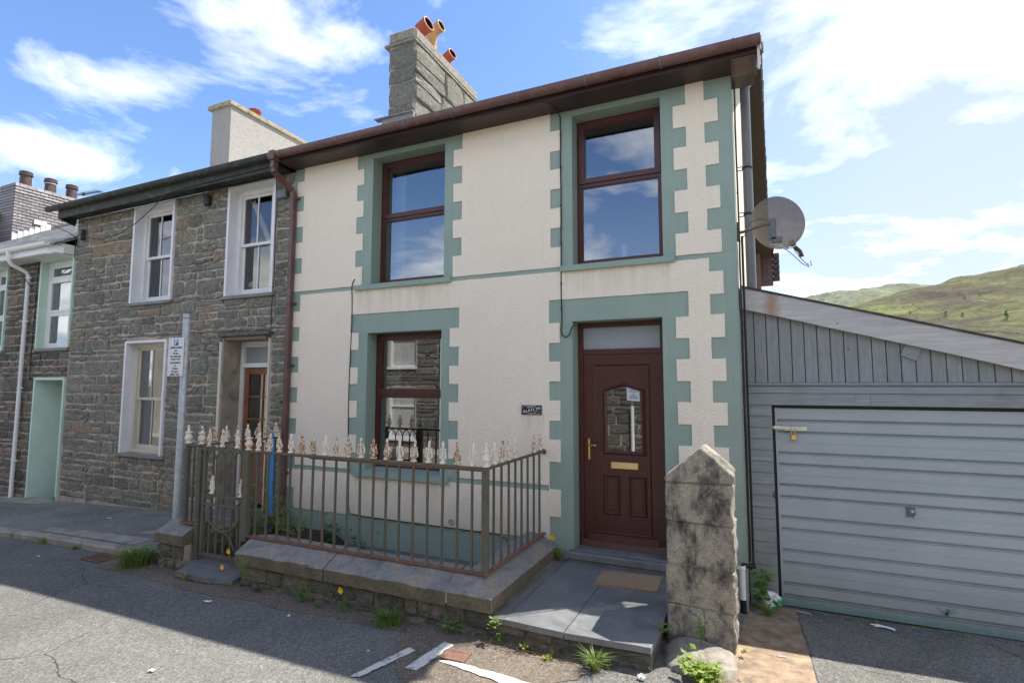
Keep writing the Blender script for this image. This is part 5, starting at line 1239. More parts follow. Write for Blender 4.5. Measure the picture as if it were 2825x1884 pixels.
cable([(-13.62, -.43, 4.62), (-13.58, -.2, 4.35), (-13.3, -.05, 3.9), (-13.22, -.03, 3.6)], .007, 'thin dark cable slanting from the white gutter to the wall')
cable([(-13.26, -.03, 4.52), (-13.26, -.03, 3.6), (-13.27, -.03, 2.9), (-13.27, -.03, 2.2), (-13.25, -.03, 2.12)], .009, 'dark cable down the wall between the white downpipe and the mint window')
cable([(-12.35, -.2, 5.10), (-12.0, -.12, 4.95), (-11.93, -.06, 4.88), (-11.94, -.05, 4.55), (-11.95, -.05, 4.48)], .008, 'dark cable dropping at the joint between the two stone houses')
# slate-hung stack
fh = empty('slate_hung_house', (-24.5, 3.8, -0.8), 'house far left whose tall slate-hung chimney stack has white stepped flashing and three brown pots', 'house')
stk = empty('chimney', (-21.8, 3.8, 6.0), parent=fh)
SX = -21.3
mb = MB(); mb.box(SX - .95, SX - .02, 2.75, 5.6, 5.6, 8.50); mb.build('stack', 'mortar_dark', stk)
rh = random.Random(77); rows = 22; nslate = 0
for j in range(rows):
    z1 = 8.50 - j * .098; z0 = z1 - .112; y = 2.74 + (j % 2) * .11 - .11
    while y < 5.55:
        a, b = max(2.735, y), min(y + .215, 5.6); yr = min(b, 3.8) if b < 3.8 else 3.8
        roofz = 4.72 + ((a + b) / 2 + .3) * LS if (a + b) / 2 < 3.8 else 7.2
        if b - a > .04 and z0 > roofz - .12:
            mb = MB(); t = .012 + rh.uniform(0, .004); top = .0 if j > 2 else .010
            mb.add([(SX - .02 + .004, a + .004, z1), (SX - .02 + .004, b - .004, z1), (SX - .02 + t + .012 + top, b - .004, z0), (SX - .02 + t + .012 + top, a + .004, z0), (SX - .025, a + .004, z0), (SX - .025, b - .004, z0)], [(0, 1, 2, 3), (3, 2, 5, 4), (0, 3, 4), (1, 5, 2)])
            mb.build('slate', 'hung_slate', stk); nslate += 1
        y += .22
for j in range(22):     # front face slates joined per course would hardly show: one slate each, two columns
    z1 = 8.50 - j * .098; z0 = z1 - .112
    mb = MB(); mb.add([(SX - .95, 2.745, z1), (SX + .0, 2.745, z1), (SX + .0, 2.725, z0), (SX - .95, 2.725, z0), (SX - .95, 2.75, z0), (SX, 2.75, z0)], [(0, 3, 2, 1), (3, 4, 5, 2)]); mb.build('slate', 'hung_slate', stk)
k = 0; y = 2.74
while y < 3.75:
    z = 4.72 + (y + .3) * LS; mb = MB(); mb.box(SX - .018, SX + .035, y, y + .13, z - .02, z + .26 + rh.uniform(-.02, .02)); mb.build('flashing_step', 'lead_white', stk); y += .145
mb = MB(); mb.box(SX - .01, SX + .045, 3.28, 3.62, 7.28, 7.42); mb.build('flashing_patch', 'lead_white', stk)
for i, y in enumerate((3.12, 3.80, 4.42)):
    mb = MB(); mb.lathe((SX - .32, y, 8.50), [(.165, 0), (.150, .36), (.15, .38), (.185, .39), (.185, .43), (.17, .44), (.18, .50), (.15, .52), (.14, .50)], 16); pt = mb.build('chimney_pot', 'brown_pot', stk, smooth=True)
mb = MB(); mb.lathe((SX - .32, 3.80, 8.50), [(.162, .33), (.168, .335), (.168, .355), (.162, .36)], 16); mb.build('white_band', 'lead_white', stk)
ae = empty('television_aerial', (-24.5, 6.0, 8.9), 'thin television aerial poking up behind the eaves', 'aerial')
mb = MB(); mb.tube([(-24.6, 6, 8.5), (-24.6, 6, 9.72)], .02, 6); mb.build('mast', 'dark_gutter', ae)
mb = MB(); mb.tube([(-24.75, 6, 9.64), (-22.9, 6, 9.56)], .018, 5)
for i in range(11): mb.tube([(-24.3 + i * .13, 5.85, 9.62 - i * .005), (-24.3 + i * .13, 6.15, 9.62 - i * .005)], .012, 4)
mb.lathe((-24.1, 6, 9.56), [(.05, 0), (.05, .12)], 6); mb.build('boom', 'dark_gutter', ae)
mb = MB(); mb.box(-28, -22.05, .3, 7.5, -1.2, 6.0); mb.prism([(.3, 6.001), (7.5, 6.001), (4.0, 8.4)], 0, -28, -22.05); mb.build('wall', 'mortar_dark', fh)
# ------------------------------------------------------------------ garage
ga = empty('timber_garage', (1.35, 0.3, -0.2), 'grey boarded lean-to garage with a ribbed up-and-over door', 'garage')
GX1_ = 3.05
def fz(x): return 3.05 - .298 * (x + .06)       # top edge of the sloping fascia at Y=.2
mb = MB(); P = [(-.075, fz(-.075)), (GX1_, fz(GX1_)), (GX1_, fz(GX1_) - .235), (-.075, fz(-.075) - .22)]
n_ = 14; top = [(-.075 + (GX1_ + .075) * i / n_, fz(-.075 + (GX1_ + .075) * i / n_)) for i in range(n_ + 1)]; bot = [(x, z - .225 + rg.uniform(-.004, .004)) for x, z in reversed(top)]
mb.prism(top + bot, 1, .240, .270); mb.build('fascia_board', 'weathered_fascia', ga)
mb = MB(); mb.prism([(-.075, fz(-.075) + .001), (GX1_ + .05, fz(GX1_ + .05) + .001), (GX1_ + .05, fz(GX1_ + .05) + .022), (-.075, fz(-.075) + .022)], 1, .228, 5.2); mb.build('roof', 'dark_gutter', ga)
mb = MB(); mb.prism([(-.075, fz(-.075) - .03), (GX1_, fz(GX1_) - .03), (GX1_, fz(GX1_) - .05), (-.075, fz(-.075) - .05)], 1, .271, 5.1); mb.build('roof_deck', 'grey_board', ga)
x = -.07; rb = random.Random(12)
while x < GX1_ - .02:
    b = min(x + .1155, GX1_); zt = fz(x) - .12; zt2 = fz(b) - .12
    mb = MB(); yq = .300 + rb.uniform(0, .002); vs = [(x + .0035, yq + .004, 2.045), (x + .008, yq, 2.045), (b - .008, yq, 2.045), (b - .0035, yq + .004, 2.045), (b - .0035, yq + .022, 2.045), (x + .0035, yq + .022, 2.045)]
    vs += [(v[0], v[1], zt if v[0] < (x + b) / 2 else zt2) for v in vs]; mb.add(vs, [(0, 1, 2, 3, 4, 5), (11, 10, 9, 8, 7, 6)] + [(i, i + 6, (i + 1) % 6 + 6, (i + 1) % 6) for i in range(6)])
    mb.build('gable_board', 'grey_board_vertical', ga); x = b
mb = MB(); mb.box(-.07, GX1_, .325, .335, 1.82, 3.0); mb.v = [v if v.z < 2 else Vector((v.x, v.y, fz(v.x) - .06)) for v in mb.v]; mb.build('backing', 'room_dark', ga)
mb = MB(); mb.prism([(.278, 2.02), (.322, 2.02), (.322, 2.046), (.285, 2.040)], 0, -.07, GX1_); mb.build('drip_trim', 'grey_board', ga)
def shiplap(x0, x1, z0, z1, y, name='cladding_board', mat='grey_board', yb=None):
    mb = MB(); h = z1 - z0; mb.prism([(y, z0 + .003), (y + .022, z0 + .003), (y + .022, z1), (y + .011, z1), (y + .009, z1 - h * .14), (y + .001, z1 - h * .22)], 0, x0, x1); return mb.build(name, mat, ga)
shiplap(-.07, GX1_, 1.935, 2.019, .295, 'lintel_board'); shiplap(-.07, 1.05, 1.815, 1.935, .293, 'lintel_board'); shiplap(1.053, GX1_, 1.815, 1.935, .296, 'lintel_board')
z = 1.813
while z > -.15:
    shiplap(-.07, .185, max(-.19, z - .115), z, .30 + rb.uniform(-.001, .001)); z -= .1153
mb = MB(); mb.box(-.07, .187, .324, .40, -.3, 1.81); mb.build('side_post', 'grey_board', ga)
mb = MB(); mb.box(2.64, GX1_, .30, .40, -.3, 1.813); mb.build('side_post', 'grey_board', ga)
mb = MB(); mb.box(.188, .205, .33, .42, -.2, 1.812); mb.box(.205, 2.62, .345, .42, 1.79, 1.812); mb.build('door_frame', 'black_rubber', ga)  # black strips stand in for the dark gap beside the door
# up-and-over door: pressed ribs
DX0, DX1 = .215, 2.61
gr = [1.66, 1.54, 1.33, 1.215, 1.01, .893, .69, .57, .362, .243, .04, -.08]
prof = [(.372, 1.785), (.350, 1.782)]
for g in gr: prof += [(.350, g + .012), (.374, g + .007), (.374, g - .004), (.342, g - .010), (.350, g - .024)]
prof += [(.350, -.185), (.378, -.19)]
mb = MB(); m = len(prof)
vs = [(DX0 + .02, y, z) for y, z in prof] + [(DX1 - .02, y, z) for y, z in prof]; mb.add(vs, [(i, i + 1, i + 1 + m, i + m) for i in range(m - 1)])
for (a, b) in ((DX0, DX0 + .02), (DX1 - .02, DX1)): mb.box(a, b, .346, .39, -.19, 1.785)
gd = mb.build('garage_door', 'garage_metal', ga)
for (ra, rb_, ) in ((1.54, 1.33), (1.215, 1.01), (.893, .69), (.57, .362), (.243, .04)):     # fine fold halfway down each wide rib
    zc = (ra + rb_) / 2; mb = MB(); mb.box(DX0 + .03, DX1 - .03, .3475, .3495, zc - .003, zc + .003); mb.build('rib_fold', 'garage_metal', gd)
lk = empty('door_lock', (1.33, .35, .83), parent=gd)
mb = MB(); mb.box(1.295, 1.365, .335, .3465, .79, .885, .004); mb.build('lock_plate', 'flue_grey', lk)
mb = MB(); mb.lathe((1.335, .336, .842), [(.018, 0), (.020, .012), (.014, .022), (.008, .03)], 12, (0, -1, 0)); mb.box(1.35, 1.38, .325, .336, .79, .80, .002); mb.build('lock_barrel', 'steel', lk)
bt = empty('door_bolt', (.33, .34, 1.58), parent=gd)
mb = MB(); mb.box(.17, .30, .330, .3445, 1.565, 1.605, .002); mb.box(.30, .505, .334, .3445, 1.555, 1.600, .002); mb.tube([(.15, .322, 1.585), (.47, .322, 1.578)], .007, 8); mb.box(.20, .215, .312, .33, 1.57, 1.60); mb.box(.27, .285, .312, .33, 1.57, 1.60); mb.box(.365, .385, .306, .334, 1.56, 1.60); mb.build('bolt', 'steel', bt)
mb = MB(); mb.box(.352, .402, .300, .322, 1.462, 1.52, .006); mb.tube([(.362, .311, 1.52), (.362, .311, 1.55), (.377, .311, 1.563), (.392, .311, 1.55), (.392, .311, 1.52)], .005, 6); mb.build('padlock', 'brass', bt)
mb = MB(); mb.box(1.33, 1.46, .280, .30, 2.27, 2.40, 0, Matrix.Rotation(R(24), 3, 'Y')); mb.build('purlin_end', 'grey_board', ga)
mb = MB(); mb.box(-.07, .0, 5.0, 5.1, -.3, 2.9); mb.box(2.95, GX1_, .41, 5.1, -.3, 2.0); mb.box(-.07, GX1_, 5.0, 5.1, -.3, 2.0); mb.build('back_wall', 'grey_board', ga)
mb = MB(); mb.box(.19, 2.62, .42, .43, -.2, 1.8); mb.build('inner_shadow_board', 'room_dark', ga)

# ------------------------------------------------------------------ garden walls
YF = -1.5
gw = empty('garden_wall', (-3.6, YF, -.1), 'low stone garden wall with chamfered slate copings under the railings', 'wall')
mb = MB(); mb.box(-5.08, -2.02, -1.64, -1.36, -.6, .095); mb.box(-2.33, -2.02, -1.359, -.01, -.6, .10); mb.build('wall_core', 'mortar_dark', gw)
rgw = random.Random(51)
rects = rubble(-5.06, -2.02, -.15, .09, [], rgw, .07, .13, .10, .42, .012)
for r in rects:
    mb = MB(); rough_stone(mb, *r, -1.63, .035 * rgw.uniform(.5, 1.3), rgw, 'y', -1, .014); mb.build('stone', 'wall_stone', gw)
def coping(x0, x1, z0=.10, z1=.33, yf=-1.70, name='coping_stone'):
    pr = [(-1.33, z0), (yf, z0), (yf - .002, z0 + .115), (yf + .005, z0 + .122), (-1.50, z1 - .008), (-1.48, z1), (-1.33, z1)]
    n = max(3, int((x1 - x0) / .10)); rr = random.Random(int(x0 * 100)); mb = MB(); m = len(pr); vs = []
    for i in range(n + 1):
        x = x0 + (x1 - x0) * i / n; e = .006 if i in (0, n) else 0
        for k, (y, z) in enumerate(pr): vs.append((x, y + e + rr.uniform(-.005, .005) + .010 * noise.noise((x * 5, k, 0)), z - e + rr.uniform(-.004, .004) + .009 * noise.noise((x * 5, k, 9))))
    fs = [(i * m + k, (i + 1) * m + k, (i + 1) * m + (k + 1) % m, i * m + (k + 1) % m) for i in range(n) for k in range(m)] + [tuple(range(m)), tuple(reversed(range(n * m, n * m + m)))]
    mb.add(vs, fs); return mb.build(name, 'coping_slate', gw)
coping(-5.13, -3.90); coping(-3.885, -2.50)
# corner coping: mitred L shape running back to the house
cp = MB(); prf = [(0, .10), (.37, .10), (.372, .215), (.365, .222), (.17, .322), (.15, .33), (0, .33)]   # outward distance, z
def Lp(d, z): return [(-2.475, -1.33 - d, z), (-2.42 + d, -1.33 - d, z), (-2.42 + d, .0, z)]
vs = []
for d, z in prf: vs += [(-2.475, -1.33 - d, z)] + [(-2.42 + (-2.475 + 2.42) * (1 - t) + d * t, -1.33 - d, z) for t in (.5, 1.0)] + [(-2.42 + d, -1.33 - d + (1.33 + d) * t, z) for t in (.25, .5, .75, 1.0)]
m = 7; rows_ = len(prf); vs = [(x + .004 * noise.noise((x * 6, y * 6, z)), y + .004 * noise.noise((x * 6, y * 6, z + 5)), z + .004 * noise.noise((x * 7, y * 7, 3))) for x, y, z in vs]
cp.add(vs, [(a * m + b, a * m + b + 1, ((a + 1) % rows_) * m + b + 1, ((a + 1) % rows_) * m + b) for a in range(rows_) for b in range(m - 1)] + [tuple(a * m for a in range(rows_)), tuple(a * m + m - 1 for a in reversed(range(rows_)))])
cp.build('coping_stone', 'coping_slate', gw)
mb = MB(); mb.prism([(-2.497, -1.70), (-2.477, -1.70), (-2.477, -1.5), (-2.497, -1.5)], 2, .12, .222); mb.add([(-2.50, -1.695, .215), (-2.474, -1.695, .215), (-2.474, -1.49, .328), (-2.50, -1.49, .328)], [(0, 1, 2, 3)]); mb.build('mortar_joint', 'mortar_pale', gw, recalc=False)
# garden soil inside the railings
mb = MB(); X = lin(-6.3, -2.05, 24); Y = lin(-1.36, .0, 8); n = len(X)
mb.add([(x, y, interp(x, [(-5.3, .0), (-4.5, -.42), (-2, -.5)]) + .02 * noise.noise((x * 3, y * 3, 1))) for y in Y for x in X], [(j * n + i, j * n + i + 1, (j + 1) * n + i + 1, (j + 1) * n + i) for j in range(len(Y) - 1) for i in range(n - 1)])
mb.build('garden_soil', 'soil', None, (0, 0, 0), recalc=False, kind='structure')
# stub wall left of the gate
sw = empty('stub_wall', (-6.35, -1.5, -.14), 'short stone stub wall with a sloping slate cap left of the rusty gate', 'wall')
mb = MB(); mb.box(-6.50, -6.07, -1.60, -1.37, -.3, .16); mb.build('wall_core', 'mortar_pale', sw)
for r in rubble(-6.52, -6.06, -.15, .15, [], rgw, .10, .15, .14, .3, .02):
    mb = MB(); rough_stone(mb, *r, -1.59, .04, rgw, 'y', -1, .015); mb.build('stone', 'wall_stone', sw)
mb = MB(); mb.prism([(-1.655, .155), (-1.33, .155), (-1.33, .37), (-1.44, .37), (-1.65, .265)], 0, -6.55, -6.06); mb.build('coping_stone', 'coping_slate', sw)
mb = MB(); mb.box(-6.45, -6.1, -1.37, -.02, -.1, .22); mb.build('return_wall', 'wall_stone', sw)
st = MB(); st.add([(x, y, z) for z in (-.115, -.065) for x, y in [(-6.03, -1.62), (-5.93, -1.80), (-5.45, -1.79), (-5.12, -1.72), (-5.14, -1.55), (-5.6, -1.50), (-5.98, -1.52)]], [(6, 5, 4, 3, 2, 1, 0), (7, 8, 9, 10, 11, 12, 13)] + [(i, (i + 1) % 7, (i + 1) % 7 + 7, i + 7) for i in range(7)])
st.build('gate_slate', 'slate_slab', None, label='cracked flat slate lying in the road as a step to the gate', cat='step')
mb = MB(); mb.prism([(-6.05, -1.60), (-5.14, -1.60), (-5.14, -.6), (-6.05, -.6)], 2, -.2, -.02); mb.build('gate_threshold', 'slate_slab', None, label='worn stone threshold under the rusty garden gate', cat='step')

# ------------------------------------------------------------------ railings
rl = empty('iron_railing', (-4.2, YF, .33), 'rusty iron railing with chipped white spear finials round the front garden', 'railing')
def finial_mesh():
    mb = MB()
    mb.lathe((0, 0, 0), [(.014, 0), (.029, .006), (.033, .016), (.027, .026), (.015, .032), (.019, .042), (.012, .052), (.014, .075), (.012, .090), (.0125, .165), (.0135, .19), (.010, .205), (.003, .215)], 8)
    for s in (-1, 1):
        mb.tube([(s * .008, 0, .052), (s * .028, 0, .050), (s * .040, 0, .064), (s * .036, 0, .092), (s * .024, 0, .120), (s * .023, 0, .138), (s * .035, 0, .143)], .006, 5, rr=[.007, .009, .010, .0085, .008, .009, .008])
    mb.tube([(0, .008, .055), (0, .02, .056), (0, .026, .07), (0, .018, .10), (0, .012, .115)], .005, 4)
    mb.tube([(0, -.008, .055), (0, -.02, .056), (0, -.026, .07), (0, -.018, .10), (0, -.012, .115)], .005, 4)
    return mb.mesh('finial', 'finial_paint', (0, 0, 0), smooth=True)
def urn_mesh():
    mb = MB(); mb.lathe((0, 0, 0), [(.022, 0), (.038, .008), (.040, .018), (.022, .026), (.020, .036), (.036, .050), (.044, .070), (.042, .085), (.030, .110), (.027, .128), (.040, .132), (.040, .145), (.015, .152), (.013, .20), (.016, .21), (.006, .225)], 12)
    return mb.mesh('urn_finial', 'finial_paint', (0, 0, 0), smooth=True)
FM, UM = finial_mesh(), urn_mesh()
def bar_mesh(h, w=.0095):
    mb = MB(); mb.box(-w, w, -w, w, 0, h); mb.lathe((0, 0, 0), [(.022, 0), (.018, .018), (.012, .03)], 4); return mb.mesh('bar', ['rusty_iron'], (0, 0, 0))
BM = bar_mesh(.895); BMl = bar_mesh(1.04)
mb = MB(); mb.lathe((0, 0, 0), [(.024, 0), (.020, .016), (.013, .028)], 6); FT = mb.mesh('bar_foot', 'red_rust', (0, 0, 0))
rr_ = random.Random(15)
def add_bar(x, y, z0=.345, fin=True, lean=0.0, me=None, turn=0.0, foot=True, parent=None):
    p = parent or rl
    b = inst(me or BM, 'bar', p, (x, y, z0), (0, lean, 0))
    if foot: inst(FT, 'bar_foot', p, (x, y, z0 + .001))
    if fin: inst(FM, 'finial', p, (x, y, 1.272), (rr_.uniform(-.06, .06), rr_.uniform(-.06, .06), turn + rr_.uniform(-.3, .3)))
i = 0; x = -5.07
for x in [-5.07, -4.905, -4.74, -4.575, -4.415, -4.255, -4.10, -3.94, -3.785, -3.62, -3.46, -3.305, -3.145, -2.985, -2.82, -2.66, -2.50, -2.345]:
    add_bar(x, YF, lean=rr_.uniform(-.008, .008))
for k, y in enumerate([-1.33, -1.165, -.995, -.835, -.675, -.51, -.335, -.165]): add_bar(-2.209, y, fin=k not in (4, 5), turn=R(90))
for y in [-1.14, -.98, -.82, -.66, -.50, -.34, -.18]: add_bar(-6.26, y, z0=.20, me=BMl, turn=R(90))
add_bar(-6.13, YF, z0=.38, fin=False)
mb = MB(); mb.tube([(-5.20, YF, 1.262), (-3.7, YF, 1.258), (-2.209, YF, 1.256)], .017, 8); mb.build('top_rail', 'rusty_iron', rl, smooth=True)
mb = MB(); mb.box(-4.3, -2.23, YF - .012, YF + .012, 1.232, 1.242); mb.build('top_rail_strip', 'red_rust', rl)
mb = MB(); mb.tube([(-2.209, YF, 1.258), (-2.209, .0, 1.258)], .017, 8); mb.tube([(-2.209, -.03, 1.255), (-2.209, .0, 1.25)], .03, 8); mb.build('top_rail', 'rusty_iron', rl, smooth=True)
mb = MB(); mb.tube([(-6.26, YF, 1.27), (-6.27, -.0, 1.255)], .014, 8); mb.build('top_rail', 'rusty_iron', rl, smooth=True)
mb = MB(); mb.tube([(-6.28, YF, 1.285), (-5.99, YF, 1.285)], .015, 8); mb.build('top_rail', 'rusty_iron', rl, smooth=True)
mb = MB(); mb.box(-5.2, -2.185, YF - .022, YF + .022, .332, .346); mb.build('bottom_rail', 'red_rust', rl)
mb = MB(); mb.box(-2.23, -2.187, YF + .023, -.0, .332, .346); mb.build('bottom_rail', 'red_rust', rl)
mb = MB(); mb.box(-6.30, -5.99, YF - .03, YF + .03, .372, .388); mb.build('bottom_rail', 'red_rust', rl)
for x, z0, w in ((-6.245, .388, .026), (-6.005, -.08, .032), (-5.215, .28, .034), (-2.209, .346, .028)):
    mb = MB(); mb.box(x - w, x + w, YF - w, YF + w, z0, 1.262, .004); mb.lathe((x, YF, 1.225), [(w * 1.05, 0), (w * 1.25, .012), (w * 1.25, .03), (w * .8, .045)], 10)
    mb.build('post', 'rusty_iron', rl); u = inst(UM, 'urn_finial', rl, (x, YF, 1.272 + (.03 if x < -5.9 else .0)), (rr_.uniform(-.03, .03), rr_.uniform(-.03, .03), 0))
for z in (1.15, .42): mb = MB(); mb.lathe((-6.0, YF, z), [(.037, 0), (.040, .004), (.040, .03), (.037, .034)], 10); mb.build('hinge_collar', 'rusty_iron', rl)
# gate
gt = empty('garden_gate', (-5.6, YF, .04), 'rusty iron garden gate with arched top bars and scrolls', 'gate')
gx0, gx1 = -5.945, -5.265
mb = MB(); mb.box(gx0, gx0 + .04, YF - .018, YF + .018, .03, 1.285); mb.box(gx1 - .03, gx1, YF - .015, YF + .015, .05, 1.27)
for z, h in ((1.262, .016), (.725, .012), (.625, .014), (.055, .018)): mb.box(gx0 + .04, gx1 - .03, YF - .012, YF + .012, z - h, z + h)
mb.build('frame', 'rusty_iron', gt)
for x in (-5.81, -5.69, -5.57, -5.45, -5.34):
    mb = MB(); mb.box(x - .009, x + .009, YF - .008, YF + .008, .073, .611); mb.build('bar', 'rusty_iron', gt)
mb_xs = [-5.90, -5.735, -5.59, -5.44, -5.30]
for x in (-5.735, -5.59, -5.44):
    mb = MB(); mb.box(x - .008, x + .008, YF - .008, YF + .008, .737, 1.10); mb.build('bar', 'rusty_iron', gt)
for a, b in zip(mb_xs[:-1], mb_xs[1:]):
    mb = MB(); r = (b - a) / 2; mb.tube([((a + b) / 2 - r * math.cos(t), YF, 1.09 + .15 * math.sin(t)) for t in lin(0, math.pi, 10)], .009, 6); mb.build('arch', 'rusty_iron', gt)
mb = MB(); mb.tube([(-5.895, YF - .012, .60), (-5.86, YF - .012, .52), (-5.79, YF - .012, .43), (-5.69, YF - .012, .355), (-5.58, YF - .012, .335), (-5.46, YF - .012, .36), (-5.35, YF - .012, .44), (-5.30, YF - .012, .52)], .011, 6); mb.build('scroll', 'rusty_iron', gt, smooth=True)
mb = MB(); mb.tube([(-5.88, YF - .008, .10), (-5.84, YF - .008, .22), (-5.74, YF - .008, .32), (-5.60, YF - .008, .345), (-5.50, YF - .008, .31), (-5.42, YF - .008, .23), (-5.37, YF - .008, .15)], .010, 6); mb.build('scroll', 'rusty_iron', gt, smooth=True)
for x in (-5.78, -5.30): inst(FM, 'finial', gt, (x, YF - .005, .745))
for x in (-5.875, -5.65, -5.40): inst(FM, 'finial', gt, (x, YF, 1.285), (0, 0, rr_.uniform(-.3, .3)))

# ------------------------------------------------------------------ slate path and doorstep
sp = empty('slate_path', (-1.35, -.85, -.05), 'slate flag path in front of the brown front door', 'path')
def flag(pts, z0, z1, parent, mat='slate_slab', name='flagstone'):
    q = wob(pts, .004, 4); mb = MB(); mb.prism(q, 2, z0, z1); return mb.build(name, mat, parent)
flag([(-2.045, -1.70), (-1.935, -1.70), (-1.935, -.02), (-2.045, -.02)], .035, .080, sp)
flag([(-1.928, -1.70), (-1.405, -1.725), (-1.405, -.50), (-1.928, -.50)], .035, .083, sp)
flag([(-1.398, -1.725), (-.735, -1.69), (-.72, -1.2), (-.71, -.50), (-1.398, -.50)], .035, .082, sp)
flag([(-1.928, -.492), (-.71, -.492), (-.71, -.02), (-1.928, -.02)], .035, .080, sp)
mb = MB(); mb.box(-2.04, -.74, -1.665, .0, -.3, .034); mb.build('footing', 'mortar_dark', sp)
for r in rubble(-2.04, -.74, -.13, .030, [], rgw, .05, .09, .12, .4, .012):
    mb = MB(); rough_stone(mb, *r, -1.66, .022, rgw, 'y', -1, .008); mb.build('stone', 'dark_stone', sp)
mb = MB(); q = wob([(-1.885, -.105), (-.80, -.085), (-.80, .20), (-1.858, .20), (-1.885, .0)], .003, 3); mb.prism([p for p in q], 2, .095, .195); 
ds_ = empty('slate_doorstep', (-1.35, 0, .08), 'thick slate step under the brown front door', 'step')
mb = MB(); mb.box(-1.855, -.855, -.001, .205, .08, .197, .006); mb.box(-1.90, -.79, -.115, -.002, .12, .196, .008); mb.box(-1.88, -.80, -.09, -.003, .081, .118); mb.build('tread', 'slate_slab', ds_)
dm = empty('door_mat', (-1.17, -.42, .085), 'brown coir door mat lying askew on the slate path', 'mat')
mb = MB(); rm = random.Random(3)
A, B, C_, D_ = Vector((-1.475, -.26)), Vector((-.88, -.20)), Vector((-.865, -.60)), Vector((-1.455, -.655)); nu, nv = 30, 18; vs = []
for j in range(nv + 1):
    for i in range(nu + 1):
        u, v = i / nu, j / nv; p = (A * (1 - u) + B * u) * (1 - v) + (D_ * (1 - u) + C_ * u) * v; e = rm.uniform(-.006, .006) if i in (0, nu) or j in (0, nv) else 0
        vs.append((p.x + e, p.y + e, .100 + rm.uniform(0, .004) + (.006 * math.sin(u * 5) if v > .8 else 0)))
fs = [(j * (nu + 1) + i, (j + 1) * (nu + 1) + i, (j + 1) * (nu + 1) + i + 1, j * (nu + 1) + i + 1) for j in range(nv) for i in range(nu)]
mb.add(vs, fs); k0 = [j * (nu + 1) + i for j, i in [(0, i) for i in range(nu + 1)] + [(j, nu) for j in range(1, nv + 1)] + [(nv, i) for i in range(nu - 1, -1, -1)] + [(j, 0) for j in range(nv - 1, 0, -1)]]
lo_ = [(vs[i][0], vs[i][1], .0835) for i in k0]; base = len(mb.v); mb.v += [Vector(v) for v in lo_]; m = len(k0)
for i in range(m): mb.f.append([k0[i], k0[(i + 1) % m], base + (i + 1) % m, base + i]); mb.mi.append(0)
mb.build('pile', 'coir', dm)

# ------------------------------------------------------------------ stone pillar
pl = empty('stone_gatepost', (-.44, -.95, -.1), 'blackened stone gatepost with a pointed cap beside the front door', 'gatepost')
PX0, PX1, PY0, PY1 = -.695, -.178, -1.15, -.72
def block(pts, y0, y1, seed, amp, name, ny=5, parent=None, mat='pillar_stone', sub=9):
    """roughly dressed block: polygon front in XZ, subdivided and displaced"""
    bm = bmesh.new(); a = [bm.verts.new((x, y0, z)) for x, z in pts]; b = [bm.verts.new((x, y1, z)) for x, z in pts]; n = len(pts)
    bm.faces.new(a); bm.faces.new(list(reversed(b)))
    for i in range(n): bm.faces.new((a[i], b[i], b[(i + 1) % n], a[(i + 1) % n]))
    bmesh.ops.recalc_face_normals(bm, faces=bm.faces[:])
    bmesh.ops.bevel(bm, geom=bm.edges[:], offset=.012, segments=1, affect='EDGES')
    bmesh.ops.triangulate(bm, faces=bm.faces[:])
    for _ in range(4): 
        le = [e for e in bm.edges if e.calc_length() > .045]
        if le: bmesh.ops.subdivide_edges(bm, edges=le, cuts=1); bmesh.ops.triangulate(bm, faces=bm.faces[:])
    bmesh.ops.recalc_face_normals(bm, faces=bm.faces[:]); bm.normal_update()
    for v in bm.verts:
        q = v.co * 9 + Vector((seed, seed * 2, 0)); right = max(0, (v.normal.x - .3) / .7)
        d = amp * .6 * (noise.fractal(q, .9, 2.0, 4)) * (1 + 3.0 * right) + right * .008
        if v.normal.z > -.9: v.co += v.normal * d
    mb = MB(); bm.verts.ensure_lookup_table(); mb.add([v.co for v in bm.verts], [[v.index for v in f.verts] for f in bm.faces]); bm.free()
    return mb.build(name, mat, parent or pl, recalc=False, smooth=True)
block([(PX0 + .004, 1.20), (PX1 + .02, 1.215), (PX1 + .022, 1.285), (-.395, 1.50), (PX0 - .0, 1.245)], PY0 + .0, PY1, 1, .005, 'cap_stone')
block([(PX0, .885), (PX1 + .003, .875), (PX1 + .006, 1.205), (PX0 + .003, 1.195)], PY0 + .006, PY1, 2, .008, 'stone')
block([(PX0 + .004, .54), (-.47, .53), (-.47, .875), (PX0 + .004, .885)], PY0 + .008, PY1, 3, .009, 'stone')
block([(-.462, .53), (PX1 + .004, .52), (PX1 + .004, .868), (-.462, .876)], PY0 + .004, PY1, 4, .009, 'stone')
block([(PX0 - .004, .22), (PX1 + .0, .20), (PX1 + .0, .515), (PX0 - .004, .530)], PY0 + .010, PY1, 5, .009, 'stone')
block([(PX0 - .0, -.16), (-.42, -.16), (-.42, .205), (PX0, .215)], PY0 + .004, PY1, 6, .011, 'stone')
block([(-.412, -.16), (PX1 - .006, -.16), (PX1 - .002, .195), (-.412, .205)], PY0 + .012, PY1, 7, .012, 'stone')
mb = MB(); mb.box(PX0 + .018, PX1 - .018, PY0 + .024, PY1 - .02, -.16, 1.22); mb.build('core', 'mortar_pale', pl)
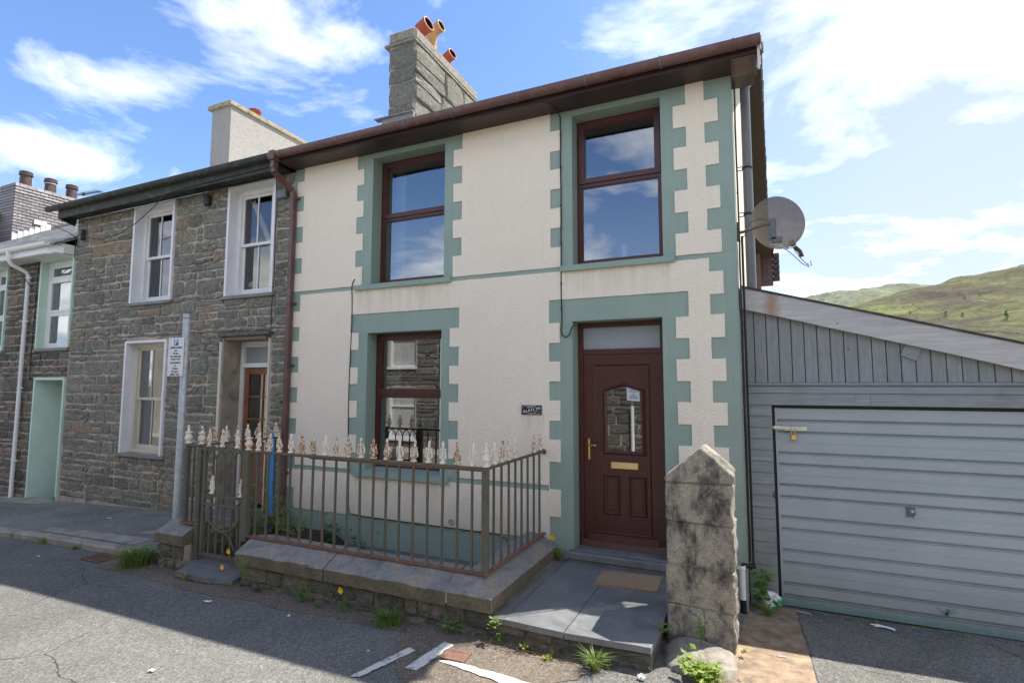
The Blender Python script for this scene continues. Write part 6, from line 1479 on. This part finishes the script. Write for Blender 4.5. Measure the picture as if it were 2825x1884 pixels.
# rock foot
rk_ = empty('foot_boulder', (-.45, -1.42, -.12), 'low worn concrete boulder at the foot of the stone gatepost', 'boulder')
bm = bmesh.new(); bmesh.ops.create_icosphere(bm, subdivisions=4, radius=1)
for v in bm.verts:
    c = v.co; s = Vector((abs(c.x) ** .6 * (1 if c.x > 0 else -1), abs(c.y) ** .6 * (1 if c.y > 0 else -1), abs(c.z) ** .7 * (1 if c.z > 0 else -1)))
    v.co = Vector((-.43 + s.x * .27 + .03 * s.y * -1, -1.37 + s.y * .25, -.14 + s.z * (.125 + .035 * c.y)))
    v.co += v.co.normalized() * 0 + Vector((1, .6, .5)) * .03 * noise.fractal(v.co * 7, .9, 2, 4)
mb = MB(); bm.verts.ensure_lookup_table(); mb.add([v.co for v in bm.verts], [[v.index for v in f.verts] for f in bm.faces]); bm.free(); mb.build('boulder', 'rough_concrete', rk_, smooth=True, recalc=False)
for i in range(5):
    mb = MB(); x, y = -.17 + rr_.uniform(-.05, .04), -1.55 + rr_.uniform(-.06, .06); s = rr_.uniform(.015, .035); mb.lathe((x, y, road_z(x, y)), [(s, 0), (s * .9, s * .6), (s * .3, s)], 6); mb.build('chip', 'rough_concrete', rk_)

# ------------------------------------------------------------------ parking sign
pk = empty('parking_sign', (-7.12, -1.0, -.02), 'white bilingual parking sign with blue P on a galvanised pole', 'sign')
PXc, PYc = -7.135, -1.0
pb = pave_z(PXc, PYc)
mb = MB(); mb.tube([(PXc, PYc, pb), (PXc, PYc, 3.00)], .046, 16); pole = mb.build('pole', 'zinc', pk, smooth=True)
mb = MB(); mb.lathe((PXc, PYc, 2.995), [(.048, 0), (.048, .02), (.03, .03)], 16); mb.lathe((PXc, PYc, 2.93), [(.048, 0), (.048, .01)], 16); mb.build('pole_cap', 'flue_grey', pk)
mb = MB(); mb.lathe((PXc, PYc, pb - .01), [(.10, 0), (.08, .03), (.05, .04)], 10); mb.build('pole_base', 'kerb_concrete', pk)
tz = R(0); sx0, sx1, sy = -7.40, -7.075, PYc - .06
plm = MB(); plm.box(sx0, sx1, sy - .0015, sy + .0015, 2.135, 2.665); plate = plm.build('plate', 'sign_white', pk)
mb = MB(); mb.box(sx0 + .118, sx0 + .205, sy - .0025, sy - .0016, 2.552, 2.647); bp = mb.build('blue_panel', 'sign_blue', plate)
scx = (sx0 + sx1) / 2
text('P', .115, 'sign_white', bp, (sx0 + .1615, sy - .0035, 2.600), bold=.003)
for t_, zz, s_ in (('Deiliaid trwydded', 2.527, .036), ('neu', 2.487, .036), ('45 mun', 2.447, .036), ('Dim dychwelyd', 2.405, .036), ('o fewn 1 awr', 2.367, .036), ('Permit holders', 2.318, .036), ('or', 2.278, .036), ('45 mins', 2.238, .036), ('No return', 2.197, .036), ('within 1 hour', 2.158, .036)):
    text(t_, s_, 'ink', plate, (scx, sy - .0030, zz), bold=.0006, spacing=.98)
mb = MB(); mb.lathe((PXc, PYc, 2.50), [(.049, 0), (.051, .002), (.051, .02), (.049, .022)], 14); mb.lathe((PXc, PYc, 2.26), [(.049, 0), (.051, .002), (.051, .02), (.049, .022)], 14); mb.box(PXc - .03, PXc + .03, sy + .002, PYc - .04, 2.50, 2.52); mb.box(PXc - .03, PXc + .03, sy + .002, PYc - .04, 2.26, 2.28); mb.build('clamp', 'steel', pk)

# blue hose
mb = MB(); mb.tube([(-6.30, -.20, 1.36), (-6.275, -.22, 1.15), (-6.25, -.24, .9), (-6.235, -.26, .6), (-6.20, -.28, .38), (-6.17, -.30, .16), (-6.15, -.33, .06), (-6.1, -.38, .05)], .024, 10); mb.build('blue_hose', 'blue_plastic', None, smooth=True, label='bright blue plastic pipe standing up behind the railing beside the brown downpipe', cat='hose')

# ------------------------------------------------------------------ plants
def blades(c, n, h, spread, rng, mb, w=.0035, lean=1.15):
    for _ in range(n):
        a = rng.uniform(0, 6.28); r = rng.uniform(0, spread); x, y = c[0] + math.cos(a) * r * rng.random() ** .5, c[1] + math.sin(a) * r * rng.random() ** .5; hh = h * rng.uniform(.5, 1.1); b = a + rng.uniform(-.8, .8); l = lean * hh * rng.uniform(.3, 1.1); ww = w * rng.uniform(.6, 1.3)
        s = Vector((-math.sin(b), math.cos(b), 0)) * ww; d = Vector((math.cos(b), math.sin(b), 0)); p0 = Vector((x, y, c[2]))
        p1 = p0 + d * l * .3 + Vector((0, 0, hh * .6)); p2 = p0 + d * l + Vector((0, 0, hh * (1 - .25 * l / hh)))
        mb.add([p0 - s, p0 + s, p1 + s * .8, p1 - s * .8, p2], [(0, 1, 2, 3), (3, 2, 4)])
def leafy(c, n, h, spread, rng, mbs, mbl, leaf=.022, droop=.3, stems=5, dirv=None):
    for k in range(stems):
        a = rng.uniform(0, 6.28); hh = h * rng.uniform(.6, 1.1); d = Vector((math.cos(a), math.sin(a), 0)) * spread * rng.uniform(.2, 1)
        if dirv is not None: d = d * .5 + Vector(dirv) * spread
        p = [Vector(c) + d * (t ** 1.3) + Vector((rng.uniform(-.01, .01), rng.uniform(-.01, .01), hh * t - droop * hh * t * t * .4)) for t in (0, .33, .66, 1)]
        mbs.tube(p, .0025, 4, rr=[.003, .0025, .002, .001])
        for _ in range(max(2, n // stems)):
            t = rng.uniform(.2, 1); i = min(2, int(t * 3)); q = p[i].lerp(p[i + 1], t * 3 - i); b = rng.uniform(0, 6.28); u = Vector((math.cos(b), math.sin(b), rng.uniform(-.3, .5))).normalized(); v = u.cross(Vector((rng.uniform(-.4, .4), rng.uniform(-.4, .4), 1))).normalized(); L = leaf * rng.uniform(.5, 1.3); q = q + u * L * .4
            mbl.add([q, q + u * L * .5 + v * L * .38, q + u * L * 1.1, q + u * L * .5 - v * L * .38, q + u * L * .55 + Vector((0, 0, L * .12))], [(0, 3, 4), (3, 2, 4), (2, 1, 4), (1, 0, 4)])
def grass_tuft(x, y, z, n, h, spread, seed, label, cat='grass tuft', name='grass_tuft', extra=0, mat='grass_blade', group=None):
    r = random.Random(seed); mb = MB(); blades((x, y, z), n, h, spread, r, mb)
    return mb.build(name, mat, None, (x, y, z), recalc=False, label=label, cat=cat, group=group)
def weed(x, y, z, n, h, spread, seed, label, name='weed', cat='weed', mat='leaf', leaf=.022, stems=5, grass=0, dirv=None, flowers=0, droop=.3):
    r = random.Random(seed); e = empty(name, (x, y, z), label, cat); ms, ml = MB(), MB(); leafy((x, y, z), n, h, spread, r, ms, ml, leaf, droop, stems, dirv)
    ms.build('stem', mat, e, recalc=False); ml.build('foliage', mat, e, recalc=False)
    if grass: mb = MB(); blades((x, y, z), grass, h * .9, spread * .8, r, mb); mb.build('grass_blades', 'grass_blade', e, recalc=False)
    for i in range(flowers):
        q = ml.v[r.randrange(len(ml.v))]; mb = MB(); c = Vector(q) + Vector((0, -.01, .01))
        for k in range(5): a = k * 1.2566; mb.add([c, c + Vector((math.cos(a - .5), -.3, math.sin(a - .5))) * .008, c + Vector((math.cos(a), -.3, math.sin(a))) * .011, c + Vector((math.cos(a + .5), -.3, math.sin(a + .5))) * .008], [(0, 1, 2, 3)])
        mb.build('flower', 'yellow_petal', e, recalc=False)
    return e
rz = lambda x, y: road_z(x, y)
e = weed(-6.80, -1.70, -.14, 260, .26, .26, 1, 'big grassy weed clump at the foot of the stub wall left of the gate', grass=700, leaf=.030, stems=30, name='weed_clump')
grass_tuft(-9.1, -1.56, rz(-9, -1.6), 60, .13, .10, 2, 'grass tuft growing along the kerb, farther one from the drain grate')
grass_tuft(-8.3, -1.57, rz(-8.3, -1.6), 60, .08, .09, 3, 'low grass tuft growing along the kerb nearer the drain grate')
weed(-5.72, -1.84, -.11, 46, .10, .08, 4, 'small yellow-flowered weed in front of the cracked gate slate', mat='leaf_yellow', flowers=3)
weed(-4.93, -1.74, -.04, 70, .30, .07, 5, 'tall pale weed climbing the left end of the garden wall', mat='leaf_yellow', stems=6)
weed(-4.72, -1.73, -.11, 50, .06, .14, 50, 'low reddish creeping weed at the foot of the left coping stone', mat='dead_twig', stems=9)
weed(-4.10, -1.76, -.11, 130, .20, .13, 6, 'leafy green weed at the foot of the garden wall below its left joint', stems=9)
weed(-3.86, -1.78, -.11, 34, .08, .06, 7, 'little round-leaved weed just right of the leafy one by the garden wall')
weed(-3.55, -1.76, -.11, 80, .15, .10, 8, 'small bushy weed under the yellow poppy on the garden wall', stems=8)
weed(-3.02, -1.79, -.11, 140, .15, .20, 9, 'dark grassy weed clump at the foot of the middle of the garden wall', mat='leaf_dark', grass=260, stems=12)
weed(-2.42, -1.72, -.10, 16, .14, .05, 10, 'broad-leaved dock weed at the wall foot under the coping corner', leaf=.06, stems=4)
weed(-1.99, -1.74, .08, 30, .10, .05, 11, 'small fern hanging at the front left corner of the slate path', droop=4.0, mat='leaf_yellow', leaf=.032, dirv=(.0, -.9, 0), stems=4)
weed(-1.96, -1.72, -.09, 22, .12, .03, 111, 'curly fern at the foot of the slate path corner', mat='leaf', leaf=.03, stems=3)
weed(-1.72, -1.76, -.10, 30, .07, .05, 12, 'tiny yellowish weed in the road under the slate path', mat='leaf_yellow', flowers=2)
weed(-1.50, -1.80, -.10, 40, .05, .11, 13, 'low sprawling weed with yellow blooms in the gravel before the slate path', mat='leaf_yellow', flowers=5)
grass_tuft(-1.13, -1.82, rz(-1.1, -1.8), 150, .17, .035, 14, 'bright spiky grass tuft in the road in front of the slate path')
weed(-.70, -1.35, .06, 34, .08, .05, 15, 'small weed sprouting between the slate path and the gatepost', leaf=.028)
weed(-.42, -1.27, .0, 60, .26, .05, 16, 'upright fern growing against the front of the stone gatepost', leaf=.026, stems=5)
weed(-.36, -1.66, rz(-.36, -1.66), 260, .14, .20, 17, 'big bright green weed clump with broad leaves in front of the foot boulder', name='weed_clump', mat='leaf_yellow', leaf=.05, stems=26, grass=150, flowers=2)
weed(.02, .12, -.17, 120, .55, .16, 18, 'tall leafy weed growing at the corner between the house and the garage', name='weed_clump', leaf=.055, stems=9, droop=.6)
weed(.08, -.05, -.16, 150, .12, .16, 19, 'low spreading weed round the base of the white waste pipe', stems=16, mat='leaf')
weed(2.32, .18, rz(2.3, .2), 130, .17, .12, 20, 'green weed clump at the bottom right of the garage door', stems=14)
weed(1.55, .34, -.06, 20, .10, .10, 201, 'faint green growth at the foot of the garage door', mat='leaf_dark', stems=5, leaf=.012)
weed(-2.00, -.10, .08, 90, .15, .06, 21, 'leafy green plant at the house foot where the coping meets the quoins', leaf=.034, stems=10, mat='leaf_yellow')
weed(-12.05, -.05, pave_z(-12, -.05), 40, .12, .05, 22, 'small weed at the foot of the mint door surround')
weed(-.13, -1.13, -.08, 16, .05, .03, 23, 'tiny weed at the right foot of the stone gatepost', mat='leaf_yellow')
weed(-.17, -1.02, .52, 6, .05, .03, 231, 'tiny sprig growing out of the right side of the gatepost', mat='leaf')
def shrub(x, y, z, h, n, seed, label, mat='leaf', spread=.22, leaf=.036):
    r = random.Random(seed); e = empty('shrub', (x, y, z), label, 'shrub'); ms, ml = MB(), MB()
    leafy((x, y, z), n, h, spread, r, ms, ml, leaf, .25, 18); ms.build('stem', 'dead_twig', e, recalc=False); ml.build('foliage', mat, e, recalc=False)
shrub(-5.62, -1.05, .0, .95, 420, 61, 'tall leafy shrub growing behind the rusty garden gate', 'leaf_yellow', .28)
shrub(-5.95, -.45, .0, .60, 320, 62, 'low leafy shrub between the gate and the blue plastic pipe', 'leaf_yellow', .30)
shrub(-5.35, -.75, .0, .45, 280, 65, 'low shrub behind the right-hand gate post', 'leaf_yellow', .30)
shrub(-5.05, -.35, -.15, .50, 240, 63, 'dark green bramble against the plinth behind the railings', 'leaf_dark', .30, .05)
shrub(-4.55, -.30, -.42, .62, 160, 64, 'low dark bramble against the plinth right of the taller one', 'leaf_dark', .25, .05)
def poppy(x, y, z, h, label, lean=(0, -.02)):
    e = empty('yellow_poppy', (x, y, z), label, 'flower'); c = Vector((x + lean[0], y + lean[1], z + h)); mb = MB(); mb.tube([(x, y, z), (x + lean[0] * .3, y + lean[1] * .3, z + h * .6), c], .0025, 4); mb.build('stem', 'leaf', e)
    mb = MB(); 
    for k in range(4):
        a = k * 1.5708 + .4; u = Vector((math.cos(a), -.35, math.sin(a))).normalized(); v = u.cross(Vector((0, -1, 0))).normalized(); L = .032
        mb.add([c, c + u * L * .6 + v * L * .6, c + u * L + v * L * .3, c + u * L - v * L * .3, c + u * L * .6 - v * L * .6], [(0, 1, 2, 3, 4)])
    mb.build('petals', 'yellow_petal', e, recalc=False)
poppy(-5.36, -1.56, -.05, .22, 'large yellow poppy showing through the bars of the garden gate')
poppy(-5.40, -1.60, -.06, .07, 'small yellow poppy near the ground under the garden gate')
poppy(-3.60, -1.74, -.05, .13, 'yellow poppy standing against the face of the garden wall')
poppy(-2.06, -.12, .10, .24, 'yellow poppy against the green quoin left of the front door')
# twigs under the gate
mb = MB(); rt_ = random.Random(5)
for _ in range(26):
    x, y = rt_.uniform(-5.8, -5.3), rt_.uniform(-1.35, -.9); a = rt_.uniform(0, 3.1); L = rt_.uniform(.1, .3); mb.tube([(x, y, .05 + rt_.uniform(0, .12)), (x + math.cos(a) * L, y + math.sin(a) * L, .07 + rt_.uniform(0, .15))], .004, 4)
mb.build('twigs', 'dead_twig', None, kind='stuff', label='tangle of dead twigs behind the garden gate')
mb = MB()
for _ in range(22):
    x = rt_.uniform(-2.1, -1.2); y = -1.76 - rt_.random() * .1; a = rt_.uniform(-.3, .5); L = rt_.uniform(.05, .22); z = rz(x, y) + .012; mb.tube([(x, y, z), (x + math.cos(a) * L * .5, y + math.sin(a) * L * .5, z + .012), (x + math.cos(a) * L, y + math.sin(a) * L, z)], .0025, 4)
mb.build('straw', 'dead_twig', None, kind='stuff', label='dry straw and twigs in the gutter below the slate path')
# grit along the kerb foot, the wall foot and the garage
mb = MB(); rgt = random.Random(99)
def grit(x, y, s, z):
    mb.lathe((x, y, z), [(s, 0), (s * .8, s * .6), (s * .2, s * .9)], 5, (rgt.uniform(-.4, .4), rgt.uniform(-.4, .4), 1))
for _ in range(260):
    x = rgt.uniform(-5.1, -.8); y = -1.73 - abs(rgt.gauss(0, .06)); grit(x, y, rgt.uniform(.002, .008), rz(x, y))
for _ in range(320):
    x = rgt.uniform(.0, 3.0); y = .25 - abs(rgt.gauss(0, .13)); grit(x, y, rgt.uniform(.002, .010), rz(x, y))
for _ in range(180):
    x = rgt.uniform(-12, -7); y = -1.56 - abs(rgt.gauss(0, .05)); grit(x, y, rgt.uniform(.003, .009), rz(x, y))
for _ in range(160):
    x = rgt.uniform(-11, -1); y = rgt.uniform(-3.6, -1.7); grit(x, y, rgt.uniform(.002, .005), rz(x, y))
mb.build('grit', 'rough_concrete', None, (0, 0, 0), kind='stuff', recalc=False, label='loose grit and small stones gathered along the walls and kerb')
# fallen leaves, moss scraps and seedlings gathered at the wall foot
mb = MB(); rl_ = random.Random(123)
def scrap(x, y, z, s):
    a = rl_.uniform(0, 6.28); u = Vector((math.cos(a), math.sin(a), rl_.uniform(-.2, .5))) * s; v = Vector((-math.sin(a), math.cos(a), rl_.uniform(-.2, .4))) * s * .6; c = Vector((x, y, z + s * .4)); mb.add([c - u, c + v, c + u, c - v], [(0, 1, 2, 3)])
for _ in range(700):
    x = rl_.uniform(-7.0, -.8); y = -1.72 - abs(rl_.gauss(0, .05)); scrap(x, y, rz(x, y), rl_.uniform(.004, .011))
for _ in range(260):
    x = rl_.uniform(-.05, 2.9); y = .26 - abs(rl_.gauss(0, .08)); scrap(x, y, rz(x, y), rl_.uniform(.004, .011))
for _ in range(200):
    x = rl_.uniform(-12, -6.8); y = -1.55 - abs(rl_.gauss(0, .03)); scrap(x, y, rz(x, y), rl_.uniform(.004, .010))
mb.build('leaf_scraps', 'dead_twig', None, (0, 0, 0), kind='stuff', recalc=False, label='brown leaf scraps gathered along the wall foot and kerb')
mb = MB()
for _ in range(60):
    x = rl_.uniform(-7.0, -.9); c = (x, -1.71 - abs(rl_.gauss(0, .02)), rz(x, -1.7)); blades(c, rl_.randint(3, 9), rl_.uniform(.02, .07), .03, rl_, mb, .003)
for _ in range(40):
    x = rl_.uniform(-4.9, -1.2); c = (x, -1.675, rl_.uniform(-.04, .09)); blades(c, rl_.randint(3, 8), rl_.uniform(.015, .05), .02, rl_, mb, .003)
for _ in range(30):
    x = rl_.uniform(.0, 2.9); c = (x, .24, rz(x, .2)); blades(c, rl_.randint(3, 8), rl_.uniform(.02, .06), .03, rl_, mb, .003)
mb.build('seedlings', 'grass_blade', None, (0, 0, 0), kind='stuff', recalc=False, label='tiny grass seedlings rooted in the wall joints and gutter')
# litter
def litter(x, y, w, d, rot, seed, label, mat='litter_white', h=.012, z=None, name='litter_scrap', cat='litter'):
    r = random.Random(seed); mb = MB(); n = 5; z = rz(x, y) + .012 if z is None else z; vs = []
    for j in range(n):
        for i in range(n):
            u, v = (i / (n - 1) - .5) * w, (j / (n - 1) - .5) * d
            if i in (0, n - 1) or j in (0, n - 1): u *= r.uniform(.6, 1.1); v *= r.uniform(.5, 1.1)
            vs.append((x + u * math.cos(rot) - v * math.sin(rot), y + u * math.sin(rot) + v * math.cos(rot), z + r.uniform(0, h)))
    mb.add(vs, [(j * n + i, j * n + i + 1, (j + 1) * n + i + 1, (j + 1) * n + i) for j in range(n - 1) for i in range(n - 1)]); return mb.build(name, mat, None, recalc=False, label=label, cat=cat)
litter(-4.95, -2.12, .10, .035, .25, 1, 'largest white paper scrap on the shaded road left of centre')
litter(-4.15, -3.15, .05, .03, .1, 2, 'white paper scrap on the sunlit road left of the white lines')
litter(-3.95, -2.05, .03, .02, 1.0, 3, 'small white scrap on the shaded road below the garden wall')
litter(-2.85, -2.28, .025, .015, .5, 4, 'tiny white scrap beside the left-hand short white line')
litter(-9.3, -.62, .10, .03, .1, 5, 'pale paper strip lying on the pavement before the mint doorway', z=pave_z(-9.3, -.62) + .01)
litter(-8.35, -1.95, .07, .03, .1, 6, 'small white scrap on the road near the drain grate')
litter(-.79, -1.80, .07, .05, -.5, 7, 'crumpled white paper in the shadow left of the foot boulder', h=.03)
litter(1.04, .13, .22, .05, -.2, 8, 'torn white paper lying at the foot of the garage door', h=.02)
litter(1.28, .09, .07, .02, -.1, 9, 'flat blue plastic scrap on the ground before the garage door', 'blue_plastic')
litter(.38, .20, .16, .02, -.3, 10, 'white plastic strip lying at the left corner of the garage door', h=.02)
litter(.15, -.98, .09, .012, .1, 11, 'thin white stick on the orange concrete apron')
litter(-10.55, -1.78, .05, .03, .1, 12, 'turquoise scrap at the left edge of the road', 'mint_paint')
bm = bmesh.new(); bmesh.ops.create_icosphere(bm, subdivisions=3, radius=1); mb = MB()
for v in bm.verts: v.co = Vector((.105 + v.co.x * .10, .16 + v.co.y * .07, -.10 + max(-.07, v.co.z * .085))) + v.co * .035 * noise.fractal(v.co * 2.2, .8, 2, 3)
bm.verts.ensure_lookup_table(); bm.faces.ensure_lookup_table(); mb.add([v.co for v in bm.verts], [[v.index for v in f.verts] for f in bm.faces]); mb.mi = [1 if (bm.faces[i].calc_center_median().x > .135 and bm.faces[i].calc_center_median().z < -.07) else 0 for i in range(len(mb.f))]; bm.free()
simple('bag_green', (.05, .25, .12), .5)
mb.build('carrier_bag', ['litter_white', 'bag_green'], None, smooth=True, recalc=False, label='crumpled white and green carrier bag at the corner of the garage', cat='bag')
# loose dressed rosette stone under the cable
mb = MB(); mb.tube([(-3.43 + .035 * math.cos(t) , -.028, .335 + .035 * math.sin(t * 1.0)) for t in lin(0, 6.28 * 2, 20)], .003, 4); mb.tube([(-3.43 + .025 * math.cos(t + 1), -.03, .33 + .03 * math.sin(t)) for t in lin(0, 6.28, 12)], .003, 4); mb.build('cable_coil', 'flue_grey', None, label='little tangled coil of grey wire on the wall above the plinth', cat='wire')

# ------------------------------------------------------------------ houses across the street (seen mirrored in the glass)
OY = -8.75
oh = empty('opposite_house', (-6, OY, -.3), 'long grey stone house with white windows across the street', 'house')
mb = MB(); ops = [(-13.2, -12.2, 2.65, 4.15), (-11.4, -10.3, 2.65, 4.15), (-11.4, -10.3, .25, 1.95), (-8.6, -7.7, -.3, 1.9), (-8.6, -7.6, 2.7, 4.15), (-5.2, -4.2, .3, 1.9), (-5.2, -4.2, 2.7, 4.15), (-1.6, -.6, .3, 1.9), (-1.6, -.6, 2.7, 4.15)]
xs = [-24, 10] + [o[i] for o in ops for i in (0, 1)]; zs = [-1, 4.6] + [o[i] for o in ops for i in (2, 3)]
grid_wall(mb, xs, zs, lambda x, z: not any(o[0] < x < o[1] and o[2] < z < o[3] for o in ops), OY, OY - .3); mb.build('front_wall', 'mortar_opp', oh)
rects = rubble(-14.5, 0, -.4, 4.55, [(o[0] - .05, o[1] + .05, o[2] - .06, o[3] + .1) for o in ops], random.Random(91), .14, .32, .25, .75, .028)
mb = MB(); rr9 = random.Random(92)
for r in rects: rough_stone(mb, *r, OY, .03, rr9, 'y', 1, .015)
mb.build('rubble_stones', 'opp_stone', oh, kind='stuff')
for o in ops:
    if o[2] < 0: mb = MB(); mb.box(o[0], o[1], OY - .2, OY - .15, o[2], o[3]); mb.build('door', 'white_upvc', oh); continue
    mb = MB(); mb.ring(o[0], o[1], o[2], o[3], .08, OY - .16, OY - .08); mb.box(o[0] + .08, o[1] - .08, OY - .15, OY - .09, o[2] + (o[3] - o[2]) * .62, o[2] + (o[3] - o[2]) * .62 + .06); w = mb.build('window', 'white_upvc', oh)
    mb = MB(); mb.box(o[0] + .08, o[1] - .08, OY - .14, OY - .13, o[2] + .08, o[3] - .08); mb.build('pane', 'frosted_glass', w)
    mb = MB(); mb.box(o[0] - .05, o[1] + .05, OY - .1, OY + .07, o[2] - .07, o[2] - .001); mb.build('window_sill', 'white_paint', oh)
    mb = MB()
    for k in range(14): xx = o[0] + .1 + k * (o[1] - o[0] - .2) / 14; mb.box(xx, xx + .045, OY - .128, OY - .122, o[2] + .1, o[3] - .1)
    mb.build('blind_slats', 'curtain', w)
for x in (-9.25, -3.05):
    mb = MB(); mb.tube([(x, OY + .07, -.4), (x, OY + .07, 4.4 if x < -5 else 1.45)], .05, 10); mb.build('downpipe', 'white_upvc', oh)
mb = MB(); mb.prism([(OY + .25, 4.5), (OY - 4, 5.7), (OY - 8, 4.5), (OY - 8, 4.6), (OY - 4, 5.8), (OY + .25, 4.6)], 0, -24, 10); mb.build('roof', 'roof_slate', oh)
mb = MB(); mb.box(-24, 10, OY - 7.8, OY - 7.6, -1, 4.5); mb.box(-24, -23.8, OY - 7.6, OY - .3, -1, 4.5); mb.box(9.8, 10, OY - 7.6, OY - .3, -1, 4.5); mb.build('back_wall', 'mortar_opp', oh)
mb = MB(); mb.box(-24, 10, OY + .01, OY + 1.2, -.35, -.04); mb.build('far_pavement', 'kerb_concrete', None, kind='structure')
